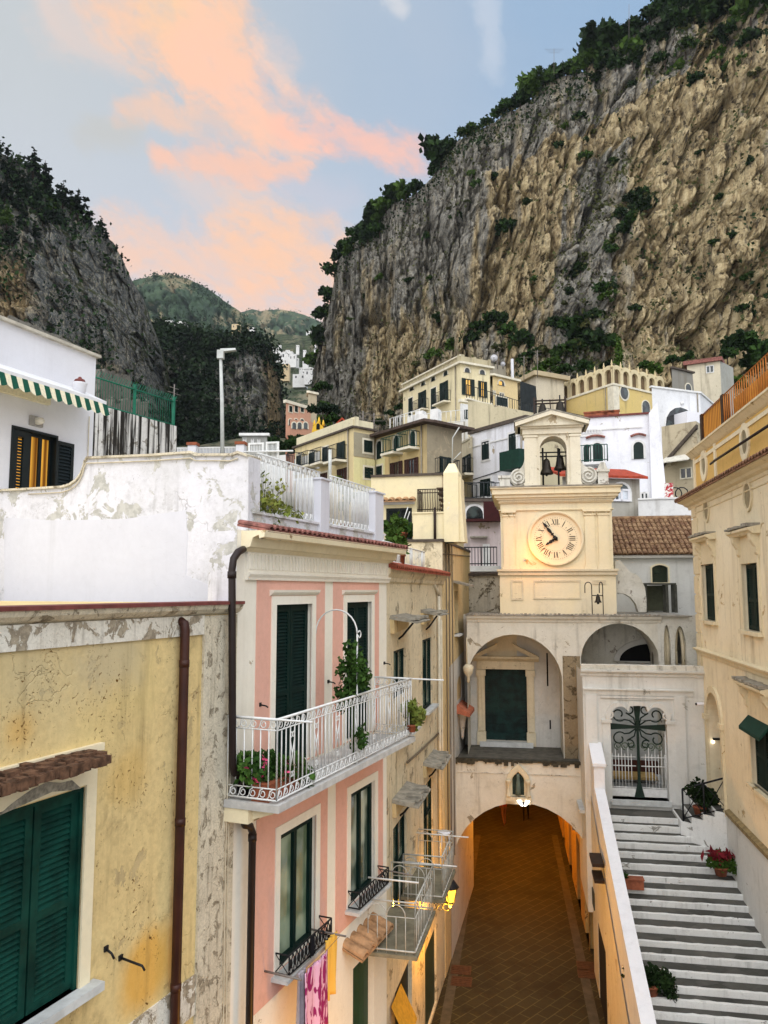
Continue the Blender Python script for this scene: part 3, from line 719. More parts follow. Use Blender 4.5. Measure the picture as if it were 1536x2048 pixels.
W1 = (O.U(787, 1320), O.U(811, 1320), O.Z(800, 1392), O.Z(800, 1298)); W2 = (O.U(845, 1340), O.U(863, 1340), O.Z(863, 1408), O.Z(854, 1277))
D1 = (O.U(786, 1700), O.U(813, 1700), O.Z(813, 1838), O.Z(799, 1640)); D2 = (O.U(847, 1620), O.U(866, 1620), O.Z(866, 1745), O.Z(856, 1563))
G1 = (O.U(790, 1980), O.U(824, 1980), .1, O.Z(824, 1905)); G2 = (O.U(850, 1950), O.U(873, 1950), .1, O.Z(873, 1845))
mb = MB(); mb.wall(O, 0, ou, -.6, oz, [W1, W2, D1, D2, G1, G2], .2); mb.shell(O, 0, ou, -.6, oz, 6, 0); mb.build('wall', OCH, oh)
PG3 = glass('dull_green_glass', '39443c', '7a8a7c', .08)
casement(O, W1[0], W1[1], W1[2], W1[3], -.12, oh, GREEN, PG3, .07); casement(O, W2[0], W2[1], W2[2], W2[3], -.1, oh, GREEN, PG3, .07)
for d, tr in ((D1, O.Z(805, 1722)), (D2, O.Z(858, 1628))): casement(O, d[0], d[1], d[2], d[3], -.12, oh, GREEN, PG3, .07, .07, 2, tr)
sill(O, W2[0]-.12, W2[1]+.12, W2[2], oh); sill(O, O.U(789, 1460), O.U(818, 1450), O.Z(803, 1462), oh, None, .32)
mb = MB(); mb.box(O, G2[0], G2[1], -.1, -.06, .1, G2[3]); mb.build('door', plain('dull_green_door', '2c3a2c', .6, 0, .25, 3), oh)
mb = MB(); mb.box(O, G1[0], G1[1], -.14, -.1, .1, G1[3]); mb.build('door', DKDOOR, oh)
# crumbling hoods on brackets
for x0, x1, yy, ln in ((780, 824, 1238, .62), (841, 873, 1226, .55), (784, 826, 1590, .6), (846, 880, 1520, .55)):
    a, b = O.U(x0, yy), O.U(x1, yy, .0)-.5 if False else O.U(x0, yy)+ (O.U(x1-12, yy)-O.U(x0, yy)); z = O.Z((x0+x1)/2-6, yy-2)
    mb = MB(); mb.hexa([O.P(a, 0, z), O.P(b, 0, z), O.P(b, ln, z-.09), O.P(a, ln, z-.09), O.P(a, 0, z+.09), O.P(b, 0, z+.09), O.P(b, ln, z-.06), O.P(a, ln, z-.06)])
    for i in range(7):
        u = a+(b-a)*i/7; mb.box(O, u+.01, u+(b-a)/7-.01, 0.02, ln*(.8+.2*random.random()), z-.02, z+.0+.05*random.random())
    h = mb.build('window_hood', FLAG, oh)
    mb = MB(); mb.tube([O.P((a+b)/2, 0, z-.5), O.P((a+b)/2, .1, z-.42), O.P((a+b)/2, ln*.6, z-.1)], .025, 5); mb.build('bracket', IRON, h)
    MB().prism(O, [(a+.05, z-.32), (b-.1, z-.26), (b-.02, z), (a, z)], -.02, .09).build('broken_moulding', OCH2, h)
# pipes
mb = MB()
for x, y0, y1, r in ((879, 1192, 1745, .05), (884, 1240, 1745, .025)):
    u = O.U(x, 1400, .08); mb.tube([O.P(u, .08, O.Z(x, y0, .08)), O.P(u, .08, O.Z(x, y1, .08))], r, 7)
u = O.U(872, 1170, .1); mb.tube([O.P(u, .0, O.Z(872, 1163, .1)), O.P(O.U(879, 1192, .08), .08, O.Z(879, 1192, .08))], .05, 7)
mb.build('drainpipe', plain('cream_drainpipe', 'cfc7b2', .6, 0, .12, 4), oh)
mb = MB(); mb.tube([O.P(O.U(815, 1525, .05), .05, O.Z(815, 1525, .05)), O.P(O.U(845, 1498, .05), .05, O.Z(845, 1498, .05)), O.P(O.U(882, 1462, .05), .05, O.Z(882, 1462, .05))], .03, 5).build('cable', plain('brown_cable', '6e6250', .8), oh); mb = MB()
mb.tube([O.P(0, .03, O.Z(775, 1160, .03)), O.P(ou, .03, O.Z(880, 1158, .03))], .012, 4)
mb.build('cable', plain('brown_cable', '6e6250', .8), oh)
mb = MB(); tile_roof_strip(O, 0, ou+.05, oz+.10, .38, .1, mb, .1, -.1); mb.build('tile_eave', plain('orange_red_tile', '8f4a35', .85, 0, .35, 7, .3), oh)
mb = MB(); mb.profile(O, [(0, oz-.34), (.06, oz-.3), (.07, oz-.22), (.14, oz-.12), (.15, oz), (0, oz)], 0, ou); mb.build('cornice', OCH, oh)
# white terrace railing above the eave
tr0, tr1 = O.U(774, 1120), O.U(856, 1120); tzb, tzt = oz+.12, O.Z(850, 1103)
mb = MB()
for z in (tzb+.05, tzt): mb.tube([O.P(tr0, -.1, z), O.P(tr1, -.1, z)], .02, 4)
k = 26
for i in range(k+1): u = tr0+(tr1-tr0)*i/k; mb.tube([O.P(u, -.1, tzb), O.P(u, -.1, tzt)], .009 if i % 8 else .03, 4)
mb.build('terrace_railing', WHITEIRON, oh)
# two white iron balconies
def iron_balcony(u0, u1, zs, zr, out, parent):
    r = MB().box(O, u0-.05, u1+.05, -.02, out+.05, zs-.07, zs).build('balcony_slab', plain('stained_balcony_slab', '77725f', .9, 0, .25, 4, .3), parent)
    mb = MB()
    def run(p, q):
        p = Vector(p); q = Vector(q); ln = (q-p).length; d = (q-p)/ln; X = lambda s, z: O.P(p.x+d.x*s, p.y+d.y*s, z)
        for z in (zs+.06, zr): mb.tube([X(0, z), X(ln, z)], .017, 5)
        mb.tube([X(0, zr-.28), X(ln, zr-.28)], .01, 4)
        k = max(3, int(ln/.17)); s = ln/k
        for i in range(k+1): mb.tube([X(i*s, zs), X(i*s, zr-.0 if i in (0, k) else zr-.28)], .009, 4)
        for i in range(0, k-1, 2):
            c = (i+1)*s; mb.tube([X(c+s*cos(pi*t/8), zr-.28+.22*sin(pi*t/8)) for t in range(9)], .01, 4)
    run((u0, .03), (u0, out)); run((u0, out), (u1, out)); run((u1, .03), (u1, out))
    mb.build('balcony_railing', plain('dull_white_iron', 'b4b4ac', .6, 0, .15, 9, .05), r)
    return r
bo = .95
b1z = O.Z(830, 1912, bo); b1r = O.Z(830, 1843, bo)
iron_balcony(O.U(830, 1880, bo), O.U(866, 1800, bo), b1z, max(b1r, b1z+.95), bo, oh)
b2z = O.Z(884, 1800, bo); b2r = O.Z(884, 1731, bo)
iron_balcony(O.U(884, 1760, bo), O.U(907, 1700, bo), b2z, max(b2r, b2z+.95), bo, oh)
mb = MB()
for (x, y, n1) in ((884, 1729, 1.3), (906, 1671, 1.35), (832, 1763, 1.0)):
    u, z = O.hit(x, y, bo); MB().tube([O.P(u, .0, z), O.P(u, n1, z-.02)], .018, 5).build('drying_rod', WHITEIRON, oh)
yk = MB(); a = O.U(800, 1990, .5); yk.hexa([O.P(.5, .05, G1[3]+.0), O.P(1.5, .05, G1[3]+.0), O.P(1.5, .42, G1[3]-.7), O.P(.5, .42, G1[3]-.7), O.P(.5, .05, G1[3]+.03), O.P(1.5, .05, G1[3]+.03), O.P(1.5, .42, G1[3]-.67), O.P(.5, .42, G1[3]-.67)])
yk.build('shop_awning', plain('yellow_awning_cloth', 'c9952c', .9, 0, .15, 10), oh)

# lit street lantern on a bracket
ln_u, ln_z = O.hit(836, 1812, .0)
LN = 2.0
for i in range(60, 300):
    n = i/100
    if abs(O.U(900, 1812, n)-O.U(846, 1800, 0)) < .03: LN = n; break
LU = O.U(846, 1800, 0)
lz = O.Z(900, 1808, LN)
lt = thing('street_lantern', O.P(LU, 0, lz), 'lit black wall lantern with yellow glass on an iron bracket', 'lantern')
mb = MB(); mb.tube([O.P(LU, 0, lz), O.P(LU, LN+.02, lz)], .02, 6); mb.tube([O.P(LU, 0, lz-.4), O.P(LU, LN*.3, lz-.32), O.P(LU, LN*.6, lz-.05)], .014, 5)
for c in (.35, .6, .85): mb.tube([O.P(LU, LN*c+.09*cos(a), lz-.1+.09*sin(a)) for a in np.linspace(0, 5.5, 10)], .01, 4)
mb.build('bracket', IRON, lt)
c = O.P(LU, LN, lz); mb = MB()
def ring4(z, r): return [c+Vector((r*cos(a), r*sin(a), z)) for a in (pi/4+.3, 3*pi/4+.3, 5*pi/4+.3, 7*pi/4+.3)]
lo, hi = ring4(.04, .11), ring4(.42, .2)
for i in range(4): mb.tube([lo[i], hi[i]], .013, 4); mb.tube([lo[i], lo[(i+1) % 4]], .013, 4); mb.tube([hi[i], hi[(i+1) % 4]], .018, 4)
mb.lathe(c, [(.02, -.1), (.05, -.04), (.12, .03), (.12, .05)], 8)
fr_ = mb.build('lantern_frame', IRON, lt)
LAMPGL = emit('glowing_lantern_glass', 'ffc040', 1.5)
mb = MB(); a_, b_ = ring4(.05, .1), ring4(.41, .188); mb.hexa(a_+b_); mb.build('lantern_glass', LAMPGL, fr_)
MB().lathe(c, [(.25, .42), (.22, .46), (.12, .6), (.09, .62), (.09, .68), (.05, .7), (.04, .76), (.05, .8), (.01, .86)], 8).build('lantern_cap', IRON, lt)
def lamp(name, loc, col, energy, r=.1):
    l = bpy.data.lights.new(name, 'POINT'); o = bpy.data.objects.new(name, l); COL.objects.link(o); o.location = loc
    l.color = lin(col)[:3]; l.energy = energy; l.shadow_soft_size = r; return o
LANT = lt
lamp('lantern_light', c+Vector((0, 0, .2))+(O.n.to_3d()*.0)+Vector((0, 0, -.35)), 'ffb030', 230, .12)

# ---------------- tall corner house beyond, flush with the church
tz = O.Z(885, 1084)
Tend = O.U(941, 1330)
th_ = thing('corner_house', O.P(ou+2, 0, 0), 'tall ochre streaked corner house standing against the church porch', 'house')
TW = (O.U(908, 1230), O.U(915, 1230), O.Z(911, 1268), O.Z(911, 1182))
mb = MB(); mb.wall(O, ou, Tend, -.6, tz, [TW], .2, .02); mb.shell(O, ou, Tend, -.6, tz, 8, .02); mb.build('wall', OCH2, th_)
MB().box(O, TW[0], TW[1], -.2, -.16, TW[2], TW[3]).build('window', DKDOOR, th_); sill(O, TW[0]-.1, TW[1]+.15, TW[2], th_)
hu, hz = O.hit(906, 1165); mb = MB(); mb.hexa([O.P(hu-.1, 0, hz), O.P(hu+1.3, 0, hz), O.P(hu+1.3, .6, hz-.15), O.P(hu-.1, .6, hz-.15), O.P(hu-.1, 0, hz+.08), O.P(hu+1.3, 0, hz+.08), O.P(hu+1.3, .6, hz-.08), O.P(hu-.1, .6, hz-.08)]); mb.build('window_hood', FLAG, th_)
Q = Perp(O, ou-.01)                                              # its side wall above the ochre house's terrace, facing the bridge
mb = MB(); qb = Q.U(770, 1100); mb.box(Q, -.02, qb, -2, .01, oz-.1, tz); mb.build('side_wall', OCH, th_)
mb = MB(); mb.box(O, ou-.08, Tend, -7, .06, tz, tz+.09); mb.build('coping', GREYCAP, th_)
MB().tube([O.P(ou, .05, O.Z(885, 1108)), O.P(Tend-.2, .05, O.Z(930, 1110))], .02, 4).build('cable', plain('brown_cable', '6e6250'), th_)
for x in (890, 896, 902): u = O.U(x, 1150); MB().tube([O.P(u, .04, tz), O.P(u, .04, 3)], .022, 4).build('drainpipe', plain('brown_cable', '6e6250'), th_)
# whitewashed lower wall with the shrine niche
lw0, lw1 = O.U(897, 1400), Tend
WM = stucco('grey_white_limewash', 'cfcdc6', 'b8b5ab', .8, '6b675c', .35, .12, 'a09c90', .3, '55524a', 0, .3, .8, 1.2, .15, 15.0)
zl0, zl1 = O.Z(900, 1320), O.Z(940, 1285)
nch = (O.U(912, 1380), O.U(921, 1380), O.Z(917, 1398), O.Z(917, 1352), .28)
mb = MB(); mb.wall(O, lw0, lw1, -.6, zl0-.3, [nch], .22, .035)
mb.add([O.P(lw0, .035, zl0-.3), O.P(lw1, .035, zl0-.3), O.P(lw1, .035, zl1), O.P(lw0, .035, zl0-.2)], [(0, 1, 2, 3)]); mb.build('limewashed_wall', WM, th_)
a, b = nch[0]-.1, nch[1]+.15; z = nch[2]-.1
mb = MB(); mb.hexa([O.P(a, 0, z-.3), O.P(b, 0, z-.3), O.P(b, .5, z-.42), O.P(a, .5, z-.42), O.P(a, 0, z), O.P(b, 0, z), O.P(b, .5, z-.3), O.P(a, .5, z-.3)]); mb.build('tile_ledge', plain('salmon_tile', 'a9644a', .85, 0, .2, 8, .3), th_)
mb = MB(); mb.lathe(O.P((a+b)/2, .14, z-1.25), [(.02, -.1), (.06, 0), (.07, .2), (.14, .6), (.22, .85), (.24, .95)], 8); mb.build('corbel', WM, th_)

# ---------------- lemon yellow house behind, with the outside stair and the pointed chimney
Y2 = Fr(at(838, 1085, 26.6).xy, 103)
yl = thing('lemon_house', Y2.P(0, 0, 12), 'pale lemon house with an outside stair, iron railing and pointed chimney', 'house')
y0, y1 = Y2.U(742, 1000), Y2.U(884, 1000); zt2 = Y2.Z(830, 952); zb2 = tz+.0
DW = (Y2.U(772, 1040), Y2.U(824, 1040), tz-.6, Y2.Z(800, 1016))
mb = MB(); mb.wall(Y2, y0, y1, zb2, zt2, [DW], .25); mb.shell(Y2, y0, y1, zb2, zt2, 6); mb.build('wall', LEMON, yl)
for i in range(2):
    w_ = (DW[1]-DW[0])/2; shutter(Y2, DW[0]+w_*i, DW[0]+w_*(i+1)-.01, DW[2], DW[3], -.1, yl, BLK if 'BLK' in globals() else GREEN, .04, .07, False)
mb = MB(); mb.box(Y2, y0, y1+.05, -6.05, .06, zt2, zt2+.08); mb.build('coping', GREYCAP, yl)
mb = MB(); tile_roof_strip(Y2, DW[0]-.15, DW[1]+.15, Y2.Z(800, 998), .3, .08, mb, .1); mb.build('tile_hood', plain('pale_clay_tile', 'a8835f'), yl)
MB().box(Y2, DW[0]-.1, DW[1]+.1, -.02, .06, DW[3]+.12, Y2.Z(800, 1000)-.06).build('lintel', WHITECLEAN, yl)
# lower stair block, railing and steps
sb0, sb1 = Y2.U(826, 1050, 1.0), Y2.U(906, 1050, 1.0); sbz = Y2.Z(850, 1027, 1.0)
mb = MB(); mb.box(Y2, sb0, sb1, -.3, 1.0, zb2, sbz); mb.box(Y2, sb0-.03, sb1, .0, 1.04, sbz, sbz+.05); mb.build('stair_block', LEMON, yl)
mb = MB(); zr = sbz+.82; ra, rb = Y2.U(835, 1000, .95), Y2.U(909, 1000, .95)
for z in (sbz+.05, sbz+.14, zr-.12, zr): mb.tube([Y2.P(ra, .95, z), Y2.P(rb, .95, z)], .016, 4)
k = 22
for i in range(k+1):
    u = ra+(rb-ra)*i/k; mb.tube([Y2.P(u, .95, zr), Y2.P(u, .95, sbz+.55), Y2.P(u, 1.03, sbz+.25), Y2.P(u, .95, sbz+.02)], .013, 4)
for z in (sbz+.05, zr): mb.tube([Y2.P(ra, .0, z), Y2.P(ra, .95, z)], .016, 4)
for i in range(5): v = i/5; mb.tube([Y2.P(ra, .95*v, zr), Y2.P(ra, .95*v, sbz)], .013, 4)
mb.build('stair_railing', plain('rusty_iron', '2d211a', .7, 0, .3, 8), yl)
mb = MB()
for i in range(5): mb.box(Y2, Y2.U(883-i*2, 1000, .6), Y2.U(909, 1000, .6), .05, .8, sbz+.08+i*.19, sbz+.13+i*.19)
mb.build('stair_tread', plain('brown_stair_tread', '5a4632', .85, 0, .25, 5), yl)
mb = MB(); u = Y2.U(870, 1050, 1.03); mb.tube([Y2.P(u, 1.06, Y2.Z(870, 1084, 1.06)), Y2.P(u, 1.06, Y2.Z(870, 1015, 1.06))], .05, 6); mb.build('drainpipe', plain('rusty_iron', '2d211a'), yl)
# pointed chimney tower at the corner
c0, c1 = Y2.U(887, 1000, 1.05), Y2.U(917, 1000, 1.05); cz0, cz1, cz2 = zb2, Y2.Z(900, 945, 1.05), Y2.Z(904, 924, 1.05)
mb = MB(); cu = (c0+c1)/2
mb.hexa([Y2.P(c0, .2, cz0), Y2.P(c1, .2, cz0), Y2.P(c1, 1.05, cz0), Y2.P(c0, 1.05, cz0), Y2.P(c0, .2, cz1), Y2.P(c1, .2, cz1), Y2.P(c1, 1.05, cz1), Y2.P(c0, 1.05, cz1)])
tp_ = [Y2.P(cu-.1, .55, cz2), Y2.P(cu+.1, .55, cz2), Y2.P(cu+.1, .75, cz2), Y2.P(cu-.1, .75, cz2)]
mb.hexa([Y2.P(c0, .2, cz1), Y2.P(c1, .2, cz1), Y2.P(c1, 1.05, cz1), Y2.P(c0, 1.05, cz1)]+tp_)
mb.build('chimney', LEMON, yl)
e0 = c1-.03; e1 = Y2.U(929, 1050, .95)
mb = MB(); mb.prism(Y2, [(e0, tz), (e1, tz), (e1-.1, Y2.Z(926, 990, .95)), (e0+.1, Y2.Z(920, 955, .95)), (e0, Y2.Z(920, 952, .95))], .1, .95); mb.build('buttress', LEMON, yl)
mb = MB(); mb.tube([Y2.P(cu, .65, cz2), Y2.P(cu+.02, .65, cz2+.9), Y2.P(cu+.25, .65, cz2+1.25)], .022, 5); mb.tube([Y2.P(cu, .65, cz2+.1), Y2.P(cu+.3, .65, cz2+.4)], .018, 5); mb.build('flue_pipe', plain('pale_grey_metal', 'b7bab5'), yl)

# ================================================================== church: bridge arch, porch, clock tower, gatehouse
A = Fr(at(903, 1180, 27.8).xy, 99.7)
CHW = stucco('old_white_church_plaster', 'd9d5c8', 'c9c2b0', .8, '5f584b', .75, .14, 'a79c86', .35, '4f483c', 0, .3, .8, 1.2, .15, 16.0)
CHWD = stucco('damp_white_church_plaster', 'd4d1c6', 'bdb7a6', .9, '4a463d', .8, .25, 'a0968a', .5, '45403a', .2, .35, 1.1, 1.4, .2, 17.0)
CHY = stucco('pale_yellow_tower_plaster', 'e4d5b0', 'ddd2b8', .8, '86775a', .5, .10, 'c8b68c', .15, '8d7c55', 0, .25, .5, 1.0, .1, 18.0)
TRIM = stucco('cream_stone_trim', 'd9cdb0', 'c7b99a', .8, '7a6d54', .4, .12, 'a8997c', .25, '6a5d46', 0, .3, .8, 1.6, .2, 19.0)
RUBBLE = stucco('rubble_stone_pier', '8d7d62', 'a3937a', .8, '4d4130', .3, .5, '6b5d46', .8, '3a3022', .3, .9, 1.2, 2.2, .5, 20.0)
GATEW = stucco('clean_white_gatehouse', 'd9d9d4', 'cbcbc4', .8, '77756c', .5, .1, 'b5b3a8', .15, '6b695f', 0, .2, .6, 1.0, .12, 21.0)
MOSS = plain('mossy_dark_edge', '3f3b30', .95, 0, .4, 8, .8)
FLOORG = plain('dark_stone_floor', '55524a', .9, 0, .3, 4, .4)

# ---------------- bridge arch over the street
zfl = A.Z(1040, 1524)                                             # porch floor, top of the arch wall
au0, au1 = A.U(903, 1600), A.U(1176, 1560)
ar = (A.U(908, 1700), A.U(1184, 1700), -1, A.Z(1048, 1606), 1.75)
ac = thing('archway_bridge', A.P(2, 0, 0), 'low white arch carrying the church porch over the lamp lit street', 'archway')
D = 3.2
mb = MB(); mb.wall(A, au0-.3, au1+.35, -1, zfl, [ar], .7); mb.build('arch_wall', CHW, ac)
mb = MB(); mb.box(A, au0-.2, au1+.3, -D-3, -.02, zfl-.15, zfl-.005); mb.build('porch_floor', FLOORG, ac)
mb = MB(); mb.box(A, au0-.1, au1+.1, -.25, .05, zfl-.004, zfl+.05)
for i in range(60):
    u = au0+(au1-au0)*random.random(); w_ = .05+.2*random.random(); mb.box(A, u, u+w_, .02, .06+.01*random.random(), zfl-.02-.12*random.random()**2, zfl+.05+.03*random.random())
mb.build('mossy_edge', MOSS, ac)
mb = MB(); mb.box(A, au0, au1, -.01, .02, zfl-.42, zfl-.385); mb.build('string_line', CHWD, ac)
# ---------------- tunnel and its street walls (the houses under and behind the arch)
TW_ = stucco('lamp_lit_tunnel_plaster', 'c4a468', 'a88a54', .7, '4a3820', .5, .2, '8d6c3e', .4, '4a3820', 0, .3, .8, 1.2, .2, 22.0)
gl = [ground(912, 1861).xy, ground(946, 1658).xy]; gr = [ground(1196, 1969).xy, ground(1126, 1676).xy]
tn = thing('tunnel', A.P(2, -6, 0), 'orange lit passage under the arch with dark doorways along its walls', 'passage')
def seg(p, q, e=0.0):
    p = Vector(p); q = Vector(q); a = math.degrees(atan2(q.x-p.x, q.y-p.y)); return Fr(p, a), (q-p).length
SL, ll = seg(gl[0], gl[1]); SR, lr = seg(gr[0], gr[1]);
if SL.n.x < 0: SL.n = -SL.n
if SR.n.x > 0: SR.n = -SR.n
drs = [(1.0, 2.4), (4.2, 5.6), (8.0, 9.4), (12, 13.4)]
mb = MB(); mb.wall(SL, 0, ll+8, -.5, 7, [(a, b, 0, 2.5) for a, b in drs], .35); mb.build('wall', TW_, tn)
rdr = [(2.4, 3.6), (5.2, 6.6), (9.0, 10.4), (13, 14.2)]
r0 = 2.2
mb = MB(); mb.wall(SR, r0, lr+8, -.5, 7, [(a, b, 0, 2.5) for a, b in rdr], .35); mb.build('wall', TW_, tn)
mb = MB()
for (a, b) in drs: mb.box(SL, a, b, -.4, -.35, -.1, 2.5)
for (a, b) in rdr: mb.box(SR, a, b, -.4, -.35, -.1, 2.5)
mb.build('doorway', DARK, tn)
mb = MB(); e1, e2 = SL.P(ll+8, -.4, 0), SR.P(lr+8, -.4, 0); mb.quad(Vector((e1.x-2, e1.y, -.5)), Vector((e2.x+2, e2.y, -.5)), Vector((e2.x+2, e2.y, 7)), Vector((e1.x-2, e1.y, 7))); mb.build('end_wall', TW_, tn)
mb = MB(); mb.box(A, -1.5, 7, -26, -.7, 5.45, 5.55); mb.build('ceiling', TW_, tn)
# ---------------- street surface
def paving(name, base, dark, scale, bw, bh):
    t = NT(name); b = t.n.new('ShaderNodeTexBrick'); t.l.new(t.map(t.co, (1, 1, 1), (0, 0, 0), (0, 0, radians(-45))), b.inputs['Vector'])
    b.inputs['Color1'].default_value = lin(base); b.inputs['Color2'].default_value = tuple(x*.72 for x in lin(base)[:3])+(1,); b.inputs['Mortar'].default_value = tuple(min(1, x*2.6) for x in lin(base)[:3])+(1,)
    b.inputs['Scale'].default_value = scale; b.inputs['Mortar Size'].default_value = .016; b.inputs['Brick Width'].default_value = bw; b.inputs['Row Height'].default_value = bh
    n = t.noise(.7, 6, .65); c = t.mix(t.math('MULTIPLY', t.ramp(n, .4, .7), .6), b.outputs['Color'], lin(dark)); n2 = t.noise(14, 4, .6)
    c = t.mix(.3, c, t.mix(n2, (0, 0, 0, 1), lin(base))); c = t.mix(t.math('MULTIPLY', t.ramp(t.noise(.35, 5, .7), .5, .62), .45), c, lin('171409')); h = t.math('ADD', t.math('MULTIPLY', b.outputs['Fac'], -.7), t.math('MULTIPLY', n2, .5))
    return t.out(c, .75, t.bump(h, .4, .02))
STREET = paving('basalt_street_paving', '38331f', '211e14', 1.0, .66, .36)
mb = MB(); mb.quad(Vector((-12, -5, 0)), Vector((14, -5, 0)), Vector((26, 60, 0)), Vector((-6, 60, 0))); struct('street', mb, STREET)
mb = MB(); mb.quad(Vector((-1400, -50, -2)), Vector((1400, -50, -2)), Vector((1400, 1450, -2)), Vector((-1400, 1450, -2))); struct('ground', mb, plain('scrub_ground', '3d4030', .95, 0, .3, .05, 0))
GUT = plain('pale_gutter_stone', '4d4739', .85, 0, .25, 3, .3)
for (x0, y0, x1, y1, e) in ((898, 2000, 940, 1760, .0), (1176, 1985, 1128, 1760, 0)):
    p, q = ground(x0, y0), ground(x1, y1); F_ = Fr(p.xy, math.degrees(atan2(q.x-p.x, q.y-p.y))); mb = MB(); mb.box(F_, -6, (q-p).length+6, -.14, .14, -.05, .004); struct('gutter', mb, GUT)
for i, (x, y) in enumerate(((922, 1940), (923, 1963), (1174, 1932), (1176, 1948))):
    p = ground(x, y); F_ = Fr(p.xy, 9.7); mb = MB(); mb.box(F_, -.3, .3, -.32, .32, -.02, .009)
    for q in range(5): mb.box(F_, -.26+q*.11, -.22+q*.11, -.28, .28, .009, .016)
    o = mb.build('drain_cover', plain('rusty_drain', '4a2f20', .7, 0, .3, 9, .3), None)
    tagit(o, ('rusty square drain cover in the paving beside the left gutter, farther of two', 'rusty square drain cover in the paving beside the left gutter, nearer of two', 'dark square drain cover in the paving on the right side, farther of two', 'dark square drain cover in the paving on the right side, nearer of two')[i], 'drain cover', 'drain covers set in the street')

# ---------------- porch: two arches in front of the church door
B = A.off(-.85); ztr = B.Z(1000, 1229)
pc_ = thing('church_porch', B.P(2, 0, zfl), 'old white church porch with two round arches and a bronze green door', 'church porch')
pu0, pu1 = B.U(934, 1300), B.U(1322, 1240)
a1 = (pu0, B.U(1125, 1400), zfl, B.Z(1033, 1269), B.Z(1033, 1269)-B.Z(1033, 1352)); a2 = (B.U(1164, 1400), B.U(1318, 1300), zfl-2.5, B.Z(1234, 1247), B.Z(1234, 1247)-B.Z(1234, 1315))
mb = MB(); um = (a1[1]+a2[0])/2; mb.wall(B, pu0, um, zfl, ztr-.02, [a1], 1.9); mb.wall(B, um, pu1, zfl-2.5, ztr-.02, [a2], 1.9); mb.build('arcade_wall', CHW, pc_)
mb = MB(); mb.profile(B, [(0, ztr-.28), (.03, ztr-.27), (.05, ztr-.2), (.12, ztr-.12), (.14, ztr-.04), (0, ztr-.04)], pu0, pu1); mb.build('cornice', CHW, pc_)
mb = MB(); mb.box(B, pu0-.05, pu1+.9, -9, .17, ztr-.04, ztr); 
for i in range(46): u = pu0+(pu1-pu0)*i/46; mb.box(B, u+.01, u+.1, .15, .19, ztr-.03, ztr+.03+.03*random.random())
mb.build('terrace', plain('weathered_terrace_tile', '8d877b', .9, 0, .35, 3, .5), pc_)
pz = B.Z(1144, 1312); p0, p1 = B.U(1127, 1400), B.U(1162, 1400)
mb = MB(); mb.box(B, p0, p1, -.3, .02, zfl, pz); mb.build('stone_pier', RUBBLE, pc_)
# back wall and door
bk = -1.9; K = B.off(bk); dz0, dzt = K.Z(1010, 1482), K.Z(1010, 1338); du0, du1 = K.U(970, 1400), K.U(1054, 1400)
lune = (K.U(1238, 1310), K.U(1304, 1310), K.Z(1270, 1322), K.Z(1290, 1287))
mb = MB(); mb.wall(K, pu0-1, um, zfl-.1, ztr-.05, [(du0, du1, dz0, dzt)], .3); mb.wall(K, um, pu1+2, zfl-3, ztr-.05); mb.build('back_wall', CHWD, pc_)
mb = MB(); mb.wall(K, pu0-1, a1[1]+.05, zfl, ztr-.1, [(du0-.01, du1+.01, dz0-.3, dzt+.01)], .05, .02); mb.build('porch_back_wall', WM, pc_)
t = NT('bronze_green_door'); n = t.noise(3, 5, .6); c = t.mix(t.ramp(n, .35, .65), lin('0a1c1a'), lin('143430')); BRZ = t.out(c, .6, t.bump(t.noise(20, 3), .2, .01))
dr = MB(); dr.box(K, du0, du1, -.25, -.2, dz0, dzt)
nx, nz = 6, 9
for i in range(nx):
    for j in range(nz):
        a = du0+(du1-du0)*(i+.1)/nx; b = du0+(du1-du0)*(i+.9)/nx; e = dz0+(dzt-dz0)*(j+.08)/nz; f_ = dz0+(dzt-dz0)*(j+.92)/nz
        dr.frame(K, a, b, e, f_, .05, -.2, -.165)
        dr.box(K, (a+b)/2-.05, (a+b)/2+.05, -.2, -.17, (e+f_)/2-.07, (e+f_)/2+.07)
dr.box(K, (du0+du1)/2-.03, (du0+du1)/2+.03, -.2, -.15, dz0, dzt); dr.build('door', BRZ, pc_)
mb = MB(); wj = .28
for (a, b) in ((du0-wj, du0), (du1, du1+wj)):
    mb.box(K, a, b, 0, .1, dz0-.15, dzt); mb.box(K, a+.05, b-.05, .1, .16, dz0+.4, dzt-.25); mb.box(K, a-.03, b+.03, 0, .17, dz0-.15, dz0+.35)
    mb.box(K, a-.04, b+.04, 0, .2, dzt-.25, dzt-.02)
mb.box(K, du0-wj-.02, du1+wj+.02, 0, .14, dzt, dzt+.3); mb.profile(K, [(0, dzt+.3), (.12, dzt+.3), (.32, dzt+.42), (.34, dzt+.5), (0, dzt+.5)], du0-wj-.2, du1+wj+.2)
mb.build('door_surround', TRIM, pc_)
mb = MB()
for s, a in ((1, du0-wj-.2), (-1, du1+wj+.2)):
    mb.prism(K, [(a, dzt+.5), (a+s*1.0, dzt+1.0), (a+s*1.0, dzt+.84), (a+s*.35, dzt+.5)], 0, .3)
c0_, c1_ = du0+.1, du1-.35
mb.box(K, c0_, c1_, 0, .06, dzt+.5, dzt+1.35); mb.prism(K, [(c0_-.1, dzt+1.35), (c1_+.1, dzt+1.35), (c1_-.2, dzt+1.5), (c0_+.2, dzt+1.5)], 0, .1)
mb.build('broken_pediment', TRIM, pc_)
MB().box(K, du0-.2, du1+.2, 0, .35, dz0-.17, dz0).build('door_step', STONEW, pc_)
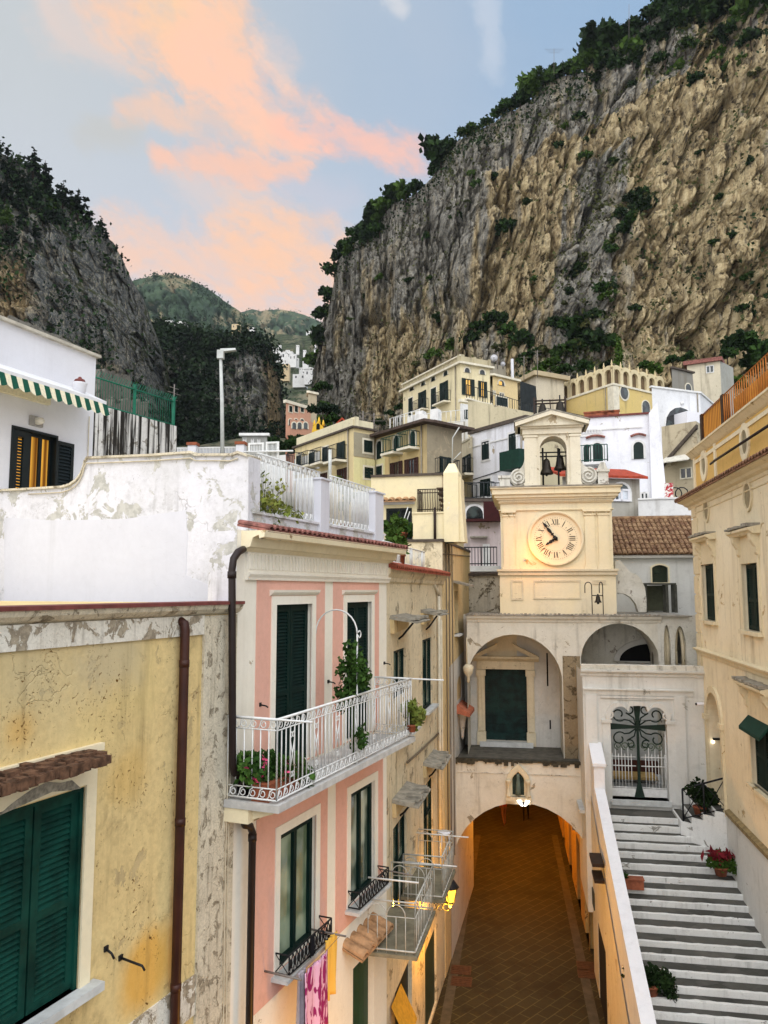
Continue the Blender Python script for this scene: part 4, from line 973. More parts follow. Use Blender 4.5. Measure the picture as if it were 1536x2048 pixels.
mb = MB(); mb.box(K, K.U(1093, 1330), K.U(1096, 1330), .02, .04, K.Z(1094, 1372), K.Z(1094, 1306)); mb.box(K, K.U(1099, 1450), K.U(1102, 1450), .02, .04, K.Z(1100, 1458), K.Z(1100, 1440)); mb.build('wall_slot', DARK, pc_)
# lunette window in the second bay
mb = MB(); lu0, lu1, lz0, lz1 = lune
pts = [(lu1, lz0)]+[(lu1-(lu1-lu0)*sin(a), lz0+(lz1-lz0)*cos(a)) for a in np.linspace(0, pi/2, 12)]
mb.prism(K, pts, .015, .03); lw_ = mb.build('lunette_window', DARK, pc_)
ot = [(lu1+.14, lz0-.1)]+[(lu1+.02-(lu1-lu0+.22)*sin(a), lz0+(lz1-lz0+.2)*cos(a)) for a in np.linspace(0, pi/2, 12)]
it = [(lu1+.0, lz0)]+pts[1:]
mb = MB(); mb.ring(K, ot, it, .01, .1); mb.box(K, lu0-.3, lu1+.16, .0, .16, lz0-.2, lz0-.1); mb.build('lunette_frame', WM, lw_)
# weathered side bay to the right with narrow pointed arches
sb = B.off(.02); s0, s1 = B.U(1316, 1290), B.U(1402, 1290)
pa = [(sb.U(1329, 1330), sb.U(1343, 1330), sb.Z(1336, 1332), sb.Z(1330, 1250)), (sb.U(1351, 1330), sb.U(1374, 1330), sb.Z(1336, 1332), sb.Z(1352, 1252))]
mb = MB(); mb.wall(B, s0, s1, zfl-2.5, ztr-.04, [(p[0], p[1], p[2], p[3], .9) for p in pa], 1.2, .02); mb.build('side_bay', CHWD, pc_)
mb = MB()
for p in pa:
    c = (p[0]+p[1])/2; mb.tube([B.P(p[0]+.06, -.25, p[2]), B.P(p[0]+.06, -.25, p[3]-.9)]+[B.P(x, -.25, z) for x, z in arch_pts(p[0]+.06, p[1]-.06, p[3]-.06, .84, 8)]+[B.P(p[1]-.06, -.25, p[2])], .07, 6)
mb.build('arch_moulding', TRIM, pc_)
mb = MB(); mb.box(B, s0, s1, -1.3, -1.2, zfl-2.5, ztr-.05); mb.build('side_bay_wall', plain('deep_grey_plaster', '6b665b', .95, 0, .3, 2), pc_)
mb = MB(); mb.lathe(B.P(pu0+.05, .12, B.Z(938, 1345)), [(.02, -.35), (.06, -.3), (.05, -.15), (.16, 0), (.2, .2), (.12, .3)], 10); mb.tube([B.P(pu0+.0, .1, B.Z(936, 1330)), B.P(pu0+.0, .1, B.Z(936, 1275))], .025, 5); mb.build('corbel', TRIM, pc_)

# shrine on the arch wall
sx0, sx1 = A.U(1013, 1570), A.U(1060, 1570); sz0, sz1 = A.Z(1037, 1600), A.Z(1037, 1545)
sr = thing('wall_shrine', A.P((sx0+sx1)/2, 0, sz0), 'small stone shrine with a pointed glass niche and two colonnettes on the arch', 'shrine')
mb = MB(); mb.box(A, sx0-.02, sx1+.04, -.02, .22, sz0, sz0+.14); mb.box(A, sx0-.02, sx1+.02, -.02, .1, sz0-.12, sz0); mb.build('base', TRIM, sr)
zs_ = A.Z(1037, 1559); zap = A.Z(1036, 1527); cu = (sx0+sx1)/2
def pointed(w_, zb, zsp, zt, k=7):
    R = [(cu+w_*cos(a), zsp+(zt-zsp)*sin(a)**.8*1.0) for a in np.linspace(0, pi/2, k)]
    R = [(cu+w_*(1-t**1.7), zsp+(zt-zsp)*t) for t in np.linspace(0, 1, k)]
    return [(cu+w_, zb)]+R+[(2*cu-u, z) for u, z in reversed(R[:-1])]+[(cu-w_, zb)]
mb = MB(); mb.ring(A, pointed((sx1-sx0)/2, sz0+.14, zs_, zap), pointed((sx1-sx0)/2-.17, sz0+.14, zs_, zap-.24), -.01, .13); mb.build('arch', TRIM, sr)
pn = MB().prism(A, pointed((sx1-sx0)/2-.15, sz0+.14, zs_, zap-.2), .0, .02).build('niche_glass', glass('dim_shrine_glass', '1c2a22', '34443a', .1), sr)
mb = MB(); mb.ring(A, pointed((sx1-sx0)/2-.14, sz0+.14, zs_, zap-.2), pointed((sx1-sx0)/2-.2, sz0+.18, zs_, zap-.28), .02, .04); mb.build('niche_frame', CREAM, sr)
mb = MB(); mb.lathe(A.P(cu, .08, sz0+.2), [(.11, 0), (.09, .2), (.07, .45), (.05, .55), (.06, .62), (.03, .7)], 8); mb.build('figurine', plain('dim_plaster_figure', '5d6a60', .8), sr)
for u in (sx0+.07, sx1-.07): MB().lathe(A.P(u, .17, sz0+.14), [(.085, 0), (.085, .06), (.055, .1), (.05, zs_-sz0-.3), (.06, zs_-sz0-.28), (.095, zs_-sz0-.18), (.1, zs_-sz0-.12)], 10).build('colonnette', TRIM, sr)
# twin floodlight under the shrine
fu, fz = A.hit(1047, 1608, .25)
fl = thing('floodlight', A.P(fu, .1, fz), 'small twin white floodlight glowing at the crown of the arch', 'floodlight')
MB().box(A, fu-.05, fu+.05, .02, .2, fz-.02, fz+.14).build('bracket', IRON, fl)
for s in (-1, 1):
    mb = MB(); mb.hexa([A.P(fu+s*.02, .15, fz-.08), A.P(fu+s*.10, .15, fz-.06), A.P(fu+s*.10, .25, fz-.06), A.P(fu+s*.02, .25, fz-.08), A.P(fu+s*.08, .15, fz+.12), A.P(fu+s*.22, .15, fz+.10), A.P(fu+s*.22, .25, fz+.10), A.P(fu+s*.08, .25, fz+.12)])
    mb.build('lamp_head', emit('white_floodlight', 'ffffff', 3.0), fl)

# ---------------- clock tower
C = A.off(-1.7); cz0 = ztr; cu0, cu1 = C.U(1000, 1200), C.U(1233, 1200)
ct = thing('clock_tower', C.P((cu0+cu1)/2, 0, ztr), 'pale yellow clock tower with a round clock and an arched belfry on top', 'clock tower')
zb1, zb2 = C.Z(1110, 1150), C.Z(1110, 1138); zc0, zc1 = C.Z(1110, 998), C.Z(1110, 975)
mb = MB(); mb.box(C, cu0, cu1, -4, 0, cz0-.1, zb1); mb.build('lower_stage', CHY, ct)
mu0, mu1 = C.U(1002, 1100), C.U(1226, 1100)
mb = MB(); mb.box(C, mu0, mu1, -3.9, 0.0, zb2, zc0); mb.build('clock_stage', CHY, ct)
mb = MB(); mb.box(C, cu0-.06, cu1+.06, -4.05, .08, zb1, zb2-.08); mb.box(C, cu0-.1, cu1+.1, -4.1, .14, zb2-.08, zb2); mb.build('string_course', TRIM, ct)
mb = MB()
for i, (n, za, zz) in enumerate(((.06, zc0-.42, zc0-.38), (.06, zc0-.14, zc0-.02), (.14, zc0-.02, zc0+.06), (.22, zc0+.06, zc0+.18), (.3, zc0+.18, zc1-.05), (.36, zc1-.05, zc1))): mb.box(C, mu0-n, mu1+n, -3.9-n, n, za, zz)
k = 60
for i in range(k): u = mu0+(mu1-mu0)*(i+.2)/k; mb.box(C, u, u+(mu1-mu0)/k*.55, .05, .12, zc0-.1, zc0-.03)
mb.build('cornice', CHY, ct)
mb = MB(); mb.box(C, mu0-.38, mu1+.38, -4.3, .38, zc1, zc1+.05); mb.build('cornice_capping', plain('weathered_terrace_tile', '8d877b'), ct)
# pilasters and panels
zp0, zp1 = zb2, zc0-.42
for xa, xb in ((1007, 1029), (1170, 1190), (1197, 1218)):
    a, b = C.U(xa, 1080), C.U(xb, 1080); mb = MB(); mb.box(C, a, b, -.02, .06, zp0+.12, zp1-.22); mb.box(C, a-.05, b+.05, -.02, .09, zp0, zp0+.12); mb.box(C, a-.04, b+.04, -.02, .09, zp1-.22, zp1-.16); mb.box(C, a-.07, b+.07, -.02, .12, zp1-.08, zp1)
    for u in (a+.02, b-.02): mb.tube([C.P(u+.06*cos(q), .08, zp1-.13+.06*sin(q)) for q in np.linspace(0, 5.5, 9)], .02, 4)
    mb.build('pilaster', CHY, ct)
mb = MB()
for xa, xb, ya, yb in ((1022, 1047, 1160, 1200), (1067, 1162, 1160, 1198), (1185, 1212, 1160, 1168)):
    a, b = C.U(xa, 1180), C.U(xb, 1180); mb.frame(C, a, b, C.Z(1110, yb), C.Z(1110, ya), .06, -.01, .03)
mb.build('panel_frame', TRIM, ct)
# the clock
kc = C.hit(1111, 1077); kr = (C.U(1166, 1077)-C.U(1056, 1077))/2
def circ(r, k=56): return [(kc[0]+r*cos(2*pi*i/k), kc[1]+r*sin(2*pi*i/k)) for i in range(k)]
ck = thing('tower_clock', C.P(kc[0], 0, kc[1]), 'big round cream clock with black Roman numerals on the tower', 'clock')
mb = MB(); mb.prism(C, circ(kr*.95), .0, .03); mb.build('dial', stucco('cream_clock_dial', 'e6d6b2', 'e2d3b4', .5, 'a89a7c', .1, 0, '', .05, '8d7c55', 0, .1, .3, 1.4, .06, 23.0), ck)
mb = MB(); mb.ring(C, circ(kr*1.02), circ(kr*.93), .02, .10); mb.ring(C, circ(kr*1.0), circ(kr*.96), .10, .125); mb.build('dial_ring', CHY, ck)
BLKN = plain('black_clock_paint', '15120f', .6)
nm = MB(); R1_, R2_ = kr*.50, kr*.72
def stroke(ang, x0, r0, x1, r1, w_):
    ca, sa = sin(ang), cos(ang)
    def pt(x, r): return C.P(kc[0]+ca*r+sa*x, .036, kc[1]+sa*r-ca*x)
    v = [pt(x0-w_, r0), pt(x0+w_, r0), pt(x1+w_, r1), pt(x1-w_, r1)]; f_ = C.n.to_3d()*.008
    nm.hexa([p_-f_ for p_ in v]+v)
rom = ['XII', 'I', 'II', 'III', 'IIII', 'V', 'VI', 'VII', 'VIII', 'IX', 'X', 'XI']
s_ = kr*.035
for h, tx in enumerate(rom):
    ang = h*pi/6; wid = {'I': 1.9, 'V': 3.2, 'X': 3.4}; tot = sum(wid[q] for q in tx)*s_; x = -tot/2
    for q in tx:
        c = x+wid[q]*s_/2
        if q == 'I': stroke(ang, c, R1_, c, R2_, s_*.42)
        elif q == 'V': stroke(ang, c-s_*1.1, R2_, c, R1_, s_*.42); stroke(ang, c+s_*1.1, R2_, c, R1_, s_*.16)
        else: stroke(ang, c-s_*1.2, R2_, c+s_*1.2, R1_, s_*.42); stroke(ang, c+s_*1.2, R2_, c-s_*1.2, R1_, s_*.16)
        x += wid[q]*s_
    nm.build('numeral', BLKN, ck); nm = MB()
for i in range(60):
    ang = i*pi/30; stroke(ang, 0, kr*.755, 0, kr*(.785 if i % 5 else .80), s_*.14)
    if i % 5 == 2 and False: pass
nm.build('minute_track', BLKN, ck); nm = MB()
for i in range(48): stroke(i*pi/24, 0, kr*.455, 0, kr*.475, s_*.14)
nm.build('inner_track', BLKN, ck); nm = MB()
for i in range(12): stroke((i+.5)*pi/6, 0, kr*.53, 0, kr*.575, s_*.28)
nm.build('half_hour_mark', BLKN, ck)
def hand(ang, ln, w_, name, n):
    ca, sa = sin(ang), cos(ang); prof = [(-.14, .5), (-.05, .9), (.06, .5), (.1, 1.5), (.15, .5), (.2, .6), (.26, 1.5), (.3, .5), (.36, .9), (.5, 1.25), (.62, .6), (.66, .4), (.74, .95), (.82, .75), (1, .02)]
    vs = []
    for nn in (n, n+.012):
        for sgn in (1, -1):
            for r, ww in prof: vs.append(C.P(kc[0]+ca*r*ln+sa*sgn*ww*w_, nn, kc[1]+sa*r*ln-ca*sgn*ww*w_))
    m = len(prof); fs = []
    for i in range(m-1): fs += [(2*m+i, 2*m+i+1, 3*m+i+1, 3*m+i), (i, i+1, 2*m+i+1, 2*m+i), (m+i, m+i+1, 3*m+i+1, 3*m+i)]
    mb = MB(); mb.add(vs, fs); mb.tube([C.P(kc[0], n-.01, kc[1]), C.P(kc[0], n+.03, kc[1])], w_*1.5, 14); return mb.build(name, BLKN, ck)
hand(radians(-37.5), kr*.78, kr*.05, 'minute_hand', .085); hand(radians(236.5), kr*.45, kr*.052, 'hour_hand', .065)
lmp = C.P(kc[0]-kr*1.0, .32, kc[1]-kr*.35)
cl_ = thing('spotlight', C.P(kc[0]-kr*1.08, .12, kc[1]-kr*.75), 'small warm spotlight beside the lower left of the tower clock', 'spotlight')
mb = MB(); mb.box(C, kc[0]-kr*1.11, kc[0]-kr*1.05, 0, .2, kc[1]-kr*.78, kc[1]-kr*.72); mb.build('housing', CHY, cl_)
lamp('clock_light', C.P(kc[0]-kr*.85, .75, kc[1]-kr*.55), 'ff9a28', 26, .1)
# belfry
F2 = C.off(-.5); bz0 = zc1+.05; bz1 = F2.Z(1104, 868); be = F2.Z(1104, 853)
bu0, bu1 = F2.U(1050, 920), F2.U(1160, 920)
op = (F2.U(1080, 920), F2.U(1134, 920), bz0, F2.Z(1107, 872), (F2.U(1134, 920)-F2.U(1080, 920))/2*.985)
mb = MB()
for nn in (0, -1.1): mb.wall(F2, bu0, bu1, bz0, bz1, [op], .55 if nn == 0 else -.55, nn)
for u in (bu0, bu1): mb.quad(F2.P(u, 0, bz0), F2.P(u, -1.1, bz0), F2.P(u, -1.1, bz1), F2.P(u, 0, bz1))
BELF = stucco('flaking_white_belfry_plaster', 'ded6c0', 'd0c5aa', .7, '7a6e58', .5, .24, 'b3a284', .4, '6d604a', .1, .3, .6, 1.6, .15, 24.0)
mb.build('belfry', BELF, ct)
mb = MB()
for a, b in ((bu0-.02, op[0]-.12), (op[1]+.12, bu1+.02)):
    mb.box(F2, a, b, 0, .07, bz0, bz1-.12); mb.box(F2, a-.04, b+.04, 0, .1, bz1-.12, bz1-.04); mb.box(F2, a-.03, b+.03, 0, .1, bz0, bz0+.2); mb.build('belfry_pilaster', BELF, ct); mb = MB()
mb = MB(); e0, e1 = F2.U(1039, 860), F2.U(1170, 860)
for n, za, zz in ((.08, bz1, bz1+.22), (.16, bz1+.22, bz1+.3), (.26, bz1+.3, be)): mb.box(F2, bu0-n, bu1+n, -1.1-n, n, za, zz)
ap = F2.Z(1104, 824); cm = (bu0+bu1)/2
mb.prism(F2, [(bu0-.3, be), (bu1+.3, be), (cm, ap-.12)], -1.3, .1)
mb.build('entablature', BELF, ct)
mb = MB(); hh = .17
for s, e in ((1, bu0-.36), (-1, bu1+.36)):
    mb.prism(F2, [(e, be), (cm, ap-.14), (cm, ap+.02), (e, be+.16)], -1.4, .28)
mb.build('pediment', BELF, ct)
mb = MB()
for s, e in ((1, bu0-.4), (-1, bu1+.4)): mb.prism(F2, [(e, be+.165), (cm, ap+.025), (cm, ap+.07), (e, be+.21)], -1.42, .3)
mb.build('pediment_tiles', FLAG, ct)
# volutes and end pedestals
for s, xc, yc, xa, xb, yt in ((1, 1037, 955, 999, 1020, 951), (-1, 1177, 951, 1196, 1217, 938)):
    vc = F2.hit(xc, yc); r = .34; mb = MB()
    mb.prism(F2, [(vc[0]+r*cos(2*pi*i/20), vc[1]+r*sin(2*pi*i/20)) for i in range(20)], -.6, -.02)
    mb.tube(spiral(F2, vc[0], vc[1], .0, r*.92, 2.3, pi/2, s, 40, .12), .045, 6)
    wallu = bu0 if s == 1 else bu1; tzv = F2.Z(1050, 905)
    pts = [(wallu, bz0), (vc[0], bz0), (vc[0], vc[1]+r)]+[(vc[0]+(wallu-vc[0])*sin(q)*1.0, vc[1]+r+(tzv-vc[1]-r)*(1-cos(q))) for q in np.linspace(.1, pi/2, 8)]
    mb.prism(F2, pts, -.5, -.1); mb.build('volute', CHWD, ct)
    a, b = F2.U(xa, 960), F2.U(xb, 960); zt_ = F2.Z((xa+xb)/2, yt); mb = MB(); mb.box(F2, a, b, -.6, 0, bz0, zt_-.1); mb.box(F2, a-.05, b+.05, -.65, .05, zt_-.1, zt_)
    if s == -1: mb.prism(F2, [(a, zt_), (b, zt_), (b-.12, zt_+.28), (a+.12, zt_+.28)], -.5, -.1)
    mb.build('pedestal', CHWD, ct)
# bells
BELLM = plain('dark_bronze', '2e2a24', .5, .6, .3, 6, .2)
def bell(F, x, y, h, r, n, label, group, hang=.25):
    u, z = F.hit(x, y, n); p = F.P(u, n, z); b = thing('bell', p, label, 'bell', group)
    MB().lathe(p, [(r, -h*.5), (r*.97, -h*.42), (r*.72, -h*.2), (r*.58, .1*h), (r*.52, h*.32), (r*.3, h*.46), (.03, h*.5)], 16).build('bell_body', BELLM, b)
    mb = MB(); mb.tube([p+Vector((0, 0, h*.48)), p+Vector((0, 0, h*.5+hang))], .03, 5); mb.build('hanger', IRON, b)
    MB().ball(p-Vector((0, 0, h*.55)), .05).build('clapper', IRON, b); return b
bell(F2, 1093, 933, .62, .26, -.35, 'dark bell hanging at the left side of the belfry opening', 'bells of the clock tower')
bell(F2, 1120, 925, .6, .25, -.6, 'dark bell hanging at the right side of the belfry opening', 'bells of the clock tower')
mb = MB()
for x in (1086, 1117): u = F2.U(x, 930, -.45); mb.tube([F2.P(u, -.45, bz0), F2.P(u, -.45, F2.Z(x, 896, -.45))], .04, 5)
ua, ub = op[0], op[1]
for y in (905, 913): z = F2.Z(1100, y, -.45); mb.tube([F2.P(ua, -.45, z), F2.P(ub, -.45, z)], .03, 5)
tagit(mb.build('belfry_yoke', IRON, None), 'black iron frame inside the belfry opening carrying two bells', 'bell frame')
# bell frame on the roof behind the pediment
RF = F2.off(-.7); rz = ap-.35; ra, rb = RF.U(1069, 820), RF.U(1131, 820); rt = RF.Z(1100, 799)
mb = MB()
for u in (ra, rb): mb.tube([RF.P(u, 0, rz-.5), RF.P(u, 0, rt+.1)], .045, 5)
for z in (rt-.04, rt-.16): mb.tube([RF.P(ra-.02, 0, z), RF.P(rb+.02, 0, z)], .035, 5)
mb.tube([RF.P((ra+rb)/2, 0, rt), RF.P((ra+rb)/2+.06, 0, rz)], .025, 5)
tagit(mb.build('rooftop_yoke', plain('rusty_iron', '2d211a'), None), 'rusty iron frame above the belfry pediment carrying two bells', 'bell frame')
bell(RF, 1085, 820, .5, .24, 0, 'brown bell hanging left of centre in the frame above the pediment', 'bells of the clock tower', .2); bell(RF, 1120, 816, .55, .26, 0, 'grey bell hanging right of centre in the frame above the pediment', 'bells of the clock tower', .25)
# little bell stand on the terrace
SB_ = C.off(.75); su, szz = SB_.hit(1191, 1222); 
bs = thing('bell_stand', SB_.P(su, 0, ztr), 'thin black iron stand with a small bell on the terrace edge', 'bell stand')
mb = MB(); s0_, s1_ = SB_.U(1184, 1200), SB_.U(1206, 1200); zt_ = SB_.Z(1190, 1172); zc_ = SB_.Z(1190, 1191)
for u, s in ((s0_, -1), (s1_, -.5)):
    mb.tube([SB_.P(u, 0, ztr), SB_.P(u, 0, zt_)]+[SB_.P(u+s*.12*(1-cos(q)), 0, zt_+.14*sin(q)) for q in np.linspace(.2, pi, 8)]+[SB_.P(u+s*.24, 0, zt_-.25)], .018, 5)
mb.tube([SB_.P(s0_, 0, zc_), SB_.P(s1_, 0, zc_)], .018, 5); mb.build('frame', IRON, bs)
bell(SB_, 1196, 1198, .26, .13, 0, 'small pale bell in the iron stand on the terrace edge', 'bells of the clock tower', .05)
# ---------------- buttress and tiled side chapel
E_ = C.off(-.6)
btz = E_.Z(1240, 1122); pts = [E_.hit(x, y) for x, y in ((1230, 1224), (1230, 1122), (1240, 1120), (1250, 1132), (1262, 1145), (1275, 1150), (1283, 1160), (1290, 1175), (1293, 1200), (1293, 1224), (1277, 1224), (1272, 1208), (1262, 1195), (1250, 1188), (1234, 1185))]
bt = MB().prism(E_, pts, -.5, 0).build('buttress', CHWD, None); tagit(bt, 'curved white flying buttress with black edges beside the clock tower', 'buttress')
H_ = C.off(-3.6); ch = thing('side_chapel', H_.P(6, 0, ztr), 'low white side chapel with a brown clay tile roof beside the tower', 'chapel')
hu0, hu1 = H_.U(1215, 1160), H_.U(1420, 1160); hz1 = H_.Z(1300, 1109)
wd = (H_.U(1304, 1150), H_.U(1336, 1150), H_.Z(1320, 1165), H_.Z(1320, 1130), .12)
mb = MB(); mb.wall(H_, hu0, hu1, ztr-.5, hz1, [wd], .2); mb.build('wall', GATEW, ch)
MB().box(H_, wd[0], wd[1], -.2, -.16, wd[2], wd[3]).build('window', glass('dim_shrine_glass', '1c2a22', '34443a'), ch)
mb = MB(); a, b = wd[0]-.06, wd[1]+.06; mb.ring(H_, [(a, wd[2]-.06)]+arch_pts(a, b, wd[3]+.06, .14, 8)+[(b, wd[2]-.06)], [(wd[0], wd[2])]+arch_pts(wd[0], wd[1], wd[3], .12, 8)+[(wd[1], wd[2])], -.02, .05); mb.build('window_frame', CREAM, ch)
# roof: real rows of clay tiles running down the slope
rise, run = H_.Z(1300, 1042)-hz1, 0
RB = H_.off(-3.0); rzt = RB.Z(1300, 1040)
def tiled_slope(F, u0, u1, n0, z0, n1, z1, parent, mat, tw=.2, tl=.42, name='tile_roof'):
    mb = MB(); nc = int((u1-u0)/tw); ln = sqrt((n1-n0)**2+(z1-z0)**2); nr = int(ln/tl); k = 4
    dn, dz = (n1-n0)/ln, (z1-z0)/ln; pn, pz = -dz, dn
    if pz < 0: pn, pz = -pn, -pz
    mb.quad(F.P(u0, n0, z0), F.P(u1, n0, z0), F.P(u1, n1, z1), F.P(u0, n1, z1))
    for i in range(nc):
        c = u0+(u1-u0)*(i+.5)/nc; w_ = (u1-u0)/nc*.44
        for j in range(nr):
            s0, s1 = ln*j/nr-.02, ln*(j+1)/nr+.05; jit = (random.random()-.5)*.03; vs = []
            for s, lift in ((s0, .035), (s1, .0)):
                for q in range(k+1):
                    a = pi*q/k; h = lift+.075*sin(a)+.012; vs.append(F.P(c+jit-w_*cos(a), n0+dn*s+pn*h, z0+dz*s+pz*h))
            mb.add(vs, [(q, q+1, k+2+q, k+1+q) for q in range(k)]+[tuple(range(k+1))])
    return mb.build(name, mat, parent)
t = NT('clay_roof_tile'); n = t.noise(2.6, 4, .7); n2 = t.noise(11, 3, .6); c = t.mix(t.ramp(n, .35, .65), lin('664833'), lin('957858')); c = t.mix(t.math('MULTIPLY', t.ramp(n2, .5, .7), .6), c, lin('3a2c22')); CLAY = t.out(c, .9, t.bump(n2, .4, .02))
tiled_slope(H_, hu0, hu1, .25, hz1-.02, -3.0, rzt, ch, CLAY)
mb = MB(); mb.tube([H_.P(hu0, -3.0, rzt+.05), H_.P(hu1, -3.0, rzt+.05)], .14, 8); mb.build('ridge', CLAY, ch)
mb = MB(); mb.box(H_, hu0, hu1, -.02, .2, hz1-.14, hz1-.03); mb.build('eave', WM, ch)
bx0, bx1 = H_.U(1287, 1185, 1.0), H_.U(1352, 1185, 1.0); tzb_ = H_.Z(1320, 1166, 1.0)
tb_ = thing('old_table', H_.P((bx0+bx1)/2, 1.0, ztr), 'weathered dark wooden table frame standing under the chapel window', 'table')
WOOD = plain('grey_weathered_wood', '4a4a42', .85, 0, .3, 5, .3)
MB().box(H_, bx0, bx1, .3, 1.1, tzb_-.07, tzb_).build('table_top', WOOD, tb_)
for u in (bx0+.08, bx1-.35, bx1-.02):
    for n in (.4, 1.02): MB().box(H_, u-.05, u+.05, n-.05, n+.05, ztr, tzb_-.07).build('leg', WOOD, tb_)
MB().box(H_, bx0+.13, bx1-.4, .38, .42, ztr+.05, tzb_-.1).build('back_board', plain('dull_green_board', '4d5040', .85), tb_)

# ---------------- gatehouse with the green cross gate
Gt = Fr(at(1165, 1180, 25.4).xy, 99.7)
gu0, gu1 = Gt.U(1166, 1400), Gt.U(1409, 1400); gzt = Gt.Z(1280, 1340); gzb = Gt.Z(1280, 1600)
gh = thing('gatehouse', Gt.P((gu0+gu1)/2, 0, gzb), 'white moulded gatehouse at the stair head with a green cross gate', 'gatehouse')
go = (Gt.U(1222, 1500), Gt.U(1335, 1500), gzb, Gt.Z(1278, 1411))
gw_ = go[1]-go[0]; gc = (go[0]+go[1])/2
# mixtilinear head: two shoulder arcs and a raised flat middle
sp = Gt.Z(1278, 1440); shoulder = []
for q in np.linspace(0, pi*.62, 8): shoulder.append((go[0]+gw_*.19*(1-cos(q)), sp+(go[3]-sp)*.92*sin(q)))
head = shoulder+[(gc-gw_*.17, go[3]-.2), (gc-gw_*.14, go[3]-.02), (gc, go[3])]; head = head+[(2*gc-u, z) for u, z in reversed(head[:-1])]
mb = MB(); mb.wall(Gt, gu0, gu1, gzb-3.5, gzt-.1, [(go[0], go[1], gzb, go[3]+.001)], .4)
top = [(go[0], go[3]+.001)]+head+[(go[1], go[3]+.001)]
mid = len(head)//2
P_ = Gt.P
for nn in (0,):
    mb.add([P_(u, nn, z) for u, z in [(go[0], go[3])]+head[:mid+1]], [tuple(range(mid+2))]); mb.add([P_(u, nn, z) for u, z in head[mid:]+[(go[1], go[3])]], [tuple(range(len(head)-mid+1))])
for p, q in zip(head[:-1], head[1:]): mb.quad(P_(p[0], 0, p[1]), P_(q[0], 0, q[1]), P_(q[0], -.4, q[1]), P_(p[0], -.4, p[1]))
for u in (gu0, gu1): mb.quad(P_(u, 0, gzb-3.5), P_(u, -3, gzb-3.5), P_(u, -3, gzt-.1), P_(u, 0, gzt-.1))
mb.build('wall', GATEW, gh)
mb = MB(); mb.box(Gt, gu0, gu1, -.42, .0, gzt-.12, gzt); mb.profile(Gt, [(0, gzt-.22), (.05, gzt-.2), (.06, gzt-.13), (.16, gzt-.06), (.17, gzt-.002), (0, gzt-.002)], gu0-.06, gu1); mb.build('cornice', GATEW, gh)
mb = MB(); mb.box(Gt, gu0-.05, gu1, -.25, .1, gzt+.001, gzt+.15); mb.build('parapet', CHWD, gh)
zl1, zl2 = Gt.Z(1280, 1378), Gt.Z(1280, 1391)
mb = MB(); mb.profile(Gt, [(0, zl2), (.03, zl2), (.05, zl1-.05), (.1, zl1-.04), (.1, zl1), (0, zl1)], gu0, Gt.U(1386, 1380)); mb.build('string_course', GATEW, gh)
mb = MB()
for xa, xb in ((1172, 1195), (1350, 1372)):
    a, b = Gt.U(xa, 1480), Gt.U(xb, 1480); MB().box(Gt, a, b, -.01, .07, gzb-.1, zl2).build('pilaster', GATEW, gh)
mb = MB()
for s, e in ((-1, go[0]), (1, go[1])):
    a, b = sorted((e, e+s*.24)); mb.box(Gt, a, b, -.01, .05, gzb-.1, sp-.1); mb.box(Gt, a-.04, b+.04, -.01, .09, sp-.1, sp)
    c = (e+s*.04, sp+.14); mb.tube(spiral(Gt, c[0], c[1], .04, .15, 1.5, pi/2, s, 18, .2), .035, 5)
off = [(gc+(u-gc)*1.14, z+(.13 if z > sp+.02 else 0)) for u, z in head]
mb.ring(Gt, off, head, 0, .07); a, b = go[0]-.35, go[1]+.35; zz = Gt.Z(1278, 1398)
mb.prism(Gt, [(gc-.55, go[3]+.18), (gc+.55, go[3]+.18), (gc+.7, zz), (gc-.7, zz)], 0, .04)
mb.box(Gt, gu0+.55, gu1-.8, 0, .05, zz+.02, zz+.08); mb.build('gate_surround', GATEW, gh)
mb = MB(); mb.box(Gt, go[0]-.05, go[1]+.05, -.4, .12, gzb-.16, gzb); mb.build('threshold', STONEW, gh)
# court behind the gate
mb = MB(); mb.box(Gt, go[0]-1, go[1]+1, -3.4, -3.3, gzb, gzt-.3); mb.build('court_wall', plain('grey_court_wall', 'b4b6b2', .9, 0, .2, 1), gh)
mb = MB(); mb.box(Gt, go[0]-1, go[1]+1, -3.3, -3.2, gzb+.05, gzb+.55); mb.build('court_band', plain('dark_red_board', '4a2a20', .9, 0, .3, 2), gh)
mb = MB()
for i in range(3): mb.box(Gt, go[0]-1, go[1]+1, -3.2, -2.4-.25*i, gzb-.5+.2*i, gzb-.3+.2*i)
mb.box(Gt, go[0]-1, go[1]+1, -3.2, -.4, gzb-.6, gzb-.5); mb.build('court_step', STONEW, gh)
# gate: cross, scrolls and bars
GG = plain('green_wrought_iron', '14291f', .6, .0, .25, 6, .1)
gt_ = thing('iron_gate', Gt.P(gc, -.2, gzb), 'green wrought iron gate with a large cross, scrolls and pale bars', 'gate')
gn = -.18; ch_ = Gt.Z(1278, 1456); ctop = go[3]-.03
mb = MB(); w1, w2 = .036, .11
mb.prism(Gt, [(gc-w1, ch_), (gc-w2, ctop), (gc+w2, ctop), (gc+w1, ch_)], gn-.03, gn+.03)
mb.prism(Gt, [(gc-w1, ch_), (gc+w1, ch_), (gc+w1*1.3, gzb+.5), (gc+.16, gzb+.03), (gc-.16, gzb+.03), (gc-w1*1.3, gzb+.5)], gn-.03, gn+.03)
for s in (-1, 1): mb.prism(Gt, [(gc, ch_-w1), (gc, ch_+w1), (gc+s*gw_*.49, ch_+.1), (gc+s*gw_*.49, ch_-.1)], gn-.03, gn+.03)
mb.build('cross', GG, gt_)
mb = MB()
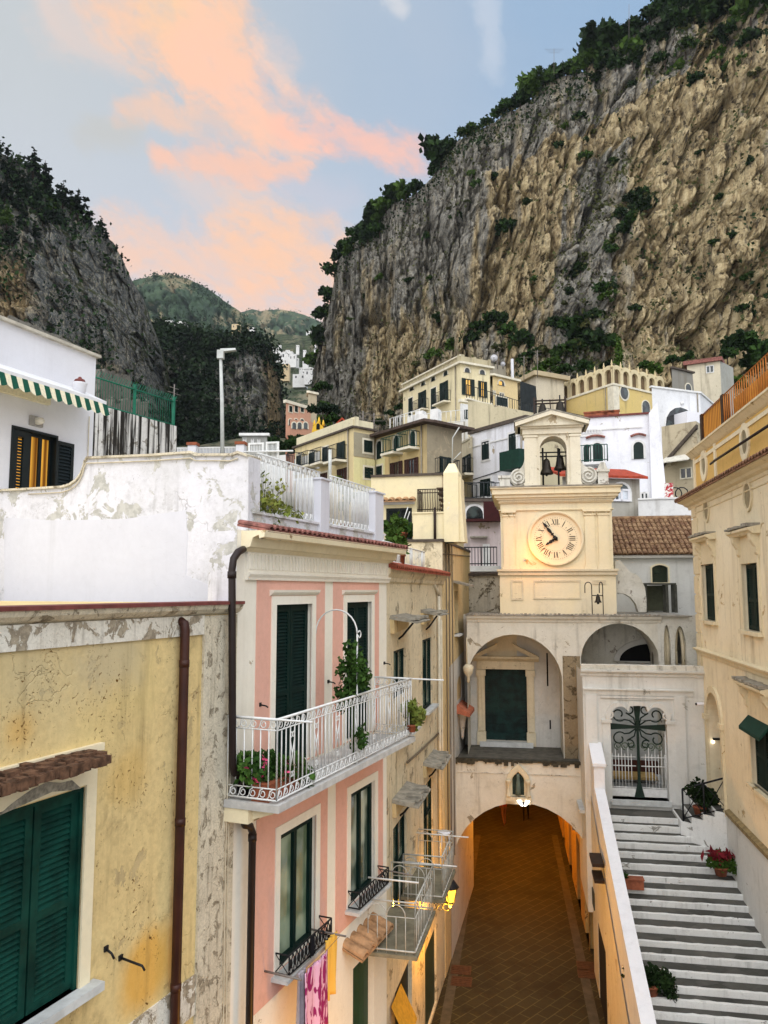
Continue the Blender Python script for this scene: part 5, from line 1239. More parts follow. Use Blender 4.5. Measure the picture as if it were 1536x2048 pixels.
for sx in (-1, 1):
    for sz in (-1, 1):
        r = gw_*.13; a0 = pi/4
        for (dx, dz, rr, sg) in ((.33, .21, .13, 1), (.14, .30, .085, -1)):
            cx, cz = gc+sx*gw_*dx, ch_+sz*gw_*dz*1.05; R_ = gw_*rr
            pts = [P_(gc+sx*.05, gn, ch_+sz*.05), P_(gc+sx*gw_*dx*.45, gn, ch_+sz*gw_*dz*.55)]
            st = -pi/2 if sg == 1 else 0
            for q in range(22):
                t_ = q/21; a = (-.75*pi if sg == 1 else -.25*pi)+sg*t_*2.5*pi*.8; q_ = R_*(1-.6*t_); pts.append(P_(cx+sx*q_*cos(a), gn, cz+sz*q_*sin(a)))
            mb.tube(pts, .024, 5)
mb.build('scroll', GG, gt_)
mb = MB(); zr1, zr2 = gzb+.35, Gt.Z(1278, 1517)
for s in (-1, 1):
    for i in range(3):
        cx = gc+s*gw_*(.1+.13*i); mb.tube(spiral(Gt, cx, zr2+.35, gn, .13, 1.3, -pi/2, s, 14, .3), .018, 4)
mb.build('small_scroll', plain('faded_green_iron', '5d6a58', .6), gt_)
mb = MB()
for s in (-1, 1):
    for i in range(7):
        u = gc+s*(.16+(gw_*.49-.16)*(i+.6)/7); mb.tube([P_(u, gn-.02, gzb+.12), P_(u, gn-.02, zr2+(.35 if i % 2 else .1))], .013, 4)
    for z in (zr1-.02, zr2, zr2-.28): mb.tube([P_(gc+s*.08, gn-.02, z), P_(gc+s*gw_*.49, gn-.02, z)], .018, 4)
    a, b = sorted((gc+s*.1, gc+s*gw_*.49)); mb.box(Gt, a, b, gn-.035, gn-.005, gzb+.05, gzb+.3)
    mb.tube([P_(gc+s*gw_*.49, gn-.02, gzb+.03), P_(gc+s*gw_*.49, gn-.02, ch_)], .022, 4)
mb.build('bar', WHITEIRON, gt_)

# ================================================================== white stairs and the cream palazzo on the right
R0 = Fr(ground(1196, 1969).xy, 9.7)
SD = R0.d; 
sy = [1624, 1643, 1664, 1684, 1705, 1728, 1752, 1776, 1798, 1822, 1848, 1876, 1901, 1930, 1960, 1989, 2020, 2050]
sx = list(np.interp(sy, [1624, 1700, 1750, 1800, 1850, 1900, 1960, 2020, 2050], [1211, 1222, 1232, 1243, 1254, 1265, 1278, 1288, 1293]))
si = .34 if R0.P(0, 1, 0).x > R0.p.x else -.34                     # inner face of the parapet
nos = [R0.hit(x, y, si) for x, y in zip(sx, sy)]
kf = np.polyfit([p[0] for p in nos], [p[1] for p in nos], 1)
nos = [(float(t_), float(.6*z+.4*np.polyval(kf, t_))) for t_, z in nos]
dt = (nos[4][0]-nos[-1][0])/(len(nos)-5); dz_ = (nos[4][1]-nos[-1][1])/(len(nos)-5)
for i in range(24):
    if nos[-1][1]-dz_ < 0: break
    nos.append((nos[-1][0]-dt, nos[-1][1]-dz_))
sg = 1 if si > 0 else -1
def stair_hit(x, y):
    d = ray(x, y); o = Vector((d.x, d.y)).dot(SD); c0 = (Vector((0, 0))-R0.p).dot(SD)
    # z = kf0*t + kf1 with t = c0 + s*o ; z = EYE + s*d.z
    s = (kf[0]*c0+kf[1]-EYE)/(d.z-kf[0]*o); return CAM+d*s
rp = stair_hit(1505, 1845); rp2 = stair_hit(1462, 1712)
R1p = (rp+rp2)/2
R1 = Fr(R1p.xy, 9.7)
gr_end = Gt.P(gu1, 0, 0)
R1 = Fr(gr_end.xy.lerp(R1p.xy, .0), 9.7)
if R1.n.x > 0: R1.n = -R1.n
wide = (R1.p-R0.p).dot(-R1.n)                                       # street wall to palazzo
def SU(n): return R0.off(0).P
TREAD = NT('worn_grey_stair_stone'); n = TREAD.noise(1.2, 5, .65); n2 = TREAD.noise(9, 4, .6); c = TREAD.mix(TREAD.ramp(n, .35, .65), lin('393a36'), lin('565550')); c = TREAD.mix(TREAD.math('MULTIPLY', TREAD.ramp(n2, .45, .7), .5), c, lin('30312e'))
c = TREAD.mix(.45, c, TREAD.mix(TREAD.vor(1.5, 'F1', None, 1), lin('34352f'), lin('6f6d66'))); TREAD = TREAD.out(c, .85, TREAD.bump(n2, .4, .02))
RISER = stucco('white_painted_riser', 'e4e5e2', 'd6d7d2', .7, '7d7c74', .45, .12, 'a09e96', .35, '6b6a62', 0, .25, .8, 2.0, .12, 25.0)
RF_ = R0 if si > 0 else R0
def RP(t_, x, z):                                                   # t along the street, x metres to the right of the street wall
    q = R0.p+SD*t_+Vector((SD.y, -SD.x))*x; return Vector((q.x, q.y, z))
ml = MB(); mr = MB(); x0, x1 = .2, wide+.4
prev = nos[0][0]+1.6
lnd = nos[0][1]
rs = random.Random(5)
for i, (t_, z) in enumerate(nos):
    zn = nos[i+1][1] if i+1 < len(nos) else 0
    nose = t_-.09; back = prev+.02
    ml.hexa([RP(nose, x0, -.5), RP(nose, x1, -.5), RP(back, x1, -.5), RP(back, x0, -.5), RP(nose, x0, z), RP(nose, x1, z), RP(back, x1, z), RP(back, x0, z)])
    k = 26; a = [RP(t_-.012+(.045*rs.random()**2), x0+(x1-x0)*j/k, z+.005) for j in range(k+1)]; b = [RP(nose-.006, x0+(x1-x0)*j/k, z+.005) for j in range(k+1)]; cc = [RP(nose-.006, x0+(x1-x0)*j/k, zn-.03) for j in range(k+1)]
    for j in range(k): mr.quad(a[j], a[j+1], b[j+1], b[j]); mr.quad(b[j], b[j+1], cc[j+1], cc[j])
    prev = nose
# landing up to the gatehouse
ml.hexa([RP(nos[0][0]+1.5, x0, -.5), RP(nos[0][0]+1.5, x1, -.5), RP(nos[0][0]+5, x1, -.5), RP(nos[0][0]+5, x0, -.5), RP(nos[0][0]+1.5, x0, lnd-.004), RP(nos[0][0]+1.5, x1, lnd-.004), RP(nos[0][0]+5, x1, lnd-.004), RP(nos[0][0]+5, x0, lnd-.004)])
struct('stairs', ml, TREAD); struct('stair_riser', mr, RISER)
# step under the gate
gt0 = (Gt.p-R0.p).dot(SD)
# parapet between street and stairs
par = thing('stair_parapet', RP(-4, .17, 0), 'long sloping white parapet wall between the lamp lit street and the stairs', 'wall')
pp = [R0.hit(x, y) for x, y in ((1190, 1580), (1272, 2040))]
kp = (pp[1][1]-pp[0][1])/(pp[1][0]-pp[0][0]); 
def pz_(t_): return pp[0][1]+kp*(t_-pp[0][0])
tlow = -18.; tb = pp[0][0]; te = gt0+.2
PARW = stucco('sunless_white_parapet', 'e2e3e6', 'd8d9dc', .6, '9a9994', .15, 0, '', .08, '77756e', 0, .15, .4, 1.0, .08, 26.0)
YWALL = stucco('lamp_tinted_wall', 'd8d2c2', 'cbc2ae', .7, '6d5a34', .4, .12, 'a88d58', .3, '5d4a28', .2, .3, .8, 1.2, .18, 27.0)
mb = MB()
w_ = .30
sec = [(tlow, 0)]
P3 = lambda t_, x, z: RP(t_, x, z)
mb.hexa([P3(tlow, 0, -.5), P3(tlow, w_, -.5), P3(tb, w_, -.5), P3(tb, 0, -.5), P3(tlow, 0, max(.9, pz_(tlow))), P3(tlow, w_, max(.9, pz_(tlow))), P3(tb, w_, pz_(tb)), P3(tb, 0, pz_(tb))])
hz_ = R0.Z(1190, 1505); hz2 = R0.Z(1192, 1540)
mb.hexa([P3(tb, 0, 1), P3(tb, w_, 1), P3(te, w_, 1), P3(te, 0, 1), P3(tb, 0, pz_(tb)), P3(tb, w_, pz_(tb)), P3(te, w_, pz_(tb)+.1), P3(te, 0, pz_(tb)+.1)])
mb.hexa([P3(tb+.1, -.01, 1), P3(tb+.1, w_+.01, 1), P3(te, w_+.01, 1), P3(te, -.01, 1), P3(tb+.1, -.01, hz2), P3(tb+.1, w_+.01, hz2), P3(te, w_+.01, hz_), P3(te, -.01, hz_)])
mb.build('wall', PARW, par)
mb = MB(); mb.hexa([P3(tb+.05, -.05, hz2-.02), P3(tb+.05, w_+.05, hz2-.02), P3(te, w_+.05, hz_-.02), P3(te, -.05, hz_-.02), P3(tb+.05, -.05, hz2+.07), P3(tb+.05, w_+.05, hz2+.07), P3(te, w_+.05, hz_+.07), P3(te, -.05, hz_+.07)]); mb.build('coping_block', PARW, par)
# street face of the parapet, lamp glow tinted into its plaster, with doors and hatch
YF = Fr(R0.p, 9.7); YF.n = Vector((-SD.y, SD.x))
dor = [(YF.U(1216, 1990), YF.U(1199, 1900), .05, 2.3), (tlow+3, tlow+4, .05, 2.1)]
zt_at = lambda t_: pz_(t_)-.9
mb = MB(); N = 40; ts = np.linspace(tlow, te, N)
d0 = (min(dor[0][:2]), max(dor[0][:2]))
ts = sorted(set(list(ts)+[d0[0], d0[1]]))
for a, b in zip(ts[:-1], ts[1:]):
    zb_ = 2.2 if d0[0]-1e-6 <= a and b <= d0[1]+1e-6 else -.5
    mb.quad(YF.P(a, .03, zb_), YF.P(b, .03, zb_), YF.P(b, .03, min(zt_at(b), 5.6)), YF.P(a, .03, min(zt_at(a), 5.6)))
mb.quad(YF.P(d0[0], .03, -.5), YF.P(d0[0], -.2, -.5), YF.P(d0[0], -.2, 2.2), YF.P(d0[0], .03, 2.2)); mb.quad(YF.P(d0[1], .03, -.5), YF.P(d0[1], -.2, -.5), YF.P(d0[1], -.2, 2.2), YF.P(d0[1], .03, 2.2)); mb.quad(YF.P(d0[0], .03, 2.2), YF.P(d0[1], .03, 2.2), YF.P(d0[1], -.2, 2.2), YF.P(d0[0], -.2, 2.2))
mb.build('street_face', YWALL, par)
mb = MB(); mb.box(YF, d0[0], d0[1], .005, .015, 0, 2.2); mb.build('doorway', DARK, par)
a, z = YF.hit(1180, 1745); a2_, z2 = YF.hit(1192, 1815)
mb = MB(); mb.box(YF, min(a, a2_), max(a, a2_), .03, .06, z2-.1, z); mb.build('hatch', plain('grey_green_hatch', '3d443c', .7, 0, .25, 3), par)
a, z = YF.hit(1193, 1720, .2); mb = MB(); mb.box(YF, a-.4, a+.5, .03, .35, z-.06, z+.03); mb.box(YF, a-.35, a+.45, .03, .3, z-.5, z-.42); mb.build('shop_sign', plain('dark_wood_box', '2d2018', .8, 0, .3, 5), par)

# ---------------- palazzo
PZ = stucco('warm_cream_palazzo_plaster', 'e6dabc', 'dccfae', .8, '846b42', .55, .12, 'c3aa7c', .2, '8a6f40', .15, .3, .7, .9, .12, 28.0)
PZT = stucco('cream_palazzo_stone_trim', 'dccfae', 'cfc09c', .7, '7d6a47', .4, .1, 'a8946a', .2, '6b5836', 0, .3, .7, 1.6, .2, 29.0)
ORG = stucco('orange_attic_plaster', 'd6b068', 'cca65e', .7, '8a6428', .3, .06, 'b98c48', .2, '7d5a24', 0, .3, .7, 1.0, .15, 30.0)
pl = thing('cream_palazzo', R1.P(-2, 0, 0), 'warm cream palazzo with hooded windows, round openings and an orange attic', 'palazzo')
re = R1.U(1388, 1100); rb = -16.
rzt = R1.Z(1460, 940, .5)-.05
def RW(x0, y0, x1, y1): return R1.W(x0, y0, x1, y1)
Wa = (R1.U(1431, 1180), R1.U(1407, 1180), R1.Z(1431, 1243), R1.Z(1418, 1128)); Wb = (R1.U(1520, 1200), R1.U(1488, 1200), R1.Z(1505, 1262), R1.Z(1505, 1126))
Wc = (R1.U(1545, 1500), R1.U(1504, 1500), R1.Z(1520, 1578), R1.Z(1520, 1440))
hp = Wb[0]-Wa[0]
Wd = (Wb[0]+hp, Wb[1]+hp, Wb[2], Wb[3])
por = (R1.U(1446, 1500), R1.U(1419, 1500), R1.Z(1438, 1602)-.2, R1.Z(1432, 1388), (R1.U(1419, 1500)-R1.U(1446, 1500))/2*.985, .5)
ocs = []
for x, y in ((1414, 1019), (1497, 992)): ocs.append(R1.hit(x, y))
holes = [Wa, Wb, Wc, por] if Wd[1] < rb else [Wa, Wb, Wc, Wd, por]
mb = MB(); mb.wall(R1, rb, re, -1, rzt, holes, .16); mb.shell(R1, rb, re, -1, rzt, 9); mb.build('wall', PZ, pl)
for h in (Wa, Wb, Wc, Wd):
    a, b, z0, z1 = h; c = (a+b)/2
    for p, q in ((a+.03, c-.005), (c+.005, b-.03)): shutter(R1, p, q, z0+.02, z1-.03, -.12, pl)
    dark_room(R1, a, b, z0, z1, -.2, pl); sill(R1, a-.15, b+.15, z0, pl, PZT, .14, .1)
    surround(R1, a, b, z0, z1, .13, pl, PZT, .04)
    mb = MB(); mb.box(R1, a-.16, b+.16, 0, .04, z1+.13, z1+.7)
    for u in (a-.2, b-.02):
        mb.prism(Perp(R1, u), [(-.03, z1+.16), (-.09, z1+.24), (-.10, z1+.38), (-.2, z1+.55), (-.22, z1+.7), (0, z1+.7), (0, z1+.16)], -.22, 0)
    o = mb.build('window_bracket', PZT, pl)
    mb = MB(); mb.profile(R1, [(0, z1+.7), (.2, z1+.7), (.24, z1+.75), (.30, z1+.78), (.31, z1+.84), (0, z1+.9)], a-.32, b+.32); mb.build('window_cornice', PZT, pl)
    mb = MB()
    for i in range(9): u = a-.32+(b-a+.64)*i/9; mb.box(R1, u+.01, u+(b-a+.64)/9-.01, .0, .3+.04*random.random(), z1+.87, z1+.91+.05*random.random())
    mb.build('hood_tiles', FLAG, pl)
aw_ = MB(); a, b = Wc[0], Wc[1]; aw_.hexa([R1.P(a, .02, Wc[3]-.05), R1.P(b+.05, .02, Wc[3]-.05), R1.P(b+.05, .28, Wc[3]-.36), R1.P(a, .28, Wc[3]-.36), R1.P(a, .02, Wc[3]+.02), R1.P(b+.05, .02, Wc[3]+.02), R1.P(b+.05, .28, Wc[3]-.28), R1.P(a, .28, Wc[3]-.28)]); aw_.build('window_awning', plain('dark_green_awning', '0b3328', .9), pl)
for (u, z) in ocs:
    el = lambda s: [(u+.33*s*cos(2*pi*i/24), z+.36*s*sin(2*pi*i/24)) for i in range(24)]
    o = MB().ring(R1, el(1.12), el(.9), -.02, .05).build('oculus', PZT, pl); MB().prism(R1, el(.92), .005, .012).build('oculus_infill', plain('grey_infill', '8f8468', .9, 0, .2, 4), o)
zl_ = R1.Z(1450, 1312); mb = MB(); mb.profile(R1, [(0, zl_-.22), (.05, zl_-.2), (.07, zl_-.1), (.16, zl_-.05), (.18, zl_), (0, zl_+.03)], rb, re); mb.build('string_course', PZT, pl)
zl2_ = R1.Z(1470, 1633); mb = MB(); mb.profile(R1, [(0, zl2_-.1), (.12, zl2_-.1), (.12, zl2_), (0, zl2_+.05)], rb, por[0]-.4); mb.build('plinth_course', plain('worn_plinth_stone', '847350', .9, 0, .3, 5, .4), pl)
mb = MB(); mb.box(R1, rb, por[0]-.4, -.02, .08, -1, zl2_-.1); mb.build('white_plinth', GATEW, pl)
mb = MB()
for i in range(9):
    z = R1.Z(1390, 1000)-.62*i; mb.box(R1, re-.55-(.15 if i % 2 else 0), re+.03, -.3, .035, z-.56, z)
mb.build('quoin', PZT, pl)
# arched portal
mb = MB(); a, b = por[0], por[1]; mb.ring(R1, [(a-.2, por[2])]+arch_pts(a-.2, b+.2, por[3]+.2, (b-a)/2+.2)+[(b+.2, por[2])], [(a, por[2])]+arch_pts(a, b, por[3], (b-a)/2*.985)+[(b, por[2])], -.01, .07)
for u in (a-.1, b+.1): mb.box(R1, u-.15, u+.15, -.01, .12, por[3]-(b-a)/2-.1, por[3]-(b-a)/2+.06)
dsr = mb.build('portal_surround', PZT, pl)
mb = MB(); mb.box(R1, a, b, -.5, -.45, por[2], por[3]); mb.build('portal_infill', plain('pale_grey_plaster_infill', '958b74', .9, 0, .2, 2), pl)
mb = MB(); mb.box(R1, a, a+.12, -.44, -.38, por[2], por[3]-.5); mb.build('portal_door', DKDOOR, pl)
ku, kz = R1.hit(1433, 1484, -.2); wl_ = thing('wall_lamp', R1.P(ku, -.1, kz), 'small white lamp glowing inside the arched portal of the cream palazzo', 'lamp'); MB().ball(R1.P(ku, -.1, kz), .045).build('bulb', emit('white_lamp_bulb', 'fff4e4', 4), wl_); MB().box(R1, ku-.04, ku+.04, -.45, -.1, kz+.06, kz+.12).build('fitting', IRON, wl_)
cu_, cz_ = R1.hit(1406, 1408, .1); cc_ = thing('security_camera', R1.P(cu_, .15, cz_), 'small white security camera beside the gatehouse corner', 'camera'); mb = MB(); mb.tube([R1.P(cu_, .0, cz_), R1.P(cu_-.05, .3, cz_)], .05, 8); mb.build('housing', WHITECLEAN, cc_); mb = MB(); mb.tube([R1.P(cu_-.05, .3, cz_), R1.P(cu_-.06, .33, cz_)], .04, 8); mb.build('lens', IRON, cc_)
# cornice, tiles, attic, roof fence
mb = MB(); mb.profile(R1, [(0, rzt-.27), (.04, rzt-.26), (.06, rzt-.18), (.16, rzt-.14), (.22, rzt-.08), (.38, rzt-.03), (.4, rzt), (0, rzt)], rb, re+.4); mb.build('cornice', PZT, pl)
mb = MB(); mb.profile(R1, [(0, rzt-.46), (.03, rzt-.45), (.03, rzt-.42), (0, rzt-.41)], rb, re); mb.build('cornice_band', PZT, pl)
mb = MB(); tile_roof_strip(R1, rb, re+.45, rzt+.2, .58, .16, mb, .1, -.1); mb.build('tile_eave', OLDTILE, pl)
AT = R1.off(-.55); at1 = AT.U(1389, 930); azt = AT.Z(1460, 852)
mb = MB(); mb.wall(AT, rb, at1, rzt-.2, azt); mb.shell(AT, rb, at1, rzt-.2, azt, 7); mb.build('attic_wall', ORG, pl)
for x, y in ((1409, 931), (1491, 884)):
    u, z = AT.hit(x, y); el = lambda s: [(u+.30*s*cos(2*pi*i/24), z+.36*s*sin(2*pi*i/24)) for i in range(24)]
    o = MB().ring(AT, el(1.5), el(.95), -.02, .05).build('oculus', PZ, pl); MB().prism(AT, el(1.0), .005, .012).build('oculus_infill', plain('grey_infill', '8f8468'), o)
mb = MB(); mb.profile(AT, [(0, azt-.2), (.06, azt-.16), (.2, azt-.02), (.24, azt), (.24, azt+.06), (0, azt+.1)], rb, at1+.25); mb.build('attic_cornice', PZT, pl)
mb = MB()
for u in (AT.U(1432, 920), AT.U(1388, 930)-.15): mb.box(AT, u-.1, u+.1, -.01, .05, rzt, azt-.2)
mb.box(AT, rb, at1, -.01, .04, azt-.42, azt-.3); mb.build('attic_pilaster', PZ, pl)
u0, z0 = AT.hit(1421, 928, .2); u1, z1 = AT.hit(1540, 862, .2); mb = MB(); mb.tube([AT.P(u0, .2, z0), AT.P(u0-.5, .2, z0+.02), AT.P(u1, .2, z0+.02)], .04, 5); mb.build('pipe', plain('dark_drainpipe', '241916'), pl)
FN = AT.off(-.25); f1 = FN.U(1404, 860); fz0 = azt+.08; fz1 = FN.Z(1404, 832)
of = thing('roof_fence', FN.P(f1-3, 0, fz0), 'orange roof terrace fence of thin bars and reed panels on the palazzo', 'fence')
t = NT('orange_reed_screen'); wv = t.n.new('ShaderNodeTexWave'); wv.inputs['Scale'].default_value = 9; wv.inputs['Distortion'].default_value = 2; t.l.new(t.map(t.co, (1, 1, .05)), wv.inputs['Vector']); c = t.mix(wv.outputs[0], lin('8f5a20'), lin('d9973c')); REED = t.out(c, .85)
fd = FN.U(1447, 830); 
MB().box(FN, fd, f1, -.02, .0, fz0, fz1).build('reed_panel', REED, of)
mb = MB()
for i in range(70): u = rb+(fd-rb)*i/70; mb.tube([FN.P(u, .03, fz0), FN.P(u, .03, fz1)], .018, 4)
for z in (fz0+.08, fz1): mb.tube([FN.P(rb, .03, z), FN.P(f1, .03, z)], .025, 4)
mb.build('bar_panel', plain('rust_orange_bars', 'a8692a', .7, 0, .2, 6), of); MB().box(FN, rb, fd, -.35, -.33, fz0, fz1-.1).build('reed_screen', REED, of)
for x in (1404, 1447): u = FN.U(x, 850); MB().box(FN, u-.22, u+.05, -.16, .06, fz0-.05, fz1+.05).build('post', plain('dark_fence_post', '3d2a1c', .8, 0, .3, 5), of)
# ---------------- little side steps to the portal
q1, q2 = stair_hit(1362, 1668), stair_hit(1460, 1713)
def tx(p): v = Vector((p.x, p.y))-R0.p; return v.dot(SD), v.dot(Vector((SD.y, -SD.x)))
t1, xx1 = tx(q1); t2, xx2 = tx(q2)
ss = MB(); st = MB(); nst = 4; xr = wide-.01; tg = gt0-.02
for i in range(nst):
    xa = xx1+(xr-xx1)*i/nst; zt_ = lnd+.02+.17*(i+.3); ta = t1+(t2-t1)*(xa-xx1)/(xr-xx1); tb_ = t1+(t2-t1)
    xb = xx1+(xr-xx1)*(i+1)/nst if i < nst-1 else xr
    tbb = t1+(t2-t1)*(xb-xx1)/(xr-xx1)
    ss.hexa([RP(ta, xa, -.4), RP(tbb, xb, -.4), RP(tg, xb, -.4), RP(tg, xa, -.4), RP(ta, xa, zt_), RP(tbb, xb, zt_), RP(tg, xb, zt_), RP(tg, xa, zt_)])
    st.quad(RP(ta+.05, xa+.05, zt_+.004), RP(tbb+.05, xb, zt_+.004), RP(tg, xb, zt_+.004), RP(tg, xa+.05, zt_+.004))
side = thing('side_steps', RP(t1, xx1, lnd), 'short white side steps rising from the stair head to the arched portal', 'steps')
ss.build('step_block', RISER, side); st.build('tread', TREAD, side)
ir = thing('iron_railing', RP(t1, xx1, lnd), 'black iron railing with crossed panels beside the short side steps', 'railing')
mb = MB(); rpts = []
for i in range(3):
    f = i/2*.92+.08; xa = xx1+(xr-xx1)*f; ta = t1+(t2-t1)*f+.08; zb_ = lnd+.17*(nst*f*.9); rpts.append((RP(ta, xa, zb_), RP(ta, xa, zb_+.95)))
for b_, t_ in rpts: mb.tube([b_, t_], .03, 5)
for (b0, t0), (b1, t1_) in zip(rpts[:-1], rpts[1:]):
    mb.tube([t0, t1_], .028, 5); mb.tube([b0+Vector((0, 0, .1)), b1+Vector((0, 0, .1))], .018, 4); mb.tube([b0+Vector((0, 0, .1)), t1_], .014, 4); mb.tube([t0, b1+Vector((0, 0, .1))], .014, 4)
mb.build('bar', IRON, ir)
print('stair z', nos[0], nos[-1], 'wide', wide, 'R1 test', tx(rp), tx(rp2))

# ================================================================== houses climbing the hill behind
BGM = {}
def wallmat(col, alt=None, seed=1., grime=.35, peel=.08):
    grime = min(1, grime*1.9+.1)
    k = 'village_plaster_'+col
    return stucco(k, col, alt, .7, '6e6452', grime, peel, 'a89a80', .15, '6b5f48', 0, .3, .8, .6, .15, seed)
RAILI = plain('dark_railing_iron', '23282a', .6, 0, .2, 6, 0)
SHG = plain('far_shutter_green', '10231f', .55, 0, .25, 2, 0)
DGL = glass('dark_far_glass', '15191a', '3a4443', .08)
AMB = emit('lit_amber_room', 'd9a650', .5)
PIPEM = plain('dull_drainpipe', '8a8272', .7, 0, .2, 3, 0)
class House:
    def __init__(s, name, label, cat, mat, corner, left, right, ytop, ybase, group=None, extra=6., over=0.):
        """corner = (x, depth); left / right = (x, depth) ends of the two faces seen"""
        c = at(corner[0], ytop, corner[1]); s.zt = c.z; s.zb = at(corner[0], ybase, corner[1]).z-extra; s.mat = mat
        C_ = Vector((c.x, c.y)); s.root = thing(name, (C_.x, C_.y, s.zb), label, cat, group)
        mk = lambda e: (lambda q: Vector((q.x, q.y)))(at(e[0], 1180, e[1]))
        L_ = mk(left) if left else None; R_ = mk(right) if right else None
        if L_ is None: d = R_-C_; L_ = C_+C_.normalized()*8+d.normalized()*.5
        if R_ is None: d = C_-L_; R_ = C_+Vector((-d.y, d.x)).normalized()*8
        s.C, s.L, s.R = C_, L_, R_
        def fr(p, q):
            d = q-p; f = Fr(p, math.degrees(atan2(d.x, d.y))); f.len = d.length; return f
        s.FL = fr(L_, C_); s.FR = fr(C_, R_); B_ = L_+R_-C_
        s.back = B_
        mb = MB(); pts = [L_, C_, R_, B_]
        for p, q in zip(pts, pts[1:]+pts[:1]): mb.quad((p.x, p.y, s.zb), (q.x, q.y, s.zb), (q.x, q.y, s.zt), (p.x, p.y, s.zt))
        mb.add([(p.x, p.y, s.zt) for p in pts], [(0, 1, 2, 3)]); mb.build('wall', mat, s.root)
        for F in ([s.FL] if left else [])+([s.FR] if right else []):
            if F.len > 5: MB().tube([F.P(F.len*.93, .08, s.zb), F.P(F.len*.93, .08, s.zt)], .05, 5).build('drainpipe', PIPEM, s.root)
        if over: s.band(s.zt-.0, .25, over, GREYCAP, 'roof_edge')
    def band(s, z, h, out, mat, name='cornice', faces='LR'):
        mb = MB()
        if 'L' in faces: mb.box(s.FL, -out, s.FL.len+out, -.2, out, z, z+h)
        if 'R' in faces: mb.box(s.FR, (-.0 if 'L' in faces else -out), s.FR.len+out, -.2, out+.004, z+.003, z+h+.003)
        return mb.build(name, mat, s.root)
    def F(s, k): return s.FL if k == 'L' else s.FR
    def win(s, k, x0, y0, x1, y1, kind='sh', trim=None, mat=None, balc=0, tx=None):
        F = s.F(k); xm, ym = (x0+x1)/2, (y0+y1)/2; u0, u1 = sorted((F.U(x0, ym), F.U(x1, ym))); z1, z0 = F.Z(xm, y0), F.Z(xm, y1); w = u1-u0; c = (u0+u1)/2; mat = mat or SHG
        if kind in ('arch', 'lun', 'archsh'):
            pts = [(u0, z0)]+arch_pts(u0, u1, z1, min(w/2*.98, (z1-z0)*.98), 8)+[(u1, z0)]
            o = MB().prism(F, pts, -.02, .03).build('window', mat if kind == 'archsh' else DGL, s.root)
            if kind == 'archsh': MB().box(F, c-.03, c+.03, .03, .06, z0, z1-.05).build('mullion', mat, o)
            out = [(u0-.12, z0)]+arch_pts(u0-.12, u1+.12, z1+.12, min(w/2*.98, (z1-z0)*.98)+.12, 8)+[(u1+.12, z0)]
            MB().ring(F, out, pts, -.02, .06).build('window_frame', trim or s.mat, o)
        elif kind == 'oval':
            el = lambda q: [(c+w/2*q*cos(2*pi*i/16), (z0+z1)/2+(z1-z0)/2*q*sin(2*pi*i/16)) for i in range(16)]
            o = MB().prism(F, el(1), -.02, .03).build('window', DGL, s.root); MB().ring(F, el(1.25), el(1), -.02, .06).build('window_frame', trim or s.mat, o)
        elif kind == 'sh':
            o = MB().box(F, u0, u1, -.02, .03, z0, z1).build('window', mat, s.root)
            for a, b in ((u0+.02, c-.015), (c+.015, u1-.02)): shutter(F, a, b, z0+.02, z1-.02, .035, o, mat, .05, .16, False)
            surround(F, u0, u1, z0, z1, .12, o, trim or s.mat, .05, True)
        else:                                                        # op / lit: glass between two open shutters
            a, b = u0+w*.26, u1-w*.26
            if kind == 'plain': a, b = u0, u1
            o = MB().box(F, a, b, -.02, .025, z0, z1).build('window', AMB if kind == 'lit' else DGL, s.root)
            MB().frame(F, a, b, z0, z1, .09, .02, .06).box(F, (a+b)/2-.05, (a+b)/2+.05, .02, .06, z0, z1).build('window_frame', mat if kind != 'plain' else (trim or WHITECLEAN), o)
            if kind != 'plain':
                for p, q in ((u0, a-.02), (b+.02, u1)): shutter(F, p, q, z0, z1, .05, o, mat, .05, .16, False)
        if balc:
            ba_, bb_ = u0-.35, u1+.35; zs = z0+.02; o = MB().box(F, ba_, bb_, -.02, balc, zs-.14, zs).build('balcony', trim or s.mat, s.root); mb = MB()
            for p, q in (((ba_, .03), (ba_, balc-.04)), ((ba_, balc-.04), (bb_, balc-.04)), ((bb_, balc-.04), (bb_, .03))):
                P_ = Vector(p); Q_ = Vector(q); n = max(2, int((Q_-P_).length/.16))
                for z in (zs+.08, zs+.95): mb.tube([F.P(p[0], p[1], z), F.P(q[0], q[1], z)], .025, 4)
                for i in range(n+1): w_ = P_.lerp(Q_, i/n); mb.tube([F.P(w_.x, w_.y, zs), F.P(w_.x, w_.y, zs+.95)], .016, 3)
            mb.build('balcony_railing', tx or RAILI, o)
        return o
def rail(F, u0, u1, n, z, h, mat, parent, step=.25, name='railing', r=.02):
    mb = MB()
    for q in (.1, h): mb.tube([F.P(u0, n, z+q), F.P(u1, n, z+q)], r*1.3, 4)
    k = max(2, int((u1-u0)/step))
    for i in range(k+1): u = u0+(u1-u0)*i/k; mb.tube([F.P(u, n, z), F.P(u, n, z+h)], r if i % 6 else r*1.8, 3)
    return mb.build(name, mat, parent)
GRP = 'houses climbing the hillside'
TRIMC = plain('pale_house_trim', 'd6cfba', .85, 0, .12, 2, .1); TRIMW = plain('white_house_trim', 'd9d9d6', .85, 0, .1, 2, .1)
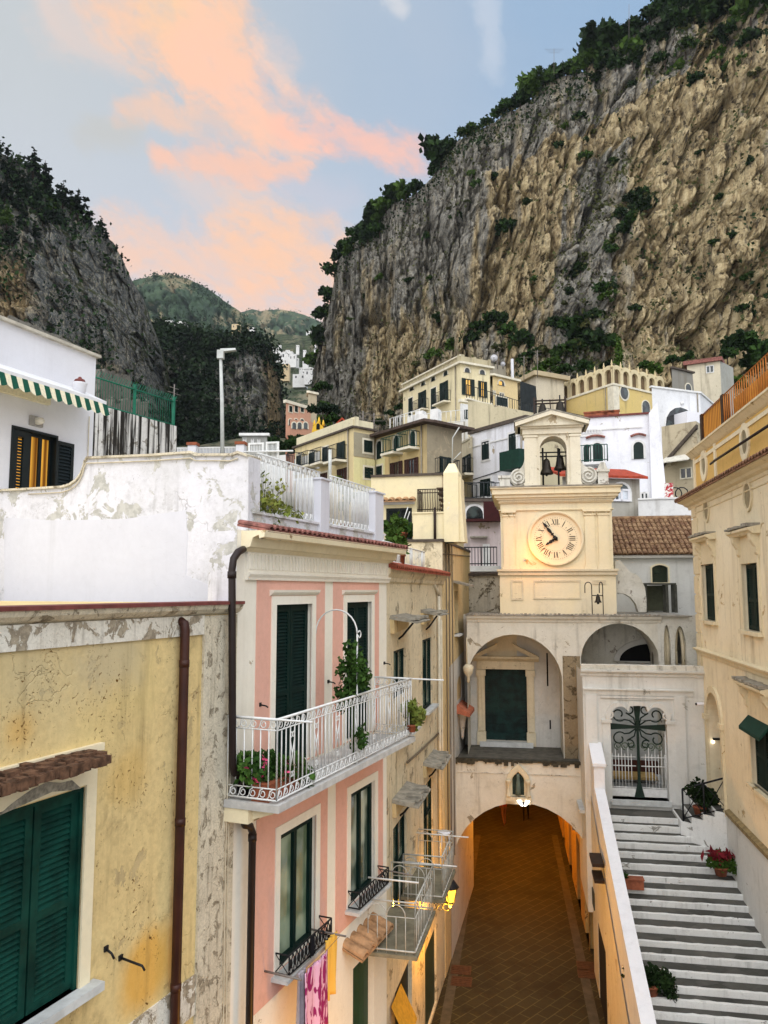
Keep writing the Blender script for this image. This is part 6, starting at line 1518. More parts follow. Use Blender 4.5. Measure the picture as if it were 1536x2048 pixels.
# -- big cream villa under the cliff
h = House('villa', 'tall cream villa with arched attic lights and a stone parapet under the cliff', 'villa', wallmat('ddd0a8', 'd6cba8', 31.), (921, 65), (807, 74.5), (986, 66.5), 728, 846, GRP, 8)
h.band(h.zt, .18, .3, TRIMC); 
mb = MB(); mb.box(h.FL, 0, h.FL.len, -.3, -.05, h.zt, h.zt+.75); mb.box(h.FR, 0, h.FR.len, -.3, -.05, h.zt, h.zt+.75)
for F in (h.FL, h.FR):
    k = int(F.len/1.4)
    for i in range(k+1): u = F.len*i/k; mb.box(F, u-.12, u+.12, -.34, .02, h.zt+.1, h.zt+.85)
mb.build('parapet', wallmat('b5ab8c', 'a39a80', 32., .5, .2), h.root)
for a in ((818, 796, 826, 832), (863, 776, 873, 818)): h.win('L', *a, 'sh', TRIMC)
for a in ((838, 783, 853, 822), (881, 764, 897, 807)): h.win('L', *a, 'op', TRIMC, None, .7)
for x, y in ((824, 776), (847, 766), (867, 757), (892, 746)): h.win('L', x-4, y-6, x+4, y+5, 'lun', TRIMC)
h.win('R', 916+7, 758, 948, 791, 'lit', TRIMC); h.win('R', 956, 763, 973, 795, 'lit', TRIMC)
for x, y in ((934, 741), (964, 745)): h.win('R', x-5, y-5, x+5, y+4, 'lun', TRIMC)
h.win('R', 928, 820, 943, 839, 'op', TRIMC); h.win('R', 960, 822, 975, 838, 'plain', TRIMC)
h.band(h.FR.Z(950, 808), .25, .14, TRIMC, 'string_course', 'R'); h.band(h.FL.Z(870, 757)+.9, .12, .12, TRIMC, 'string_course', 'L')
MB().box(h.FR, -.02, h.FR.len+.02, -.1, .05, h.zb, h.FR.Z(950, 811)).build('white_base', wallmat('dcdcd8', None, 33., .2, 0), h.root)
# white terrace in front of the villa
h = House('terrace_house', 'white terrace block with railings in front of the cream villa', 'house', wallmat('d8d6ce', None, 34., .3, .05), (940, 60), (790, 63), (1010, 62), 842, 880, GRP, 7)
rail(h.FL, 0, h.FL.len, -.1, h.zt, 1.0, WHITEIRON, h.root, .4); rail(h.FR, 0, h.FR.len, -.1, h.zt, 1.0, RAILI, h.root, .4)
for x in (838, 868): u = h.FL.U(x, 835); MB().box(h.FL, u-.35, u+.35, -.7, 0, h.zt, h.zt+1.3).build('pillar', TRIMW, h.root)
# -- peach house with lit window right of the villa
h = House('peach_house', 'peach house with one glowing round window next to the villa', 'house', wallmat('dcc592', 'd3bd90', 35.), (985, 70), None, (1042, 72), 752, 840, GRP, 8)
MB().box(h.FR, 0, h.FR.len*.6, -4, -.2, h.zt, h.zt+1.3).build('roof_room', wallmat('8f8878', None, 36., .5, .2), h.root)
h.band(h.zt, .2, .25, TRIMC); h.win('R', 996, 761, 1008, 771, 'arch', TRIMC); MB().box(h.FR, *[h.FR.U(x, 766) for x in (997, 1003)], .03, .05, h.FR.Z(1000, 770), h.FR.Z(1000, 763)).build('lit_pane', AMB, h.root)
h.win('R', 998, 785, 1008, 795, 'plain', TRIMC); h.win('R', 992, 795, 1014, 812, 'sh', TRIMC); h.win('R', 985, 781, 991, 790, 'plain', TRIMC)
mb = MB(); ur = h.FR.U(1030, 770); mb.box(h.FR, ur, ur+.18, -.5, -.3, h.zt, h.zt+2.3); mb.build('flue', WHITECLEAN, h.root)
h = House('flat_roofed_house', 'pale flat roofed house half hidden behind the peach house', 'house', wallmat('cfc5ae', None, 37.), (1072, 84), (1052, 87), (1138, 86), 752, 800, GRP, 8)
h.band(h.zt, .5, .5, wallmat('b8a888', None, 38., .3, 0)); 
h = House('dark_shed', 'low dark roofed shed below the flat roofed house', 'shed', plain('dark_shed_boards', '23292a', .8, 0, .3, 2), (1040, 76), None, (1080, 78), 762, 790, GRP, 6)
# -- balustraded yellow palace
YP = wallmat('d3bb78', 'cdb680', 39., .3, .05)
h = House('yellow_palace', 'golden yellow palace topped by a white arcaded parapet with finials', 'palace', YP, (1226, 80), (1054, 94), (1344, 85), 768, 842, GRP, 9)
MB().box(h.FR, -.02, .9, -.1, .06, h.zb, h.zt).box(h.FL, h.FL.len-.8, h.FL.len+.02, -.1, .05, h.zb, h.zt).build('corner_pilaster', TRIMC, h.root)
for F, n in ((h.FL, 11), (h.FR, 6)):
    st_ = F.len/n; mb = MB(); hh = 2.0
    hs = [(st_*(i+.5)-st_*.34, st_*(i+.5)+st_*.34, h.zt+.15, h.zt+1.72, st_*.33, .3) for i in range(n)]
    mb.wall(F, 0, F.len, h.zt, h.zt+1.75, hs, .3, .02)
    for i in range(n):
        c = st_*(i+.5); mb.prism(F, [(c-st_*.5, h.zt+1.75)]+[(c-st_*.46*cos(pi*q/8), h.zt+1.75+.42*sin(pi*q/8)) for q in range(9)]+[(c+st_*.5, h.zt+1.75)], -.3, .02)
    mb.build('arcaded_parapet', wallmat('d6c8a2', 'c7b58c', 40., .4, .1), h.root)
    MB().box(F, 0, F.len, -.36, -.3, h.zt, h.zt+1.7).build('parapet_back', plain('brown_parapet_back', '6b5942', .9, 0, .2, 2), h.root)
    MB().box(F, -.1, F.len+.1, -.2, .12, h.zt-.12, h.zt+.1).build('cornice', TRIMC, h.root)
    for i in range(n): MB().lathe(F.P(st_*i, -.1, h.zt+1.75), [(.16, 0), (.16, .3), (.07, .34), (.12, .5), (.08, .62), (.02, .95)], 8).build('finial', wallmat('cbb98f', None, 41., .3, 0), h.root)
h.win('R', 1240, 773, 1256, 799, 'oval', TRIMC); h.win('R', 1284, 802, 1299, 828, 'arch', TRIMC)
# -- grey and pale houses to the right of it
h = House('grey_house', 'grey unplastered house right of the golden palace', 'house', wallmat('8d8a82', '7d7a70', 42., .4, .2), (1343, 84), None, (1403, 86), 737, 800, GRP, 9); h.band(h.zt, .2, .2, GREYCAP); h.win('R', 1371, 768, 1382, 790, 'arch', TRIMC)
h = House('red_roofed_house', 'pale house with a low red roof near the right cliff foot', 'house', wallmat('cfc6ae', None, 43.), (1440, 96), (1392, 98), (1487, 99), 722, 770, GRP, 9)
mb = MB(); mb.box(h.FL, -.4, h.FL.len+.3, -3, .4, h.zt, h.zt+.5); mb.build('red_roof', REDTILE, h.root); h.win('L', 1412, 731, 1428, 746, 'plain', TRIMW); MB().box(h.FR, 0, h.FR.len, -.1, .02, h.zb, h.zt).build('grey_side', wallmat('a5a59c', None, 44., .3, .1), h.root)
h = House('arched_house', 'white house with a wide pink tinted arch below the roof fence', 'house', wallmat('dedfe0', None, 45., .2, 0), (1400, 66), (1318, 64), (1442, 70), 787, 850, GRP, 8)
h.win('L', 1330, 815, 1392, 860, 'arch', TRIMW); h.band(h.zt, .15, .1, TRIMW)
MB().box(h.FL, h.FL.U(1348, 840), h.FL.U(1400, 840), 0, 1.5, h.zb, h.FL.Z(1370, 832)).build('white_terrace', WHITECLEAN, h.root)
u, z = h.FL.hit(1363, 807); MB().lathe(h.FL.P(u, .08, z), [(.12, -.1), (.16, 0), (.12, .1)], 8).build('round_vent', TRIMW, h.root)
h = House('mottled_house', 'mottled beige house with stepped roof beside the orange attic', 'house', wallmat('bdb196', 'a39882', 46., .6, .35), (1392, 56), (1335, 58), (1440, 60), 842, 960, GRP, 8)
mb = MB(); mb.prism(h.FL, [(0, h.zt-3.2), (h.FL.len+.1, h.zt-.6), (h.FL.len+.1, h.zt-.3), (0, h.zt-2.9)], -.1, .25); mb.build('roof_edge', GREYCAP, h.root)
h.win('L', 1360, 935, 1385, 958, 'plain', TRIMC); mb = MB(); a, b = h.FL.U(1334, 920), h.FL.U(1392, 915); z = h.FL.Z(1360, 912); mb.hexa([h.FL.P(a, 0, z), h.FL.P(b, 0, z), h.FL.P(b, 1.3, z-.6), h.FL.P(a, 1.3, z-.6), h.FL.P(a, 0, z+.08), h.FL.P(b, 0, z+.08), h.FL.P(b, 1.3, z-.52), h.FL.P(a, 1.3, z-.52)]); mb.build('awning', plain('pale_canvas', 'c9c5b8', .9), h.root)
# -- long terrace with dark railing above the white house
h = House('terrace_wall', 'long beige terrace wall with a dark iron railing above the white house', 'wall', wallmat('c9bd9c', 'b5aa8c', 47., .4, .1), (1068, 58), (940, 52), (1290, 66), 838, 880, GRP, 6)
rail(h.FL, 0, h.FL.len, -.1, h.zt, 1.1, RAILI, h.root, .3); rail(h.FR, 0, h.FR.len*.5, -.1, h.zt, 1.1, RAILI, h.root, .3); h.band(h.zt, .12, .12, TRIMC)
# -- white house seen through and beside the belfry
WHB = wallmat('e4e5e9', 'dcdde2', 48., .15, .03)
h = House('whitewashed_house', 'bright white house with dark green shutters left of the belfry', 'house', WHB, (1052, 44.5), (944, 49), (1070, 47), 838, 1000, GRP, 7)
MB().box(h.FL, -.1, h.FL.len+.1, -.2, .14, h.zt, h.zt+.22).build('roof_edge', GREYCAP, h.root); MB().box(h.FL, 0, h.FL.len, -.1, .06, h.zt-.9, h.zt-.82).build('string_course', TRIMW, h.root)
h.win('L', 965, 883, 979, 919, 'sh', TRIMW); h.win('L', 1019, 867, 1033, 906, 'sh', TRIMW)
h.win('L', 962, 958, 982, 998, 'sh', TRIMW, None, .8)
z = h.FL.Z(1000, 943); mb = MB(); mb.tube([h.FL.P(0, .04, z-.2), h.FL.P(h.FL.len*.5, .04, z), h.FL.P(h.FL.len, .04, z+.3)], .03, 4); mb.build('cable', RAILI, h.root)
ba = h.FL.U(1022, 930); 
MB().box(h.FL, ba, h.FL.len+.3, .02, .9, h.FL.Z(1035, 942), h.FL.Z(1035, 905)).build('green_balcony_screen', plain('deep_green_canvas', '0e3126', .8, 0, .2, 4), h.root)
h = House('annex', 'narrow cream annex with tall dark windows left of the white house', 'house', wallmat('cfc6ac', 'c3b99e', 49., .5, .2), (945, 48.5), (916, 51.5), (947, 49.6), 872, 1000, GRP, 7)
h.win('L', 918, 913, 943, 953, 'op', TRIMC, None, .6); h.win('L', 920, 880, 940, 884, 'plain', TRIMC)
h = House('white_block', 'broad white house with arched green shutters right of the belfry', 'house', WHB, (1150, 43.5), None, (1318, 42.2), 838, 1003, GRP, 7)
h.win('R', 1167, 889, 1182, 926, 'archsh', TRIMW); h.win('R', 1183, 886, 1206, 929, 'archsh', TRIMW, None); h.win('R', 1267, 884, 1287, 918, 'archsh', TRIMW)
h.win('R', 1280, 984, 1298, 1003, 'plain', TRIMW)
bz_ = h.FR.Z(1190, 928); MB().box(h.FR, h.FR.U(1150, 930), h.FR.U(1212, 930), 0, .9, bz_-.15, bz_).build('balcony_slab', TRIMW, h.root); rail(h.FR, h.FR.U(1150, 930), h.FR.U(1216, 930), .85, bz_, .95, plain('green_balcony_iron', '14453a', .6), h.root, .14, 'balcony_railing')
for x0, x1, y in ((1172, 1210, 876), (1261, 1292, 873)):
    mb = MB(); u0, u1 = h.FR.U(x0, y), h.FR.U(x1, y); z = h.FR.Z((x0+x1)/2, y); c = (u0+u1)/2; mb.tube([h.FR.P(u0+(u1-u0)*i/8, .12, z+.12*sin(pi*i/8)) for i in range(9)], .07, 5); mb.build('tile_hood', REDTILE, h.root)
mb = MB(); mb.box(h.FR, -.1, h.FR.len+.05, -.2, .1, h.zt, h.zt+.1); mb.build('red_coping', REDTRIM, h.root); MB().box(h.FR, 0, h.FR.len*.86, -.1, .05, h.FR.Z(1240, 858), h.FR.Z(1240, 855)).build('string_course', TRIMW, h.root)
mb = MB(); a, b = h.FR.U(1160, 866), h.FR.U(1207, 866); z = h.FR.Z(1180, 868)
for i in range(8): u = a+(b-a)*i/8; mb.box(h.FR, u, u+(b-a)/16, 0, .1, z, z+.25)
mb.box(h.FR, a, b, 0, .07, z-.15, z); mb.build('dentil_band', TRIMW, h.root)
F = h.FR; mb = MB(); uL = F.U(1300, 900); uT = F.U(1316, 850); uB = F.U(1333, 990)
mb.prism(F, [(uL, h.zb), (uB+.2, h.zb), (uB, F.Z(1333, 995)), (uT, h.zt+.6), (uL, h.zt)], -3, .25); mb.build('buttress', WHB, h.root)
for i, x in enumerate((1178, 1190, 1205, 1217, 1228)):
    p = F.P(F.U(x, 832), -.4, h.zt+.1); o = thing('terracotta_planter', p, 'terracotta planter on the roof edge of the broad white house', 'planter', 'terracotta planters along the white roof'); MB().box(Fr(p.xy, F.ang), -.28, .28, -.16, .16, p.z, p.z+.25).box(Fr(p.xy, F.ang), -.32, .32, -.19, .19, p.z+.25, p.z+.33).build('trough', plain('terracotta', '8d5138'), o)
# red roofed lean-to, grey annex, white terrace wall right of the tower
h = House('lean_to', 'small grey lean-to with a red roof and an arched white window behind the tower', 'house', wallmat('b3b0a6', '8f8c82', 50., .6, .3), (1279, 39), (1130, 38.2), (1284, 41), 958, 1055, GRP, 5)
mb = MB(); F = h.FL; mb.hexa([F.P(-.3, .4, h.zt-.05), F.P(F.len+.25, .4, h.zt-.05), F.P(F.len+.1, -1.6, h.zt+.62), F.P(-.3, -1.6, h.zt+.62), F.P(-.3, .4, h.zt+.08), F.P(F.len+.25, .4, h.zt+.08), F.P(F.len+.1, -1.6, h.zt+.75), F.P(-.3, -1.6, h.zt+.75)]); mb.build('red_roof', plain('red_roof_tile', '9a3d26', .85, 0, .3, 5, .3), h.root)
h.win('L', 1226, 968, 1258, 1003, 'arch', TRIMW); MB().frame(F, F.U(1226, 990), F.U(1258, 990), F.Z(1242, 1003), F.Z(1242, 978), .1, .04, .09).box(F, F.U(1240, 990), F.U(1244, 990), .04, .09, F.Z(1242, 1003), F.Z(1242, 978)).build('white_window_bars', WHITECLEAN, h.root)
MB().box(F, F.U(1236, 990), F.U(1257, 990), .035, .045, F.Z(1242, 1002), F.Z(1242, 979)).build('curtain', plain('white_curtain', 'ccd3da', .8), h.root)
h = House('white_terrace_wall', 'low white terrace wall above the clay tiled chapel roof', 'wall', wallmat('e0e0de', None, 51., .2, .03), (1276, 37.5), None, (1400, 36.8), 1000, 1045, GRP, 5)
MB().box(h.FR, 0, h.FR.len, -.2, .05, h.zt, h.zt+.08).build('coping', TRIMW, h.root)
mb = MB()
p = h.FR.P(h.FR.U(1345, 990), -.5, h.zt); bk_ = thing('laundry_rack', p, 'patterned cloth and dark bicycle shape on the white terrace wall', 'laundry')
MB().box(h.FR, h.FR.U(1331, 990), h.FR.U(1349, 990), -.5, -.46, h.zt, h.zt+.85).build('patterned_cloth', (lambda t: t.out(t.mix(t.ramp(t.noise(7, 2), .45, .55), lin('d8d4cc'), lin('a8323a')), .9))(NT('red_white_cloth')), bk_)
mb.tube([h.FR.P(h.FR.U(1353, 990)+.3*cos(q), -.5, h.zt+.32+.3*sin(q)) for q in np.linspace(0, 2*pi, 12)], .03, 4); mb.tube([h.FR.P(h.FR.U(1366, 990)+.3*cos(q), -.5, h.zt+.32+.3*sin(q)) for q in np.linspace(0, 2*pi, 12)], .03, 4); mb.build('wheel_frame', IRON, bk_)
# -- yellow row on the left of the villa
YR = wallmat('d6c494', 'cfbe96', 52., .4, .12)
h = House('yellow_row_house', 'long yellow house with iron balconies above the lemon terrace', 'house', YR, (707, 47.5), (587, 54.5), (748, 48.6), 856, 962, GRP, 8)
h.band(h.zt, .12, .18, GREYCAP); MB().box(h.FL, 0, h.FL.len, -.4, -.1, h.zt, h.zt+.75).box(h.FR, 0, h.FR.len, -.4, -.1, h.zt, h.zt+.6).build('parapet', wallmat('d8cfae', None, 53., .3, .1), h.root)
MB().box(h.FL, 0, h.FL.U(640, 910), -.1, .03, h.FL.Z(610, 945), h.zt-.8).build('white_panel', wallmat('dcdcd6', None, 54., .3, .1), h.root)
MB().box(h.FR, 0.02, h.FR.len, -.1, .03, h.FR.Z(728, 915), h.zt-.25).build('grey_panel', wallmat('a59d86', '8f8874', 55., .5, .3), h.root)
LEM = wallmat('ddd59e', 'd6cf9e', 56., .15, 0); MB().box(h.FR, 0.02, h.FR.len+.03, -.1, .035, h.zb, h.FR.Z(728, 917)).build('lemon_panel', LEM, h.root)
for a, bl in (((594, 911, 603, 936), .8), ((619, 905, 630, 934), .8), ((646, 895, 656, 928), .8), ((676, 884, 691, 924), .9)): h.win('L', *a, 'op' if a[0] > 660 else 'sh', TRIMC, None, bl)
h.win('L', 642, 946, 656, 962, 'sh', TRIMC, plain('brown_shutter', '3a2018', .6)); h.win('L', 676, 937, 696, 962, 'op', TRIMC, plain('brown_shutter', '3a2018'))
h.win('R', 727, 881, 744, 905, 'sh', TRIMC); h.win('R', 728, 935, 745, 957, 'sh', TRIMC)
# -- tan house with the wide eave
TAN = wallmat('cdb682', 'c4ae82', 57., .4, .15)
h = House('tan_house', 'tan house with arched shutters, green balconies and a wide dark eave', 'house', TAN, (853, 44.5), (742, 49.3), (926, 46.5), 848, 960, GRP, 8)
mb = MB(); mb.box(h.FL, -.6, h.FL.len+.6, -.6, .65, h.zt, h.zt+.16); mb.box(h.FR, -.0, h.FR.len+.5, -.6, .65, h.zt+.003, h.zt+.163); mb.build('eave', plain('dark_tile_eave', '4d4038', .9, 0, .3, 4, .3), h.root)
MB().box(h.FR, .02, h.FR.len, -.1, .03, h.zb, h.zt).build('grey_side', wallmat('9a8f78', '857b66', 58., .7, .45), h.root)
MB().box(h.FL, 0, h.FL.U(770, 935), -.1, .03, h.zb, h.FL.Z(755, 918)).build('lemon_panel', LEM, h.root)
GBI = plain('green_balcony_iron', '14453a')
for a, bl in (((754, 882, 764, 918), 0), ((788, 872, 799, 908), .8), ((821, 862, 832, 898), .8)): h.win('L', *a, 'archsh', TRIMC, None, bl, GBI)
for a in ((782, 924, 806, 953), (811, 917, 838, 951)): h.win('L', *a, 'op', TRIMC, plain('brown_shutter', '3a2018'))
h.win('L', 754, 932, 765, 957, 'sh', TRIMC); h.win('R', 878, 914, 900, 952, 'op', TRIMC, None, .5)
rail(h.FL, 0, h.FL.len*.55, -1.5, h.zt+.5, 1.1, WHITEIRON, h.root, .4, 'roof_railing')
for x in (777, 790):
    p = h.FL.P(h.FL.U(x, 850), -2.0, h.zt+.2); MB().box(h.FL, h.FL.U(x, 850)-.3, h.FL.U(x, 850)+.3, -2.3, -1.7, h.zt+.1, h.zt+1.4).build('chimney', TRIMW, h.root)
# -- pink and white house between the corner house and the clock tower
h = House('pale_pink_house', 'small pale pink house with a balcony between the corner house and the tower', 'house', wallmat('d5c6c6', 'd8d0cc', 59., .3, .15), (925, 36), None, (1002, 35.6), 1045, 1170, GRP, 6)
h.win('R', 966, 1088, 980, 1133, 'plain', TRIMW, None); z = h.FR.Z(960, 1133); MB().box(h.FR, 0, h.FR.len, 0, .9, z-.25, z).build('balcony_slab', TRIMW, h.root); rail(h.FR, .1, h.FR.len-.1, .85, z, .85, RAILI, h.root, .13, 'balcony_railing')
mb = MB(); mb.box(h.FR, -.1, h.FR.len+.2, -.3, .5, h.zt, h.zt+.12); mb.build('roof_edge', plain('dark_red_awning', '3a1414', .8, 0, .2, 4), h.root)
MB().box(h.FR, h.FR.len*.55, h.FR.len, -.6, -.3, h.zt+.1, h.zt+1.0).build('red_screen', plain('dark_red_awning', '3a1414'), h.root)
mb = MB(); u, z = h.FR.hit(958, 1076); mb.box(h.FR, u-.4, u+.4, 0, .3, z, z+.07); mb.build('window_hood', FLAG, h.root)
h = House('vaulted_terrace', 'white terrace with a shallow vaulted niche and plants behind the corner house', 'terrace', wallmat('cfcabd', 'b8b2a2', 60., .5, .2), (920, 40), None, (1010, 40), 1004, 1075, GRP, 6)
h.win('R', 932, 1012, 966, 1045, 'arch', TRIMW); h.band(h.zt, .15, .3, GREYCAP, 'roof_edge', 'R'); rail(h.FR, 0, h.FR.len, .1, h.zt+.1, .9, RAILI, h.root, .2)
h = House('stained_wall', 'black stained white wall left of the clock tower base', 'wall', stucco('black_stained_plaster', 'cfcabc', 'b3ab98', .8, '35312a', .9, .55, '9a927f', .6, '2f2b24', .2, .4, 1.3, 1.6, .25, 61.0, '5a5244'), (925, 32.5), None, (1003, 31.2), 1152, 1225, GRP, 4)
h.band(h.zt, .1, .12, GREYCAP, 'coping', 'R')
# -- left: far pink palazzo, little yellow gable, small grey house
h = House('pink_palazzo', 'distant pink palazzo with arched windows below the cliff', 'palazzo', wallmat('c99a80', 'c0957e', 62., .25, .05), (572, 96), None, (618, 100), 806, 862, GRP, 10)
MB().box(h.FR, -.2, h.FR.len+.2, -.3, .2, h.zt, h.zt+.4).build('cornice', TRIMC, h.root)
for x in (581, 592, 604): h.win('R', x-3, 812, x+3, 824, 'sh', TRIMC); h.win('R', x-4, 838, x+4, 852, 'arch', TRIMC)
h = House('brick_tower_house', 'small pale tower house rising behind the pink palazzo', 'house', wallmat('b8ab90', None, 63.), (616, 104), (612, 106), (630, 105), 786, 840, GRP, 8); h.band(h.zt, .3, .2, TRIMC)
h = House('pink_wing', 'lower arcaded wing of the distant pink palazzo', 'house', wallmat('b88a72', 'c0957e', 64., .25, .05), (580, 88), None, (625, 90), 838, 870, GRP, 8)
for x in (588, 599, 611): h.win('R', x-4, 845, x+4, 858, 'arch', TRIMC)
gx = at(637, 870, 62); sh_ = thing('gabled_shrine', gx, 'small bright yellow gabled bell arch with three finials among the roofs', 'bell arch')
SF = Fr(gx.xy, 95); gp = lambda x, y: SF.hit(x, y)
a0, a1_ = gp(625, 868), gp(650, 868); top_ = gp(638, 843)
mb = MB(); mb.prism(SF, [a0, (a0[0]+.1, gp(625, 855)[1]), (a0[0]+.35, gp(625, 850)[1]), (top_[0], top_[1]), (a1_[0]-.35, gp(650, 850)[1]), (a1_[0]-.1, gp(650, 855)[1]), a1_], -.4, .4); mb.build('wall', wallmat('d9b03c', None, 65., .15, 0), sh_)
for u, y in ((a0[0]+.15, 842), (top_[0], 836), (a1_[0]-.15, 842)): MB().lathe(SF.P(u, 0, gp(638, y+10)[1]), [(.14, 0), (.1, .2), (.03, .5)], 6).build('finial', wallmat('d9b03c'), sh_)
u = top_[0]; zz = gp(638, 861)[1]; MB().prism(SF, [(u-.14, zz)]+arch_pts(u-.14, u+.14, zz+.5, .13, 6)+[(u+.14, zz)], .41, .43).build('niche', DARK, sh_)
rr = at(670, 868, 58); RFm = Fr(rr.xy, 60); gb_ = thing('gabled_house', rr, 'white gabled house with a red tiled roof behind the yellow row', 'house')
SGF = Fr(rr.xy, 100); p0, p1, p2 = SGF.hit(668, 862), SGF.hit(697, 856), SGF.hit(686, 842)
mb = MB(); mb.prism(SGF, [(p0[0], p0[1]-5), p0, p2, p1, (p1[0], p1[1]-5)], -6, 0); mb.build('wall', wallmat('d8d4cc', None, 66., .2, 0), gb_)
mb = MB()
v = [SGF.P(p0[0]-.3, .3, p0[1]-.1), SGF.P(p2[0], .3, p2[1]+.08), SGF.P(p2[0], -6, p2[1]+.08), SGF.P(p0[0]-.3, -6, p0[1]-.1)]; mb.hexa(v+[q+Vector((0, 0, .15)) for q in v])
v = [SGF.P(p2[0], .3, p2[1]+.08), SGF.P(p1[0]+.2, .3, p1[1]-.1), SGF.P(p1[0]+.2, -6, p1[1]-.1), SGF.P(p2[0], -6, p2[1]+.08)]; mb.hexa(v+[q+Vector((0, 0, .15)) for q in v]); mb.build('roof', plain('red_roof_tile', '9a3d26'), gb_)
h = House('grey_cabin', 'small grey flat house with slatted openings behind the white terrace fence', 'house', wallmat('9fa09c', None, 67., .3, .1), (484, 58), None, (529, 58), 872, 915, GRP, 7); MB().box(h.FR, -.2, h.FR.len+.2, -.3, .2, h.zt, h.zt+.2).build('roof_edge', TRIMW, h.root)
for x in (490, 505, 518): h.win('R', x-3, 878, x+3, 888, 'plain', TRIMW)
h = House('white_hut', 'low white block under the grey cabin', 'house', wallmat('d3d2cd', None, 68., .3, .1), (505, 48), None, (568, 47), 915, 960, GRP, 7)
# white metal frames on the roof behind the party wall
WFm = Fr(at(530, 1180, 24).xy, 100)
wf = thing('folded_bed_frame', WFm.P(0, 0, WFm.Z(530, 935)), 'white metal gate-like frames leaning together on the roof behind the wall', 'metal frame')
mb = MB()
for x0, x1, y0, y1 in ((497, 528, 885, 928), (532, 558, 884, 926)):
    a, b = WFm.U(x0, 900), WFm.U(x1, 900); z0, z1 = WFm.Z(530, y1), WFm.Z(530, y0)
    mb.frame(WFm, a, b, z0, z1, .06, -.03, .03)
    for i in range(9): u = a+(b-a)*(i+1)/10; mb.tube([WFm.P(u, 0, z0), WFm.P(u, 0, z1)], .012, 4)
    mb.box(WFm, a, b, -.02, .02, (z0+z1)/2, (z0+z1)/2+.05)
mb.tube([WFm.P(WFm.U(490, 905), .1, WFm.Z(490, 905)), WFm.P(WFm.U(588, 903), .1, WFm.Z(588, 903))], .03, 5); mb.build('frame', WHITEIRON, wf)
mb = MB(); q = WFm.P(WFm.U(613, 955), -3, WFm.Z(613, 960)); mb.tube([q, q+Vector((0, 0, 1.5))], .06, 8); tagit(mb.build('pipe_mast', GREYW, None), 'plain pale grey pole standing behind the white terrace railing', 'pole')
# aerials, dishes and masts
def aerial(x, y0, y1, Y, n, lab, w_=.5):
    p, q = at(x, y1, Y), at(x, y0, Y); mb = MB(); mb.tube([p, q], .04, 4)
    for i in range(n): z = q.z-.15-.4*i; mb.tube([Vector((q.x-w_*(1-.2*i), q.y, z)), Vector((q.x+w_*(1-.2*i), q.y, z))], .025, 3)
    return tagit(mb.build('roof_aerial', plain('grey_metal_rod', '77706a'), None), lab, 'aerial', 'television aerials on the roofs')
aerial(726, 822, 862, 50, 3, 'aerial with three arms left on the yellow row roof'); aerial(748, 826, 866, 52, 3, 'aerial on the roof between the yellow and the tan house', .8)
aerial(1108, 97, 150, 150, 3, 'skeletal aerial mast on the wooded cliff rim', 2.0); aerial(1258, 8, 78, 140, 0, 'thin tall mast on the cliff rim near the top'); aerial(995, 703, 738, 67, 3, 'aerial on the villa roof beside the white dish'); aerial(1048, 712, 760, 80, 2, 'thin aerial behind the peach house'); aerial(1075, 700, 755, 82, 2, 'tall thin aerial above the flat roofed house')
for x, y, Y, r, lab in ((988, 716, 67, .32, 'tilted white square dish on the villa roof'), (1006, 728, 68, .22, 'small round white dish on the peach house roof'), (846, 852, 46, .2, 'round white dish beside the tan house eave')):
    p = at(x, y, Y); o = thing('satellite_dish', p, lab, 'satellite dish'); mb = MB(); k = 14
    d_ = (CAM-p).normalized(); sx_ = d_.cross(Vector((0, 0, 1))).normalized(); sy_ = sx_.cross(d_)
    ringv = [p+(sx_*cos(2*pi*i/k)+sy_*sin(2*pi*i/k))*r+d_*.12 for i in range(k)]; mb.add([p-d_*.05]+ringv+[p-d_*.1], [(0, 1+i, 1+(i+1) % k) for i in range(k)]+[(k+1, 1+(i+1) % k, 1+i) for i in range(k)], True); mb.build('reflector', WHITECLEAN, o)
    mb = MB(); mb.tube([p-d_*.05, p-d_*.05-Vector((0, 0, r*2.2))], .04, 4); mb.tube([p-d_*.04-sy_*r*.8, p+d_*.5], .02, 4); mb.build('mount', IRON, o)
# far white houses on the hills
def far_house(x0, y0, x1, y1, Y, lab, col='d9d8d4', roof=None, name='far_house'):
    a = at(x0, y1, Y); b = at(x1, y1, Y); t_ = at(x0, y0, Y); F = Fr(((a.x+b.x)/2, Y), 96); w_ = (b-a).length; o = thing(name, (F.p.x, F.p.y, a.z), lab, 'house', 'far white houses on the hills')
    mb = MB(); mb.box(F, -w_/2, w_/2, -w_*.7, 0, a.z-4, t_.z); mb.build('wall', wallmat(col, None, 70., .2, .05), o)
    if roof: mb = MB(); mb.prism(F, [(-w_/2-.4, t_.z), (w_/2+.4, t_.z), (0, t_.z+w_*.16)], -w_*.7, .3); mb.build('roof', roof, o)
    mb = MB(); k = max(2, int(w_/3.2)); hh = t_.z-a.z
    for i in range(k):
        u = -w_/2+w_*(i+.5)/k; mb = MB(); mb.box(F, u-w_*.06, u+w_*.06, 0, .06, a.z+hh*.35, a.z+hh*.7); mb.build('window', DGL, o)
    return o
WR = plain('white_far_roof', 'd0cfca', .85)
